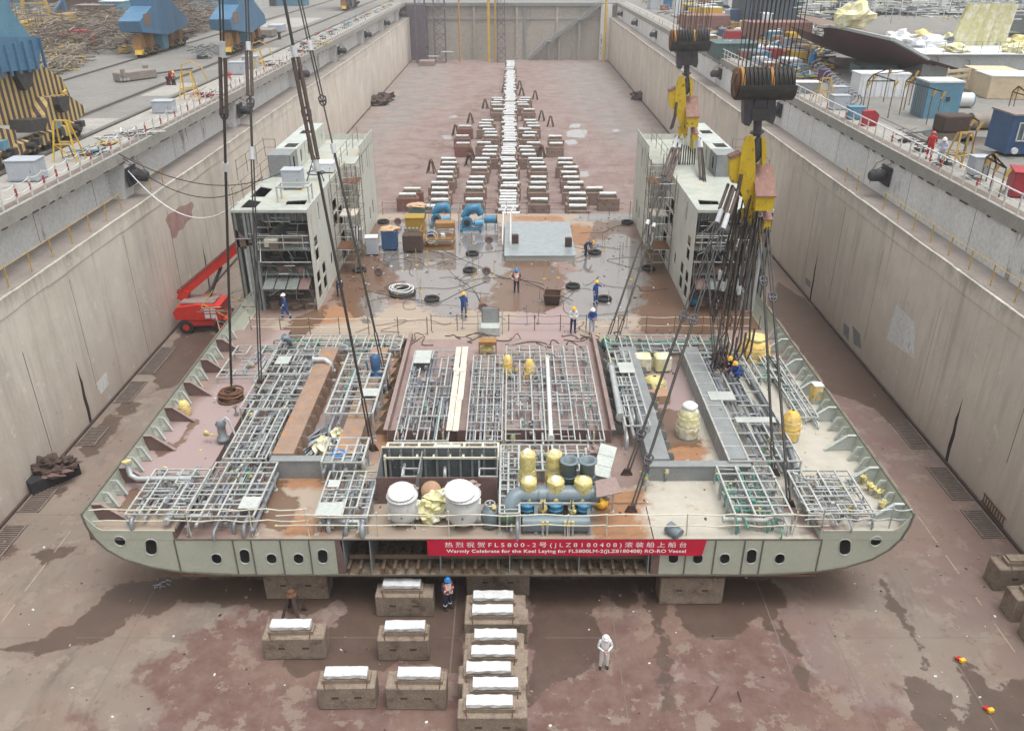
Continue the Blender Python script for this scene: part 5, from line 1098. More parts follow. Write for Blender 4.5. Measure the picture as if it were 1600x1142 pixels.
m = MB(); m.box(at(1034,578,ZD)+V(0,0,.5), (.9,.8,.9), .1, bev=.08); m.build('covered_crate', 'tarp_cream', loc=at(1034,578,ZD), label='pale covered crate with brown top, right of two behind the yellow covered box', cat='crate')
# vertical valve assembly on the left wing and the blue pump near the left sling
T = thing('standing_valve', 'tall grey blue valve column standing among the left racks', 'valve', at(352,702,ZD)); c = at(352,702,ZD)
m = MB(); m.lathe([(.3,0),(.3,.05),(.2,.1),(.22,.5),(.3,.55),(.3,.65),(.2,.7),(.2,1.3),(.26,1.4),(.15,1.6)], c, 14); m.build('column', 'blue_pump' if 0 else 'galv_dark', T)
m = MB(); m.path([c+V(.1,0,1.55), c+V(.3,0,1.75), c+V(.42,0,1.6), c+V(.75,-.2,.6)], .06, 6); m.build('side_pipe', 'galv', T)
m = MB(); m.cyl(c+V(-.2,0,.75), c+V(-.7,0,.85), .04, 6); m.blob(c+V(-.75,0,.9), (.16,.1,.14), .5, 3, 8, 6); m.build('yellow_wrap', 'tarp', T)
T = thing('blue_pump', 'tall dark blue pump between the left racks and the centre compartment', 'pump', at(590,612,ZD)); c = at(590,612,ZD)
m = MB(); m.lathe([(.4,0),(.4,.08),(.2,.12),(.22,.9),(.34,.95),(.34,1.05),(.2,1.1),(.25,1.5),(.28,2.1),(.1,2.2)], c, 14); m.build('column', 'blue_dark', T); m = MB(); m.cyl(c+V(-.3,0,.3), c+V(-.45,-.1,1.9), .06, 6); m.build('side_pipe', 'machine_blue', T)
T = thing('twin_valve', 'bright blue double hand wheel valve behind the front left rack', 'valve', at(533,738,ZD)); c = at(533,738,ZD)
for z in (.75, 1.05): m = MB(); m.torus(c+V(0,0,z), .26, .05, 'Z', 16, 6); m.build('hand_wheel', 'helmet_blue', T)
m = MB(); m.cyl(c, c+V(0,0,1.1), .08, 8); m.build('stem', 'galv', T)
# loose pipes heaped in the left bay: every pipe by itself
cc = at(482,700,ZD)
for i in range(44):
    a = math.radians(62+R.gauss(0,13)); L = R.uniform(1.4,2.6); c = cc+V(R.gauss(0,.42), R.gauss(.0,.35), .06+.5*R.random()*max(0.1,1-i/60)); d = V(math.cos(a),math.sin(a),R.uniform(-.05,.12))*L/2
    if (c-d).z < ZD+.05: d.z = 0
    x_lo, x_hi = -9.6, -8.1
    m = MB(); m.cyl(c-d, c+d, .05, 7); m.build('loose_pipe', R.choice(['galv_dark','pipe_grey','galv']), loc=c, label='loose grey pipe in the heap of pipes in the left sunk bay', cat='pipe', group='loose pipes heaped in the left sunk bay')
m = MB(); m.blob(at(530,688,ZD)+V(0,0,.3), (.35,.3,.35), .6, 2.5, 12, 9, 31, flat=True); m.build('tarp_bundle', 'tarp_cream', loc=at(530,688,ZD), label='small crumpled yellow tarp beside the loose pipe heap', cat='tarp')
m = MB(); m.blob(at(506,706,ZD)+V(0,0,.35), (.35,.4,.4), .6, 2.5, 12, 9, 33, flat=True); m.build('tarp_bundle', 'tarp_cream', loc=at(506,706,ZD), label='crumpled yellow tarp at the front corner of the loose pipe heap', cat='tarp')
# plank walkway over the centre compartment
T = thing('plank_walkway', 'pale wooden plank walkway crossing the centre compartment lengthwise', 'walkway', at(710,680,4.62))
for i, (u0,u1,v0,v1) in enumerate([(697,707,672,615),(707,717,673,615),(704,714,620,575),(714,724,625,570),(708,717,580,543),(718,728,582,543)]):
    a, b_, c, d = at(u0,v0,4.66), at(u1,v0,4.66), at(u1+(.45*(v0-v1)*(760-u1)/760*.45),v1,4.66), None
    x0, x1, y0_, y1_ = a.x, b_.x-.02, a.y, c.y; z = 4.62+.012*i
    m = MB(); m.b(x0, x1, y0_, y1_, z, z+.04); m.build('plank', 'plank', T)
# small scattered fittings and valves on racks
for i in range(70):
    u = R.choice([R.uniform(300,600), R.uniform(640,930), R.uniform(960,1380)]); v = R.uniform(560,825)
    p = at(u, v, ZD)
    if not (XL+2.2 < p.x < XR-2.2): continue
    T = thing('small_valve', 'small hand wheel valve among the pipe racks', 'valve', p, 'small valves among the pipe racks')
    m = MB(); h = R.uniform(.5,.95); m.cyl(p, p+V(0,0,h), .035, 6); m.box(p+V(0,0,h*.5), (.18,.16,.2)); m.build('stem', R.choice(['galv_dark','galv']), T)
    m = MB(); m.torus(p+V(0,0,h), .1, .02, 'Z', 10, 4); m.build('hand_wheel', R.choice(['black_metal','galv','green_pipe']), T)
    if R.random() < .5: m = MB(); m.blob(p+V(R.uniform(-.1,.1),0,h*.8), (.12,.1,.13), .5, 3, 8, 6, i, flat=True); m.build('yellow_wrap', 'tarp', T)
for (u, v) in [(1350,746),(1358,756),(1364,762),(1375,768),(1380,786),(1316,762),(1330,795)]:
    p = at(u, v, 4.1+.35); m = MB(); m.blob(p, (.16,.13,.13), .5, 3, 8, 6, u, flat=True); m.cyl(p-V(0,0,.35), p, .04, 6)
    m.build('wrapped_valve', 'tarp', loc=p-V(0,0,.35), label='yellow wrapped little valve near the front right corner brackets', cat='valve', group='yellow wrapped little valves at the front right corner')
# ---------------------------------------------------------------- keel blocks
def keel(h=1.1, w_=2.45, d_=.95, pads=1, pd=.27, mt='block_concrete', padw=1.6, top=1.5, seed=0, tim=True, px=0.):
    r = random.Random(seed); T = local(thing('keel_block', 'x', 'keel block', (0,0,0)))
    m = MB(); m.box((0,0,h/2), (w_,d_,h), bev=.04)
    m.build('concrete_base', mt, T)
    for e in (-1, 1): m = MB(); m.box((e*.32*w_*.62,-d_/2-.004,h*.55), (.26,.02,.09)); m.build('lifting_slot', 'rust_dark', T)
    m = MB(); m.box((px,0,h+.09), (padw*1.12,d_*.55,.18)); m.build('timber_layer', 'timber', T)
    m = MB(); m.box((px+.02,0,(h+.18+top-.12)/2), (padw*1.02,d_*.48,max(.06,top-.12-h-.18))); m.build('timber_layer', 'timber', T)
    if pads:
        m = MB(); x, y, z = padw/2, d_*pd, .08; n = 10; vs = []; 
        for j, (yy, zz) in enumerate(((-y,-z),(-y,z*.7),(-y*.8,z),(y*.8,z),(y,z*.7),(y,-z))):
            for i in range(n+1): vs.append((px-x+2*x*i/n, yy+r.uniform(-.02,.02), top-.06+zz+r.uniform(-.012,.02)))
        fs = [(j*(n+1)+i, j*(n+1)+i+1, ((j+1)%6)*(n+1)+i+1, ((j+1)%6)*(n+1)+i) for j in range(6) for i in range(n)]
        fs += [tuple(j*(n+1) for j in range(6)), tuple(j*(n+1)+n for j in range(6))[::-1]]
        m.add(vs, fs); m.build('white_pad', 'pad_white', T)
    for e in (-1, 1): m = MB(); m.path([(px+e*padw*.5,-d_*.3,top-.2),(px+e*padw*.5,-d_*.42,h+.1),(px+e*padw*.48,-d_*.5,h-.08)], .02, 4); m.build('tie_rod', 'rust', T)
    return T
KS = [keel(seed=i, w_=(2.4,2.0,2.1,2.2)[i], d_=.85, padw=1.55, px=(-.1,.08,0,.12)[i]) for i in range(4)]
KC = [keel(seed=i+30, w_=(2.45,2.3,2.55)[i], d_=.85, padw=1.62, px=(-.1,.05,-.15)[i]) for i in range(3)]
KT = [keel(seed=i+5, top=1.86, h=1.35, mt='block_brown', pd=.33, w_=2.3, padw=1.75, px=(0,.1,-.12)[i]) for i in range(3)]
KR = keel(seed=9, top=1.86, h=1.45, mt='red_concrete', w_=2.3, padw=1.75)
KF = keel(seed=12, top=1.86, h=1.4, pads=1, w_=2.7, padw=2.05, d_=1.0)
used = set()
def kplace(src, p, lab, grp, rz=0.):
    if src.name not in used: used.add(src.name); src.location = p; src.rotation_euler = (0,0,rz); src['label'] = lab; src['group'] = grp; return src
    return dup(src, p, rz, lab, grp)
nearL = [((461,1032),'concrete block with white pad standing alone at the left of the front blocks'), ((631,1034),'concrete block with chipped white pad in the middle of the three block rows'),
 ((543,1110),'front left concrete block with a clean white pad and two lifting slots'), ((651,1111),'concrete block between the front left block and the centre line stack'), ((633,965),'concrete block with dirty white pad nearest the ship, left of the worker in the vest')]
for i, ((u, v), lab) in enumerate(nearL):
    p = at(u, v, 0); kplace(KS[i % 4], (p.x, p.y+.48, 0), lab, 'keel blocks in front of the ship section', R.uniform(-.02,.02))
for i, vv in enumerate((1098, 1070, 1045, 1019, 993, 954, 932)):
    p = at(772, vv, 1.5); o = kplace(KC[i % 3], (p.x+.05+R.uniform(-.12,.12), p.y+.15, 0), 'concrete block with white pad in the centre line row, %s from the camera' % ordn[i] if i < 6 else 'concrete block with speckled white pad in the centre row, closest to the ship', 'keel blocks in front of the ship section')
# blocks carrying the ship
for i, (x, y) in enumerate([(-9.2,27.6),(7.6,27.3),(-.6,27.8)]+[(x, y) for x in (-9.2,-.6,7.6) for y in (32, 38, 45, 52, 60, 67)]):
    lab = ('concrete block under the left front of the ship section','concrete block under the right front of the ship section','concrete block under the middle of the front edge')[i] if i < 3 else 'concrete block hidden deep under the ship section'
    kplace(KF, (x, y, 0.0), lab, 'keel blocks under the ship section')
# rows beyond the ship
LR = [(643.5,295),(636,303.7),(702,247.8),(702,254.2),(697.5,262),(697.5,269.2),(694.5,277),(684.8,285.5),(689.3,294),(686.3,302.5),(685.2,312.3),(675.8,322),(756,223),(766.5,229.3),(767.3,234.7),(764.3,241.5),(752.3,247.8),(750,254.5),(748.8,262.3),(744,277),(744,285.3),(741,293.5),(739.5,311.8),(726.3,197),(776.5,153.2),(778,156.2),(776.5,160),(776.5,164),(778,171),(763,188),(757.8,192.5),(757,197),(765.3,202.3),(766.8,206.8),(766,212)]
RR = [(821.3,153),(818.3,156.5),(816.8,160),(817.5,163.6),(825.8,171),(829.5,187.7),(831.8,192.5),(832.8,197),(822,201.5),(829,207),(825,212.3),(869,212.8),(833.7,223.3),(867.8,224),(822.8,229.3),(823.8,235),(825,241.5),(838.5,248),(838.8,254.5),(841,261.7),(885,248),(883.5,254.8),(891,261.5),(891,269.3),(892.5,277),(898,285.5),(895.8,293.8),(902.5,302.6),(901,311.6),(905,321.8),(841.5,277),(840,285.5),(841.8,293.6),(842.7,311.6),(927.8,294),(952,302.6)]
for i, (u, v) in enumerate(LR):
    p = at(u, v, 1.86); lab = 'concrete block with white pad in the rows left of the centre line behind the ship'
    if i == 0: lab = 'second outermost brown block with white pad, left behind the ship'
    if i == 1: lab = 'outermost reddish block with white pad at the left behind the ship'
    kplace(KR if i in (0,1,23) else KT[i % 3], (p.x, p.y+.35, 0), lab, 'keel blocks left of the centre line behind the ship')
for (u, v) in ((721.8,212.3),(723.3,223.8)):
    p = at(u, v, 1.86); kplace(KR, (p.x, p.y+.35, 0), 'block with red painted side and white pad, left behind the ship', 'red sided keel blocks')
for i, (u, v) in enumerate(RR):
    p = at(u, v, 1.86); lab = 'concrete block with white pad in the rows right of the centre line behind the ship'
    if i == len(RR)-1: lab = 'outermost block with white pad at the right behind the ship'
    kplace(KT[i % 3], (p.x, p.y+.35, 0), lab, 'keel blocks right of the centre line behind the ship')
y = 74.; k = 0
while y < 200:
    gap = R.random()
    x = -.35+R.uniform(-.2,.2)
    kplace(KT[k % 3], (x, y, 0), 'concrete block with white pad in the long centre line row running to the far gate', 'keel blocks of the long centre line row', R.uniform(-.02,.02))
    y += 1.16 if gap < .93 else 2.2
    k += 1
# blocks stored at the right edge
T0 = keel(seed=20, pads=0, w_=2.6, d_=.9, h=1.2, top=1.6); used.add(T0.name)
for i, ((u, v), lab) in enumerate([((1590,922),'weathered concrete block at the right edge of the dock floor, farthest of three'), ((1618,970),'weathered concrete block at the right edge, middle one of three'), ((1648,1010),'weathered concrete block at the right edge, nearest of three and half cut off')]):
    p = at(u, v, 0); o = T0 if i == 0 else dup(T0); o.location = (p.x+.2, p.y+.4, 0); o.rotation_euler = (0,0,.02*i); o['label'] = lab; o['group'] = 'stored blocks at the right edge'
# small steel stands
def stand(p, s, lab, grp='steel support stands between the blocks'):
    T = thing('support_stand', lab, 'stand', p, grp); p = Vector(p)
    for k in range(4): a = k*math.pi/2+.6; m = MB(); m.bar(p+V(.5*s*math.cos(a),.5*s*math.sin(a),0), p+V(.14*s*math.cos(a),.14*s*math.sin(a),1.05*s), .14*s, .05*s); m.build('leg', 'rust_dark', T)
    m = MB(); m.lathe([(.22*s,0),(.22*s,.08*s),(.12*s,.1*s),(.12*s,.2*s)], p+V(0,0,1.02*s), 12); m.build('head', 'rust', T)
stand(at(460,960,0), 1.05, 'rusty four legged steel stand on the floor left before the ship')
for u, v in ((733,259),(736,250),(674,270),(712,212),(735,193),(758,170),(846,189),(860,198),(846,246),(788,145),(812,140),(836,156),(815,150)):
    stand(at(u, v, 0), 1.35, 'small rusty steel stand among the far rows of blocks', 'rusty steel stands in the far rows')
# ---------------------------------------------------------------- red boom lift
T = thing('boom_lift', 'red boom lift with extended arm at the foot of the left dock wall', 'boom lift', (-22.6, 55.2, 0))
c = V(-22.4, 55.6, 0)
m = MB(); m.box(c+V(.2,0,.75), (3.0,2.0,.5), .1, bev=.08); m.build('chassis', 'lift_red', T)
for dx in (-1.1, 1.4):
    for dy in (-1.05, 1.05): q = c+V(dx,dy,.5); m = MB(); m.path([q+V(0,-.2,0), q+V(0,.2,0)], .5, 16); w_ = m.build('wheel', 'rubber', T); m = MB(); m.path([q+V(0,-.22,0), q+V(0,.22,0)], .24, 10); m.build('rim', 'lift_red', w_)
m = MB(); m.prism([(-1.9,1.05),(1.4,1.05),(1.4,2.1),(-.2,2.2),(-1.7,2.0),(-2.0,1.6)], c.y-1.15, c.y+1.15, 'Y'); m.v = [(x+c.x+.1, y, z) for x, y, z in m.v]; m.build('turntable_housing', 'lift_red', T)
m = MB(); m.box(c+V(-.2,0,2.2), (2.4,1.6,.1)); m.build('top_cover', 'primer_light', T)
for dx in (.55, 1.0):
    for dz in (1.35, 1.75): m = MB(); m.box(c+V(dx,-1.17,dz), (.36,.03,.3)); m.build('side_window', 'white_panel', T)
m = MB(); m.bar(c+V(-1.6,.2,2.1), c+V(-1.2,.2,2.9), .5, .7); m.build('boom_pivot', 'lift_red', T)
m = MB(); m.bar(c+V(-1.7,.2,2.5), c+V(3.2,1.2,6.2), .55, .62); m.build('boom', 'lift_red', T)
m = MB(); m.bar(c+V(2.8,1.1,5.9), c+V(5.2,1.6,7.6), .38, .45); m.build('boom_extension', 'lift_red', T)
m = MB(); m.bar(c+V(-1.7,-.12,2.9), c+V(2.9,.85,6.4), .08, .12); m.build('boom_rail', 'beam_roof', T)
m = MB(); m.cyl(c+V(.3,.4,2.2), c+V(1.4,.8,4.4), .12, 8); m.build('lift_cylinder', 'hook_steel', T)
# burnt heap by the left wall, scrap at the far walls
T = thing('scrap_skip', 'burnt black skip full of matted debris at the left wall foot', 'skip', at(75,765,0)); c = at(80,768,0)+V(-.3,.9,0)
m = MB(); rz = math.radians(52); m.box(c+V(0,0,.35), (2.5,.9,.7), rz); m.build('skip_body', 'rubber', T)
m = MB(); m.blob(c+V(-.2,.25,.8), (.85,.65,.42), .5, 3.2, 30, 18, 3, flat=True); m.blob(c+V(.5,.5,.75), (.6,.55,.3), .5, 3, 18, 10, 6, flat=True); m.build('matted_debris', 'rust_dark', T)
m = MB(); m.blob(c+V(.3,-.2,.68), (.7,.4,.2), .4, 3, 16, 8, 9, flat=True); m.build('red_rags', 'primer', T)
for (u, v, lab) in ((603,158,'dark heap of scrap nets by the far part of the left wall'), (592,164,'smaller dark heap of scrap before the net heap at the left wall'), (1000,156,'small heap of scrap by the far part of the right wall')):
    p = at(u, v, 0); m = MB(); m.blob(p+V(0,0,.5), (1.5,1.6,.8), .6, 2, 16, 10, u, lambda e: V(e.x,e.y,max(e.z,-.5)), flat=True); m.build('scrap_heap', 'rust_dark', loc=p, label=lab, cat='scrap heap')
# little debris on the floor
for i, (u, v, c1) in enumerate([(1503,1034,'helmet_yellow'),(1547,1112,'helmet_yellow')]):
    p = at(u, v, 0); T = thing('floor_tool', 'small orange and yellow tool box on the wet floor at the lower right, %s' % ('upper one' if i == 0 else 'lower one'), 'tool box', p)
    m = MB(); m.box(p+V(0,0,.09), (.22,.16,.16), .2, bev=.02); m.build('body', c1, T); m = MB(); m.box(p+V(-.1,.12,.07), (.18,.14,.1), .5); m.build('lid', 'coverall_red', T)
for (u0,v0,u1,v1) in ((1109,1095,1122,1072),(1153,1080,1158,1095),(500,1000,505,985)):
    a, b_ = at(u0,v0,.03), at(u1,v1,.03); m = MB(); m.bar(a, b_, .04); m.build('steel_rod', 'rust_dark', loc=a, label='loose rusty steel rod lying on the dock floor', cat='rod', group='loose rods on the dock floor')
m = MB(); p = at(250,915,.0)
for k in range(14): a = V(p.x+R.gauss(0,.15), p.y+R.gauss(0,.2), .02+.1*R.random()); m.bar(a, a+V(R.uniform(-.3,.3), R.uniform(-.2,.2), R.uniform(0,.06)), .03, .005)
m.build('film_scraps', 'cloth_pale', loc=p, label='crumpled clear film scraps at the wet streak left before the ship', cat='film scraps')
p = at(1562,850,0)
T = thing('rusty_ladder', 'rusty ladder lying against the foot of the right wall', 'ladder', (WR-.2,33.,.0))
for dx in (0,): 
    a, b_ = atx(1535,777,WR-.1), atx(1570,813,WR-.1)
    for dz in (0, .45): m = MB(); m.bar(V(a.x,a.y,.25+dz), V(b_.x,b_.y,.2+dz), .05); m.build('ladder_rail', 'rust', T)
    for k in range(9): q = a.lerp(b_, (k+.5)/9); m = MB(); m.bar(V(q.x,q.y,.22), V(q.x,q.y,.7), .04); m.build('rung', 'rust', T)
# ---------------------------------------------------------------- banner with its lettering
a = aty(667, 843, 26.38); b_ = aty(1105, 843, 26.38); zt = a.z+.0; hb = .80
T = thing('banner', 'long red banner with white Chinese and English lettering on the ship front', 'banner', ((a.x+b_.x)/2, 26.36, zt))
m = MB(); n = 40; vs = []
for j in range(7):
    for i in range(n+1):
        x = a.x+(b_.x-a.x)*i/n-(.12*j/6 if i > n-2 else 0); w_ = .010*math.sin(i*.9)+.012*noise.noise(V(i*.3,j*.4,0)); vs.append((x, 26.38-w_, zt-hb*j/6-(.02*math.sin(i*.35))*j/6))
fs = [(j*(n+1)+i, j*(n+1)+i+1, (j+1)*(n+1)+i+1, (j+1)*(n+1)+i) for j in range(6) for i in range(n)]
m.add(vs, fs, True); m.add([(x,y+.012,z) for x,y,z in vs], fs, True); m.build('cloth', 'banner_red', T)
def words(txt, x0, x1, z0, z1, parent, name, sp=1., bold=.0):
    cu = bpy.data.curves.new(name, 'FONT'); cu.body = txt; cu.size = 1; cu.space_character = sp; cu.extrude = .0; cu.offset = bold
    to = bpy.data.objects.new(name, cu); C.objects.link(to); bpy.context.view_layer.update()
    me = bpy.data.meshes.new_from_object(to.evaluated_get(bpy.context.evaluated_depsgraph_get())); bpy.data.objects.remove(to)
    co = np.zeros(len(me.vertices)*3); me.vertices.foreach_get('co', co); co = co.reshape(-1,3); mn, mx = co.min(0), co.max(0); out = np.zeros_like(co); o0 = ROOT[parent.name]
    out[:,0] = x0+(co[:,0]-mn[0])/(mx[0]-mn[0])*(x1-x0)-o0.x; out[:,2] = z0+(co[:,1]-mn[1])/(mx[1]-mn[1])*(z1-z0)-o0.z; out[:,1] = 26.345-o0.y
    me.vertices.foreach_set('co', out.ravel()); me.materials.clear(); me.materials.append(MT['letter_white']); me.update()
    o = bpy.data.objects.new(name, me); C.objects.link(o); o.parent = parent; return o
q = lambda u: aty(u, 850, 26.345).x
words('热烈祝贺FL5800-2号(JLZ8180408)滚装船上船台', q(695), q(1073), zt-.40, zt-.09, T, 'chinese_line', 1.55, .004)
words('Warmly Celebrate for the Keel Laying for FL5800LM-2(JLZ8180408) RO-RO Vessel', q(697), q(1073), zt-.68, zt-.46, T, 'english_line', 1.05, .022)
# ---------------------------------------------------------------- rails on the ship
def srail(lab, u0, u1, us, Y, zt_, zb_, mt='scaffold', z0=ZD, name='ship_railing'):
    a, b_ = aty(u0, 800, Y), aty(u1, 800, Y); T = thing(name, lab, 'railing', (a.x, Y, z0))
    for z in (zt_, zb_):
        n = 16; m = MB(); m.path([V(a.x+(b_.x-a.x)*i/n, Y+.03*math.sin(i*2.1), z+.03*math.sin(i*1.7+z)) for i in range(n+1)], .028, 5); m.build('rail', mt, T)
    for u in us: x = aty(u, 800, Y).x; m = MB(); m.cyl((x,Y,z0), (x+R.uniform(-.06,.06),Y,zt_+R.uniform(.0,.25)), .03, 5); m.build('post', mt, T)
srail('thin rusty rail along the left front edge of the ship section', 140, 480, (290, 388, 478), 26.75, 5.0, 4.45, 'cream_steel')
srail('thin pale rail along the front edge before the white vessels', 430, 950, (587, 700, 812, 888), 26.72, 4.75, 4.25, 'cream_steel')
srail('thin pale rail along the right front edge of the ship section', 945, 1300, (950, 1077, 1245), 26.75, 4.75, 4.2, 'cream_steel')
srail('thin rail at the front right corner before the outermost rack', 1260, 1425, (1290, 1395), 26.72, 5.0, 4.55, 'galv', 4.1)
def drail(lab, x0, x1, Y, n, z=1.1, mt='wire'):
    T = thing('wire_railing', lab, 'railing', (x0, Y, ZD))
    for i in range(n+1): x = x0+(x1-x0)*i/n; m = MB(); m.cyl((x,Y,ZD), (x,Y,ZD+z+.1), .03, 5); m.build('post', 'scaffold', T)
    for q_ in (z, z*.5): m = MB(); P = []; [P.extend(arc((x0+(x1-x0)*i/n,Y,ZD+q_),(x0+(x1-x0)*(i+1)/n,Y,ZD+q_),.05,3)[:-1]) for i in range(n)]; m.path(P, .016, 4); m.build('wire', mt, T)
drail('wire railing between the bare deck and the left racks', -16, -5.2, 46.2, 6, 1.1, 'cream_steel')
drail('wire railing between the bare deck and the centre compartment', -5, 4.6, 46.8, 6, 1.0)
drail('wire railing between the bare deck and the right racks', 4.8, 15.2, 46.4, 6, 1.1, 'cream_steel')
drail('wire railing along the rear edge of the ship deck', -11.5, 10.5, 71.7, 12, 1.1)
# ---------------------------------------------------------------- things on the rear deck
def ring(u, v, lab, R_=.42, up=False, mt='rubber', grp='round manhole rims and tyres on the deck'):
    p = at(u, v, ZD); T = thing('manhole_rim', lab, 'manhole rim', p, grp)
    if up: m = MB(); m.torus(p+V(0,0,R_*1.0), R_*.7, .09, 'Y', 16, 6); m.cyl(p+V(0,-.03,R_), p+V(0,.03,R_), R_*.65, 14); m.build('round_cover', 'primer', T)
    else:
        m = MB(); m.torus(p+V(0,0,.12), R_, .11, 'Z', 20, 7); m.build('rim', mt, T)
        m = MB(); m.cyl(p+V(0,0,.0), p+V(0,0,.05), R_*.9, 16); m.build('opening', 'rubber', T)
for u, v, up, lab in ((599,348,0,'black tyre like rim left of the teal box'),(622,352,1,'small upright cover behind the blue box'),(738,398,0,'round rim in the puddle, farther one below the blue pumps'),(734,424,0,'round rim in the puddle, nearer one below the blue pumps'),(764,381,1,'round cover leaning upright right of the rusty puddle'),(760,430,1,'round cover leaning upright before the pale plate'),(592,431,1,'red brown round cover leaning beside the blue box'),(562,424,0,'round rim with white hose by the left scaffold'),(675,469,0,'round rim with a pale strap hanging in, near the worker'),(980,349,0,'round rim near the rear edge right of the pale plate'),(1013,421,0,'round rim before the right scaffold tower'),(929,396,0,'round rim beside the bending worker'),(944,469,0,'large green rim beside the worker in the yellow helmet'),(895,449,0,'flat dark disc on the deck behind the black skip'),(755,487,1,'small brown cover left of the hatch box')):
    ring(u, v, lab, .42 if not up else .34, bool(up))
def coil(p, R_, n, mt, lab, cat='hose coil', r=.035, grp=None):
    m = MB(); p = Vector(p)
    for i in range(n):
        a0 = R.random()*6; e = V(R.gauss(0,.08), R.gauss(0,.08), .05+i*.045); rr = R_*R.uniform(.8,1.15); ti = R.uniform(-.2,.2)
        m.path([p+e+V(rr*math.cos(a0+k*math.pi/10), rr*math.sin(a0+k*math.pi/10), ti*rr*math.cos(k*math.pi/10)*.3+.03) for k in range(20)], r, 5, closed=True)
    return m.build('hose_coil', mt, loc=p, label=lab, cat=cat, group=grp)
coil(at(629,458,ZD), .75, 9, 'cloth_white', 'white hose coil lying over dark hose on the wet deck')
coil(at(630,461,ZD), .85, 6, 'wire', 'dark hose coil under the white hose coil')
coil(at(362,624,4.1), .5, 10, 'rust', 'rusty ring of rope where the left sling meets the deck', r=.06)
coil(at(555,396,ZD)+V(0,0,1.8), .5, 5, 'cloth_white', 'white hose hanging in loops at the left scaffold foot')
# machines: blue winches
def winch(u, v, lab, s=1.):
    p = at(u, v, ZD); T = thing('blue_winch', lab, 'winch', p, 'blue machines at the rear deck edge')
    m = MB()
    for dx in (-.7,.7): m.b(p.x+dx*s-.08, p.x+dx*s+.08, p.y-.9*s, p.y+.9*s, p.z, p.z+.3)
    for dy in (-.7,.7): m.b(p.x-.7*s, p.x+.7*s, p.y+dy*s-.07, p.y+dy*s+.07, p.z+.12, p.z+.28)
    m.build('base_frame', 'machine_blue', T)
    m = MB(); m.path([p+V(-.55*s,.1,.95), p+V(-.1*s,.1,1.5*s), p+V(.5*s,.2,1.55*s), p+V(.75*s,.2,1.2)], [.28,.42,.42,.3], 14); m.build('curved_casing', 'machine_blue', T)
    m = MB(); m.cyl(p+V(-.25*s,-.75,.75), p+V(-.25*s,-.45,.75), .42*s, 18); m.build('fly_wheel', 'machine_blue', T)
    m = MB(); m.cyl(p+V(-.25*s,-.78,.75), p+V(-.25*s,-.74,.75), .25*s, 14); m.build('wheel_hub', 'black_metal', T)
    m = MB(); m.cyl(p+V(.3*s,-.6,.7), p+V(.9*s,-.5,.7), .26*s, 12); m.build('motor', 'blue_pump', T)
    m = MB(); m.box(p+V(-.2*s,.5,1.3), (.9*s,.5,.12), 0, .2); m.build('cover', 'galv', T)
    m = MB()
    for dx, dy in ((-.85,-.9),(-.85,.9),(.85,.9)): m.cyl(p+V(dx*s,dy*s,0), p+V(dx*s,dy*s,1.9), .03, 5)
    m.path([p+V(-.85*s,-.9*s,1.85), p+V(-.85*s,.9*s,1.85), p+V(.85*s,.9*s,1.85)], .03, 5); m.build('guard_rail', 'galv_dark', T)
winch(688, 352, 'blue winch machine at the rear deck edge, left one behind the orange cage')
winch(736, 358, 'blue winch machine at the rear deck edge, right one with a round fly wheel', 1.15)
p = at(768,358,ZD); T = thing('blue_motor', 'separate blue motor with a rusty round end right of the winches', 'motor', p)
m = MB(); m.cyl(p+V(-.6,0,.85), p+V(.4,0,.85), .33, 16); m.build('motor_body', 'machine_blue', T); m = MB(); m.cyl(p+V(.4,0,.85), p+V(.5,0,.85), .36, 16); m.build('end_plate', 'rust', T)
for dx in (-.45,.3): m = MB(); m.bar(p+V(dx,-.3,0), p+V(dx,0,.6), .07); m.bar(p+V(dx,.3,0), p+V(dx,0,.6), .07); m.build('leg', 'machine_blue', T)
# cage, boxes
def cage(p, d, lab, mt='orange_box'):
    T = thing('tool_cage', lab, 'cage', p); p = Vector(p); x, y, z = d[0]/2, d[1]/2, d[2]
    cs = [(-x,-y),(x,-y),(x,y),(-x,y)]
    for cx, cy in cs: m = MB(); m.bar(p+V(cx,cy,0), p+V(cx,cy,z), .07); m.build('post', mt, T)
    m = MB()
    for k in range(4):
        a_, b2 = cs[k], cs[(k+1)%4]
        for zz in (0.05, z*.33, z*.66, z): m.bar(p+V(*a_,zz), p+V(*b2,zz), .055)
    m.build('frame_bars', mt, T)
    m = MB(); m.b(p.x-x*.95, p.x+x*.95, p.y-y*.95, p.y+y*.95, p.z+.08, p.z+.12); m.b(p.x-x*.95, p.x+x*.95, p.y-y*.95, p.y+y*.95, p.z+z*.5, p.z+z*.54); m.build('shelf', mt, T)
    for k in range(6): q_ = p+V(R.uniform(-x,x)*.7, R.uniform(-y,y)*.6, (.15, z*.55)[k%2]); m = MB(); m.box(q_+V(0,0,.16), (R.uniform(.25,.5), .35, .32), R.uniform(0,1)); m.build('stored_box', R.choice(['white_panel','cardboard','orange_box','blue_dark']), T)
    m = MB(); m.torus(p+V(-.3*x,-y-.05,z*.75), .45, .03, 'Y', 16, 5); m.torus(p+V(-.35*x,-y-.08,z*.62), .4, .03, 'Y', 16, 5); m.build('hose_loops', 'cream_steel', T)
    m = MB(); m.box(p+V(x*.45,y*.3,z+.25), (d[0]*.6,.8,.5), .05, bev=.08); m.build('rolled_cover', 'orange_box', T)
cage(at(684,388,ZD)+V(0,.5,0), (2.6,1.6,1.5), 'orange tube cage with shelves, boxes and hose loops before the winches')
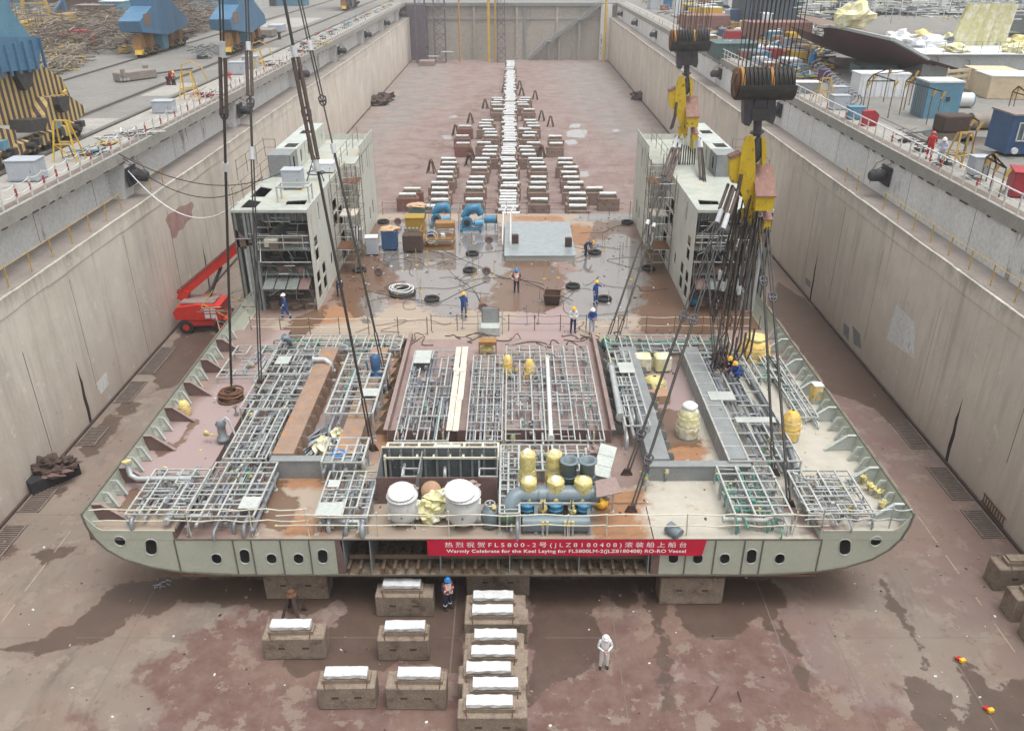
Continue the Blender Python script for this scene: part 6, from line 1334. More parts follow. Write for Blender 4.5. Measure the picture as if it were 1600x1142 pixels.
def lowbox(name, lab, p, d, mt, rz=0, cloth=None, cat='box', lid=None):
    T = thing(name, lab, cat, p); p = Vector(p); m = MB(); m.box(p+V(0,0,d[2]/2+.1), d, rz, bev=.04); m.build('body', mt, T)
    for e in (-1,1): m = MB(); m.box(p+V(e*d[0]*.35,0,.05), (.1,d[1],.1), rz); m.build('skid', 'black_metal', T)
    if cloth: m = MB(); m.blob(p+V(0,.1,d[2]+.15), (d[0]*.62,d[1]*.6,.16), .3, 2.5, 16, 8, int(p.x*7), flat=True); m.build('cloth_cover', cloth, T)
    if lid: m = MB(); m.box(p+V(0,0,d[2]+.13), (d[0]*1.05,d[1]*1.05,.06), rz); m.build('lid', lid, T)
    m = MB(); m.box(p+V(0,-d[1]/2-.01,d[2]*.55), (d[0]*.7,.02,d[2]*.5), rz); m.build('front_panel', mt, T)
lowbox('blue_toolbox', 'dark blue box with a tan cloth thrown over it, left rear deck', at(609,392,ZD)+V(0,.4,0), (1.2,.9,1.5), 'blue_dark', 0, 'tan_cloth', 'tool box')
lowbox('grey_cabinet', 'grey sheet metal cabinet at the left end of the puddle', at(581,400,ZD)+V(0,.4,0), (.95,.8,1.3), 'box_grey', .1, None, 'cabinet', 'white_panel')
lowbox('yellow_bin', 'mustard yellow metal bin behind the black gas crate', at(649,368,ZD)+V(0,.4,0), (1.5,1.3,1.4), 'yellow_box', 0, None, 'bin', 'yellow_box')
lowbox('teal_box', 'teal box topped with pinkish cloth at the rear deck edge', at(652,345,ZD)+V(0,.4,0), (1.4,1.1,1.1), 'far_green', 0, 'tan_cloth')
lowbox('black_crate', 'open black crate with bottles before the mustard yellow bin', at(645,395,ZD)+V(0,.4,0), (1.5,1.0,1.3), 'rust_dark', 0, None, 'crate')
p = at(645,388,ZD)+V(0,0,1.4)
for k in range(8): m = MB(); q_ = p+V(-.5+.3*(k%4),.2*(k//4),0); m.cyl(q_, q_+V(0,0,.22), .1, 8); m.build('gas_bottle', 'galv_dark', loc=q_, label='small gas bottle standing in the black crate', cat='bottle', group='gas bottles in the black crate')
# pale plate hatch with white pipe frame
a, b_ = at(790,408,ZD), at(898,408,ZD); c_ = at(790,346,4.2)
T = thing('hatch_platform', 'low grey platform topped by a shiny pale blue plate on the rear deck', 'platform', (a.x, a.y, ZD))
m = MB(); m.b(a.x, b_.x, a.y, c_.y, ZD, 4.12); m.build('side_frame', 'pale_steel', T); m = MB(); m.b(a.x-.1, b_.x+.1, a.y-.1, c_.y, 4.12, 4.16); m.build('top_plate', 'plate_mirror', T)
for dx in (0, .62): 
    m = MB(); m.path([V(a.x-.25+dx,a.y+1.5,4.5), V(a.x-.25+dx,a.y+1.5,4.9), V(a.x-.25+dx,c_.y-.3,5.0), V(a.x+.0+dx,c_.y+.6,5.3)], .07, 6); m.build('bent_pipe', 'post_white', loc=V(a.x-.25+dx,a.y+1.5,ZD), label='%s of two white pipes rising beside the pale blue plate' % ('left' if dx == 0 else 'right'), cat='pipe')
for (u, v) in ((888,385),(805,380)): p = at(u,v,4.16); m = MB(); m.box(p+V(0,0,.35), (.5,.4,.7), .1, bev=.03); m.build('small_crate', 'rust_dark', loc=p, label='small dark crate on the pale plate, %s one' % ('right' if u > 850 else 'left'), cat='crate')
# black skip
p = at(862,478,ZD); T = thing('black_skip', 'small black open skip standing on the pink deck', 'skip', p)
m = MB(); rz = -.12; x0, x1, y0, y1 = -.55,.55,0,.8
def tp(x, y, z): c, s = math.cos(rz), math.sin(rz); return V(p.x+x*c-y*s, p.y+x*s+y*c, p.z+z)
vs = [tp(x0*.85,.1,.05),tp(x1*.85,.1,.05),tp(x1*.85,.75,.05),tp(x0*.85,.75,.05),tp(x0,-.1,.75),tp(x1,-.1,.75),tp(x1,1.0,.75),tp(x0,1.0,.75)]
m.add(vs, [(0,1,2,3),(0,1,5,4),(1,2,6,5),(2,3,7,6),(3,0,4,7)]); m.build('bin_shell', 'rust_dark', T); m = MB()
for k in range(4): m.bar(vs[4+k], vs[4+(k+1)%4], .07)
m.build('rim', 'rust', T); m = MB(); m.blob(tp(0,.4,.35), (.4,.35,.15), .3, 3, 10, 6, 2, flat=True); m.build('contents', 'black_metal', T)
# hatch box and tool crate near the middle
p = at(766,525,ZD); T = thing('hatch_box', 'grey green hatch standing upright with rounded lid near the deck middle', 'hatch', p)
m = MB(); m.box(p+V(0,.4,.3), (1.2,.9,.6), bev=.05); m.build('base', 'pale_steel', T); m = MB(); m.box(p+V(0,.75,1.05), (1.1,.12,1.1), 0, -.15, bev=.1); m.build('lid', 'grey_steel', T)
for e in (-1,1): m = MB(); m.cyl(p+V(e*.75,.3,0), p+V(e*.75,.4,1.5), .03, 5); m.build('rail_post', 'galv', T)
p = at(762,558,cz); T = thing('orange_tool_cart', 'orange open tool cart with wrapped items at the rear of the centre compartment', 'tool cart', p)
m = MB(); m.b(p.x-.5,p.x+.5,p.y,p.y+.6,p.z+.75,p.z+.95); m.build('tray', 'orange_box', T)
for dx in (-.48,.48):
    for dy in (.02,.58): m = MB(); m.bar(p+V(dx,dy,0), p+V(dx,dy,.9), .05); m.build('leg', 'orange_box', T)
m = MB(); m.blob(p+V(0,.3,.35), (.4,.25,.25), .5, 3, 12, 8, 5, flat=True); m.build('wrapped_items', 'tarp', T)
m = MB(); p = at(681,655,cz); m.box(p+V(0,0,.12), (.55,.55,.22), .75); m.build('rusty_tray', 'rust', loc=p, label='small square rusty tray on the floor of the centre compartment', cat='tray')
p = at(1113,432+50,ZD); m = MB(); m.blob(at(1084,478,ZD)+V(0,0,.3), (.3,.25,.3), .2, 3, 10, 8, 5); m.build('blue_drum', 'machine_blue', loc=at(1084,478,ZD), label='small blue drum inside the front of the right tower', cat='drum')
# cables over the deck
for i in range(30):
    u = R.uniform(560,1010); v = R.uniform(370,510); a = at(u, v, ZD); b_ = a+V(R.uniform(-7,7), R.uniform(-5,5), 0); b_.x = max(-12, min(10.8, b_.x)); b_.y = max(46.5, min(69, b_.y))
    if 790 < u < 900 and v < 410: continue
    m = MB(); m.path(wiggle(a, b_, 1.6, 26, i+1, ZD+.03), .015, 4); m.build('deck_cable', R.choice(['wire','wire','rust_dark','sling_brown']), loc=a, label='thin dark cable snaking across the rear deck', cat='cable', group='cables lying on the rear deck')
for i, (u0,v0,u1,v1,z,r) in enumerate([(560,450,760,440,1.2,.03),(690,390,850,445,.5,.025),(700,420,790,500,.4,.02),(800,430,895,470,.2,.025),(905,365,1000,340,.3,.02)]):
    a, b_ = at(u0,v0,ZD+z), at(u1,v1,ZD+z); m = MB(); P = wiggle(a, b_, .6, 20, i+77); P = [q_-V(0,0,z*.9*math.sin(math.pi*k/20)) for k, q_ in enumerate(P)]; m.path(P, r, 5); m.build('hung_cable', 'wire', loc=a, label='black cable hung between posts over the rear deck', cat='cable', group='cables hung over the rear deck')
for i in range(46):
    u = R.choice([R.uniform(640,700), R.uniform(720,780), R.uniform(570,640), R.uniform(800,900), R.uniform(940,1000)]); v = R.uniform(375,515); p = at(u, v, ZD)
    if 785 < u < 902 and v < 412: continue
    m = MB(); h = R.uniform(.9,1.5); m.cyl(p, p+V(R.uniform(-.05,.05),0,h), .022, 5); m.lathe([(.14,0),(.14,.03),(.02,.04)], p, 8); m.build('guard_post', R.choice(['scaffold','galv_dark','rail_yellow','galv']), loc=p, label='thin guard post standing on the rear deck', cat='post', group='guard posts on the rear deck')
for i in range(16):
    u = R.uniform(620,960); v = R.uniform(513,545); a = at(u,v,cz+.0); m = MB(); m.path(wiggle(a, a+V(R.uniform(-3,3),R.uniform(-.6,.6),0), .9, 20, i+200, 3.98 if -5.8 < a.x < 4.6 and a.y < 46 else ZD+.03), .03, 4); m.build('tangled_cable', 'rust_dark', loc=a, label='tangled cable at the rear of the centre compartment', cat='cable', group='tangled cables behind the centre compartment')
# yellow scaffold tangle beside the left tower foot
T = thing('scaffold_tangle', 'tangle of yellowish scaffold tubes between boom lift and left tower', 'scaffold', at(365,495,ZD)); c = at(368,497,3.2)
for k in range(28): a = c+V(R.uniform(-1.6,1.4), R.uniform(-1.8,1.8), R.uniform(-.4,1.5)); d = V(R.gauss(0,1),R.gauss(0,1),R.gauss(0,.8)).normalized()*R.uniform(.6,1.4); m = MB(); m.cyl(a-d, a+d, .035, 5); m.build('tube', R.choice(['yard_scaffold','rail_yellow','scaffold']), T)
for (x, y, lab) in ((-16.8,47.3,'left'),): pass
# ---------------------------------------------------------------- people
def person(lab, foot, face=0., pose='stand', suit='coverall_blue', helmet='helmet_yellow', vest=False, pants=None, scale=1.0, stripes=False, group=None):
    T = thing('person', lab, 'person', foot, group, face)
    J = dict(pel=(0,0,.96), sp=(0,0,1.14), ch=(0,0,1.34), nk=(0,-.005,1.50), hd=(0,-.02,1.57), ht=(0,-.02,1.68), ls=(-.19,0,1.43), rs=(.19,0,1.43), le=(-.25,.02,1.15), re=(.25,.02,1.15), lw=(-.24,-.08,.90), rw=(.24,-.08,.90),
      lh=(-.10,0,.90), rh=(.10,0,.90), lk=(-.12,-.02,.50), rk=(.12,-.02,.50), la=(-.13,.02,.09), ra=(.13,.02,.09), lt=(-.15,-.14,.045), rt=(.15,-.14,.045))
    if pose in ('hold','fold'): J.update(le=(-.27,-.04,1.16), re=(.27,-.04,1.16), lw=(-.08,-.26,1.13), rw=(.08,-.26,1.13), hd=(0,-.05,1.56), ht=(0,-.08,1.66))
    if pose == 'walk': J.update(lk=(-.1,-.2,.55), la=(-.1,-.22,.12), lt=(-.1,-.38,.07), rk=(.1,.05,.5), ra=(.1,.28,.12), rt=(.1,.14,.05), le=(-.25,.12,1.17), lw=(-.25,.12,.92), re=(.25,-.1,1.17), rw=(.24,-.28,1.0))
    if pose == 'point': J.update(re=(.34,-.18,1.3), rw=(.42,-.4,1.36))
    if pose == 'bend': J.update(pel=(0,.08,.93), sp=(0,-.05,1.08), ch=(0,-.24,1.18), nk=(0,-.4,1.22), hd=(0,-.46,1.22), ht=(0,-.56,1.2), ls=(-.18,-.30,1.18), rs=(.18,-.30,1.18), le=(-.2,-.38,.92), re=(.2,-.38,.92), lw=(-.12,-.48,.70), rw=(.12,-.48,.70), lh=(-.1,.08,.88), rh=(.1,.08,.88))
    if pose == 'squat': J.update(pel=(0,.1,.36), sp=(0,.02,.52), ch=(0,-.12,.70), nk=(0,-.2,.84), hd=(0,-.25,.9), ht=(0,-.31,1.0), ls=(-.18,-.12,.77), rs=(.18,-.12,.77), le=(-.26,-.28,.55), re=(.26,-.28,.55), lw=(-.1,-.46,.42), rw=(.1,-.46,.42), lh=(-.1,.08,.34), rh=(.1,.08,.34), lk=(-.2,-.3,.50), rk=(.2,-.3,.50), la=(-.15,-.02,.1), ra=(.15,-.02,.1), lt=(-.17,-.18,.05), rt=(.17,-.18,.05))
    N = list(J); I = {k: i for i, k in enumerate(N)}; J = {k: Vector(v) for k, v in J.items()}
    rad = dict(pel=(.165,.125), sp=(.155,.12), ch=(.18,.13), nk=(.06,.06), hd=(.075,.085), ht=(.08,.09), ls=(.075,.075), rs=(.075,.075), le=(.055,.055), re=(.055,.055), lw=(.042,.042), rw=(.042,.042), lh=(.11,.11), rh=(.11,.11), lk=(.078,.078), rk=(.078,.078), la=(.062,.062), ra=(.062,.062), lt=(.05,.04), rt=(.05,.04))
    E_ = [('pel','sp'),('sp','ch'),('ch','nk'),('nk','hd'),('hd','ht'),('ch','ls'),('ls','le'),('le','lw'),('ch','rs'),('rs','re'),('re','rw'),('pel','lh'),('lh','lk'),('lk','la'),('la','lt'),('pel','rh'),('rh','rk'),('rk','ra'),('ra','rt')]
    me = bpy.data.meshes.new('tmp'); me.from_pydata([J[k] for k in N], [(I[a], I[b]) for a, b in E_], [])
    ob = bpy.data.objects.new('tmp', me); C.objects.link(ob); md = ob.modifiers.new('Skin', 'SKIN'); md.use_smooth_shade = True; ob.modifiers.new('Sub', 'SUBSURF').levels = 1
    for k in N:
        sv = me.skin_vertices[0].data[I[k]]; sv.radius = rad[k]; sv.use_root = (k == 'pel')
    bpy.context.view_layer.update()
    ev = bpy.data.meshes.new_from_object(ob.evaluated_get(bpy.context.evaluated_depsgraph_get())); bpy.data.objects.remove(ob)
    B = MB(); B.add([v.co.copy() for v in ev.vertices], [tuple(p.vertices) for p in ev.polygons], True)
    # hands: palm and five separate bent fingers; face: nose, brow, ears, mouth
    for s, wr_, el in ((-1,'lw','le'),(1,'rw','re')):
        w0 = J[wr_]; d = (w0-J[el]).normalized(); side = d.cross(V(0,0,1) if abs(d.z) < .8 else V(0,1,0)).normalized()*-s; nr = side.cross(d)
        B.path([w0-d*.01, w0+d*.04, w0+d*.09], [.03,.042,.036], 8)
        for k, L in enumerate((.062,.075,.07,.055)):
            o_ = side*(-.03+.02*k); b0 = w0+d*.085+o_; k1 = b0+d*L*.55+nr*s*.008; k2 = k1+d*L*.35+nr*s*.028; B.path([b0,k1,k2], [.0095,.009,.007], 6)
        b0 = w0+d*.03-side*.036; B.path([b0, b0-side*.028+d*.028, b0-side*.03+d*.06+nr*s*.01], [.012,.011,.008], 6)
    hd, ht = J['hd'], J['ht']; up = (ht-hd).normalized(); fw = V(0,-1,0); fw = (fw-up*fw.dot(up)).normalized(); rt_ = fw.cross(up); hc = (hd+ht)/2
    B.path([hc+fw*.085+up*.03, hc+fw*.108-up*.005, hc+fw*.088-up*.015], [.008,.015,.01], 6)
    for s in (-1, 1): B.blob(hc+rt_*s*.085, (.014,.022,.032), 0, 1, 8, 6)
    o = B.build('body', suit, loc=(0,0,0)); o.parent = T; o.location = (0,0,0)
    dm = [suit, pants or suit, 'skin', 'boot']
    for q_ in dm[1:]: o.data.materials.append(MT[q_])
    segs = [(J[a], J[b], 2 if (a, b) in (('nk','hd'),('hd','ht')) else 1 if a in ('pel','lh','rh','lk','rk') and b != 'sp' else 3 if b in ('lt','rt') else 0) for a, b in E_]
    for pl in o.data.polygons:
        c = pl.center; best = 9; bi = 0
        for a, b_, mi in segs:
            ab = b_-a; t_ = max(0, min(1, (c-a).dot(ab)/ab.length_squared)); dd = (c-a-ab*t_).length
            if dd < best: best, bi = dd, mi
        if any((c-J[w_]).length < .13 and (c-J[w_]).dot(J[w_]-J[e_]) > .02*0 and (c-J[e_]).length > (J[w_]-J[e_]).length for w_, e_ in (('lw','le'),('rw','re'))): bi = 2
        if any((c-J[k_]).length < .075 for k_ in ('la','ra')): bi = 3
        pl.material_index = bi
    def part(name, mb, mt, par=T): p_ = mb.build(name, mt, loc=(0,0,0)); p_.parent = par; p_.location = (0,0,0); return p_
    for s in (-1, 1): e = MB(); e.blob(hc+fw*.088+rt_*s*.032+up*.022, (.010,.008,.008), 0, 1, 6, 4); part('eye', e, 'hair')
    e = MB(); e.box(hc+fw*.088-up*.045, (.04,.012,.010)); part('mouth', e, 'primer')
    M = Matrix((( rt_.x, -fw.x, up.x, 0),(rt_.y, -fw.y, up.y, 0),(rt_.z, -fw.z, up.z, 0),(0,0,0,1)))
    e = MB(); e.lathe([(.100,-.03),(.098,.0)], hc+up*.02, 16, M); part('hair', e, 'hair')
    e = MB(); e.lathe([(.150,.0),(.145,.012),(.118,.02),(.115,.06),(.095,.105),(.06,.13),(.0,.14)], hc+up*.035, 18, M); e.path([hc+up*(.04)+fw*.12, hc+up*.045+fw*.17], [.08,.05], 8); part('helmet', e, helmet)
    if vest:
        c0, c1 = J['pel'], J['ch']; ax = (c1-c0).normalized(); vn = [v.co+v.normal*.018 for v in ev.vertices]
        fs = [tuple(p.vertices) for p in ev.polygons if -.02 < (p.center-c0).dot(ax) < .50 and abs(p.center.x) < .21 and (p.center-c0-ax*(p.center-c0).dot(ax)).length < .24]
        e = MB(); e.add(vn, fs, True); vs_ = part('safety_vest', e, 'vest')
        vn2 = [v.co+v.normal*.024 for v in ev.vertices]
        fs2 = [f for f in fs if abs((sum((vn[i] for i in f), V(0,0,0))/len(f)-c0).dot(ax)-.12) < .03 or (abs(abs(sum(vn[i].x for i in f)/len(f))-.09) < .028)]
        e = MB(); e.add(vn2, fs2, True); part('reflective_strip', e, 'reflective', vs_)
    if stripes:
        e = MB()
        for a, b_, f in (('lk','la',.5),('rk','ra',.5),('le','lw',.4),('re','rw',.4)):
            c = J[a].lerp(J[b_], f); d = (J[b_]-J[a]).normalized(); e.cyl(c-d*.02, c+d*.02, .085 if 'k' in a else .06, 10)
        part('reflective_bands', e, 'reflective')
    T.scale = (scale,)*3
    return T
def pp(u, v, z, *a, **k): return person(a[0], at(u, v, z), *a[1:], **k)
pp(943, 1043, 0, 'person in white overalls and white helmet on the dock floor, looking down at a note', .05, 'hold', 'cloth_white', 'helmet_white')
pp(700, 951, 0, 'person in orange vest, navy overalls and blue helmet beside the front blocks', .7, 'fold', 'coverall_navy', 'helmet_blue', vest=True, stripes=True)
pp(448, 499, ZD, 'person in blue overalls walking by the open front of the left tower', -1.0, 'walk', 'coverall_blue', 'helmet_white', stripes=True)
pp(531, 462, ZD, 'person in dark clothes half hidden behind the left slings at the tower foot', .4, 'bend', 'coverall_navy', 'helmet_white')
pp(725, 497, ZD, 'person in blue overalls and yellow helmet with a white bag, seen from behind', 2.9, 'point', 'coverall_blue', 'helmet_yellow', stripes=True)
pp(807, 457, ZD, 'person in an orange vest and blue helmet standing in the deck middle', 0., 'hold', 'coverall_navy', 'helmet_blue', vest=True)
pp(915, 401, ZD, 'person in dark clothes bending over a round rim near the pale plate', 1.2, 'bend', 'coverall_navy', 'helmet_yellow')
pp(930, 477, ZD, 'person in blue overalls and orange helmet by the large green rim', .8, 'point', 'coverall_blue', 'helmet_yellow', stripes=True)
pp(895, 520, ZD, 'person in a white shirt and yellow helmet at the rear railing', .2, 'hold', 'cloth_white', 'helmet_yellow', pants='coverall_navy')
pp(924, 522, ZD, 'person in bright blue jacket and white helmet beside the white shirted one', .3, 'hold', 'coverall_blue', 'helmet_white', pants='cloth_pale')
pp(1117, 577, 4.5, 'person in dark overalls and orange helmet standing on the right racks', .9, 'bend', 'coverall_navy', 'helmet_yellow')
pp(1153, 592, 4.5, 'person in bright blue overalls and yellow helmet crouching before the big wrapped machine', -1.2, 'squat', 'coverall_blue', 'helmet_yellow')
pp(1143, 583, 4.5, 'person in grey clothes and yellow helmet crouching behind the blue one', -.9, 'squat', 'cloth_violet', 'helmet_yellow')
pp(1450, 250, QZ, 'person in red overalls and red helmet on the right quay', 2.6, 'hold', 'coverall_red', 'helmet_red', stripes=True)
pp(1467, 260, QZ, 'person in pale blue overalls and white helmet next to the red one', -.6, 'hold', 'cloth_pale', 'helmet_white')
pp(200, 82, QZ, 'person in orange overalls beside the far blue crane leg', 1., 'stand', 'coverall_orange', 'helmet_red')
pp(355, 136, QZ, 'person in a red jacket bending at the left quay edge', 1.5, 'bend', 'coverall_red', 'helmet_red', pants='coverall_blue')
pp(149, 76, QZ, 'person in orange red clothes standing among the stacked yard tubes', 0., 'stand', 'coverall_orange', 'helmet_red')
pp(268, 133, QZ, 'person in red working alone near the crane rail on the left quay', 1., 'bend', 'coverall_red', 'helmet_yellow')
m = MB(); p = at(942, 1025, 0)
# ---------------------------------------------------------------- slings of the left crane
def seg2(m, a, b_, r, gap, n=6):
    d = (b_-a).normalized(); s = V(1,0,0); s = (s-d*s.dot(d)).normalized()*gap
    m.cyl(a-s, b_-s, r, n); m.cyl(a+s, b_+s, r, n)
def sling(lab, A, B_, parts, lug=True, grp='crane slings holding the ship section'):
    A, B_ = Vector(A), Vector(B_); T = thing('crane_sling', lab, 'sling', B_, grp); d = (B_-A).normalized()
    for kind, t0, t1 in parts:
        a, b_ = A.lerp(B_, t0), A.lerp(B_, t1); m = MB()
        if kind == 'thick': seg2(m, a, b_, .085, .11); m.build('double_rope', 'sling_brown', T)
        elif kind == 'double': seg2(m, a, b_, .038, .065); m.build('double_rope', 'wire', T)
        elif kind == 'single': m.cyl(a, b_, .065, 7); m.build('rope', 'wire', T)
        elif kind == 'thin': m.cyl(a, b_, .045, 6); m.build('rope', 'sling_brown', T)
        elif kind == 'sleeve': m.cyl(a, b_, .13, 10); m.build('white_sleeve', 'sleeve', T)
        elif kind == 'shackle':
            s = V(1,0,0); s = (s-d*s.dot(d)).normalized(); nrm = s.cross(d)
            m.path([a+s*.16*math.cos(k*math.pi/6)-d*.24*math.sin(k*math.pi/6)*-1 for k in range(7)], .05, 6); m.path([a-s*.2, a+s*.2], .06, 8)
            m.path([a-s*.16, a-s*.18-d*.18, a-d*.30, a+s*.18-d*.18, a+s*.16], .05, 6); m.build('shackle', 'hook_steel', T)
    if lug:
        m = MB(); m.cyl(B_-d*.35, B_, .11, 8); m.prism([(-.3,0),(.3,0),(.12,.4),(-.12,.4)], -.04, .04, 'Y'); 
        m.v[-8:] = [(x+B_.x, y+B_.y, z+B_.z-.05) for x, y, z in m.v[-8:]]; m.build('lifting_lug', 'rust_dark', T)
    return T
def tz(A, B_, v):        # fraction of the line A-B that is seen at photo row v
    lo, hi = 0., 1.
    A, B_ = Vector(A), Vector(B_)
    def row(t): p = A.lerp(B_, t); z = p.z-25; return 571+FP*(-p.y*SP-z*CP)/(p.y*CP-z*SP)
    for _ in range(40):
        mid = (lo+hi)/2
        if row(mid) < v: lo = mid
        else: hi = mid
    return (lo+hi)/2
A1, A2 = V(-10.7, 38, 35), V(-13.4, 50, 34.7)
def lsl(lab, A, B_, rows):
    B_ = Vector(B_); pr_ = []; prev = 0.
    for kind, v in rows:
        t_ = tz(A, B_, v) if v is not None else 1.
        if kind == 'shackle': pr_.append((kind, t_, t_)); continue
        pr_.append((kind, prev, t_)); prev = t_
    return sling(lab, A, B_, pr_)
lsl('leftmost black sling running down to the rusty rope ring on the left wing', A1, at(362,622,4.15), [('double',65),('sleeve',90),('thick',178),('shackle',178),('single',255),('sleeve',268),('single',600),('thin',None)])
lsl('second sling from the left, ending at the left racks', A2, at(407,602,4.4), [('double',66),('sleeve',80),('thick',150),('shackle',162),('single',230),('sleeve',250),('double',None)])
lsl('third left sling, slanting from the top over the tower to the bay girder', A1, at(583,704,ZD), [('single',72),('sleeve',90),('thick',175),('shackle',180),('thick',250),('sleeve',268),('single',622),('double',None)])
lsl('fourth left sling, slanting down past the scaffold to the centre compartment wall', A2, at(607,610,ZD), [('double',64),('sleeve',80),('double',155),('shackle',158),('thin',225),('sleeve',240),('single',520),('double',None)])
# hooks of the unseen crane above (out of the picture)
# ---------------------------------------------------------------- hanging hook blocks of the right crane
HY = 40.
O = aty(1193, 152, HY)
def HP(u, v, dy=0.): p = aty(u, v, HY); return V(p.x-O.x, dy, p.z-O.z)
def poly(m, pts, y0, y1): P = [HP(*p) for p in pts]; m.prism([(p.x, p.z) for p in P], y0, y1, 'Y')
def hook():
    T = local(thing('hook_block', 'x', 'hook block', (0,0,0), 'hook blocks of the right crane'))
    a, b_ = HP(1153,128), HP(1237,128); r = .72; zc_ = HP(1193,125).z-.15; n = 13
    for k in range(n):
        x = a.x+(b_.x-a.x)*(k+.5)/n; m = MB(); m.lathe([(r*.96,-.075),(r,-.06),(r*.88,-.01),(r*.88,.01),(r,.06),(r*.96,.075)], (x,0,zc_), 22, Matrix.Rotation(math.pi/2,4,'Y')); m.build('sheave', 'block_dark' if k not in (0,7) else 'sheave_orange', T)
    m = MB(); P = [(r*1.05*math.cos(t_), r*1.05*math.sin(t_)) for t_ in [math.pi+math.pi*k/12 for k in range(13)]]
    m.prism([(y_, zc_+z_) for y_, z_ in P], a.x-.08, b_.x+.08, 'X'); m.build('sheave_cover', 'block_dark', T)
    m = MB(); m.lathe([(0,-.05),(r*.95,-.05),(r*.95,.0),(0,.0)], (a.x-.1,0,zc_), 22, Matrix.Rotation(math.pi/2,4,'Y')); ck = m.build('cheek_plate', 'rust', T)
    m = MB(); 
    for k in range(3): t_ = k*2.1; m.bar((a.x-.17,0,zc_), (a.x-.17, .6*math.cos(t_), zc_+.6*math.sin(t_)), .06)
    m.build('cheek_spokes', 'scaffold', ck)
    for pl in ([(1161,150),(1175,150),(1172,190),(1168,196),(1161,194),(1160,180)], [(1197,150),(1210,150),(1209,182),(1205,193),(1198,190)]): m = MB(); poly(m, pl, -.3, .3); m.build('hanger_plate', 'hook_steel', T)
    m = MB(); poly(m, [(1172,168),(1200,168),(1200,187),(1172,187)], -.35, .35); m.build('cross_head', 'block_dark', T)
    m = MB(); poly(m, [(1178,153),(1196,153),(1200,168),(1174,168)], -.25, .25); m.build('swivel', 'hook_steel', T)
    m = MB(); m.cyl(HP(1184,186), HP(1183,212), .2, 14); m.cyl(HP(1183,205), HP(1183,208), .33, 12); m.build('shank', 'hook_steel', T)
    c = HP(1183,234); m = MB(); m.blob(c, (.26,.2,.66), 0, 1, 16, 12); m.build('hook_bowl', 'hook_steel', T)
    m = MB(); poly(m, [(1165,212),(1174,209),(1177,222),(1178,262),(1176,300),(1170,330),(1163,322),(1156,300),(1150,280),(1154,250),(1158,225)], -.30, -.20); m.build('yellow_plate', 'crane_yellow', T)
    m = MB(); poly(m, [(1167,214),(1176,214),(1180,262),(1186,300),(1182,330),(1172,345),(1166,330),(1160,300),(1160,250)], .18, .28); m.build('yellow_plate', 'crane_yellow', T)
    m = MB(); poly(m, [(1188,215),(1193,214),(1196,235),(1193,258),(1189,258)], -.25, .25); m.build('yellow_plate', 'crane_yellow', T)
    m = MB(); poly(m, [(1140,246),(1156,238),(1158,262),(1152,286),(1142,284),(1138,268)], -.22, .22); arm = m.build('yellow_arm', 'crane_yellow', T)
    m = MB(); poly(m, [(1138,243),(1156,236),(1157,240),(1139,248)], -.27, .27); m.build('arm_cap', 'beam_roof', arm)
    # boxes with sloping brown roofs
    for (u0,v0,u1,v1,vb,yf,yb) in ((1176,258,1203,300,322,-.85,.35),(1186,326,1200,338,352,-.65,.15)):
        A_, B__, Cc = HP(u0,v0), HP(u1,v1), HP(u1,vb); x0, x1 = A_.x+.15, B__.x
        m = MB(); m.prism([(yf,B__.z),(yf,Cc.z),(yb,Cc.z),(yb,A_.z-.1)], x0, x1, 'X'); bx = m.build('yellow_box', 'crane_yellow', T)
        m = MB(); m.prism([(yf-.06,B__.z-.02),(yf-.06,B__.z+.04),(yb+.03,A_.z-.02),(yb+.03,A_.z-.08)], x0-.06, x1+.06, 'X'); m.build('brown_roof', 'beam_roof', bx)
    m = MB(); poly(m, [(1158,326),(1180,326),(1178,345),(1172,352),(1168,338),(1160,352)], -.2, .1); m.build('lower_yoke', 'crane_yellow', T)
    m = MB(); poly(m, [(1186,350),(1192,350),(1191,372),(1187,378),(1184,365)], -.2, .0); m.build('tail_plate', 'crane_yellow', T)
    m = MB(); m.path([HP(1156,270,-.3), HP(1150,300,-.35), HP(1140,330,-.3)], .1, 7); m.path([HP(1160,275,.2), HP(1155,300,.2), HP(1146,330,.2)], .1, 7); m.build('rope_wrap', 'sling_brown', T)
    return T, a, b_, r, zc_
H2, ha, hb_, hr, hz = hook(); H2.location = O; H2['label'] = 'nearer and larger looking hook block with dark sheaves over yellow equaliser plates'
O1 = aty(1078, 78, 62.); H1 = dup(H2, O1, 0, 'farther hook block hanging left of the big one, same dark sheaves and yellow plates')
for j, (Oh, Ht, nm) in enumerate(((O, H2, 'nearer'), (O1, H1, 'farther'))):
    for k in range(13):
        x = ha.x+(hb_.x-ha.x)*(k+.5)/13
        for e in (-1, 1):
            if j == 1 and e == 1 and k % 2: continue
            p = Oh+V(x, e*hr*.95, hz); m = MB(); m.cyl(p, p+V(x*.10+.25, -e*.4, 16), .022, 5); m.build('hoist_rope', 'wire', loc=p, label='thin hoist rope running up from the sheaves of the %s hook block' % nm, cat='rope', group='hoist ropes of the %s hook block' % nm)
W2 = lambda u, v, dy=0.: Vector(O)+HP(u, v, dy)
W1 = lambda u, v: Vector(O1)+HP(1193+(u-1078)/.65, 152+(v-78)/.65)
def rsl(lab, A, B_, rows): return lsl(lab, A, B_, rows)
rsl('long sling from the nearer hook to the front deck beside the banner end', W2(1148,292,-.3), at(986,800,ZD), [('thick',335),('sleeve',358),('double',500),('shackle',500),('single',716),('shackle',718),('double',None)])
rsl('long sling just left of it, to the deck left of the right bay', W2(1142,290,.1), at(979,742,ZD), [('thick',328),('sleeve',348),('double',495),('shackle',495),('single',678),('shackle',680),('double',None)])
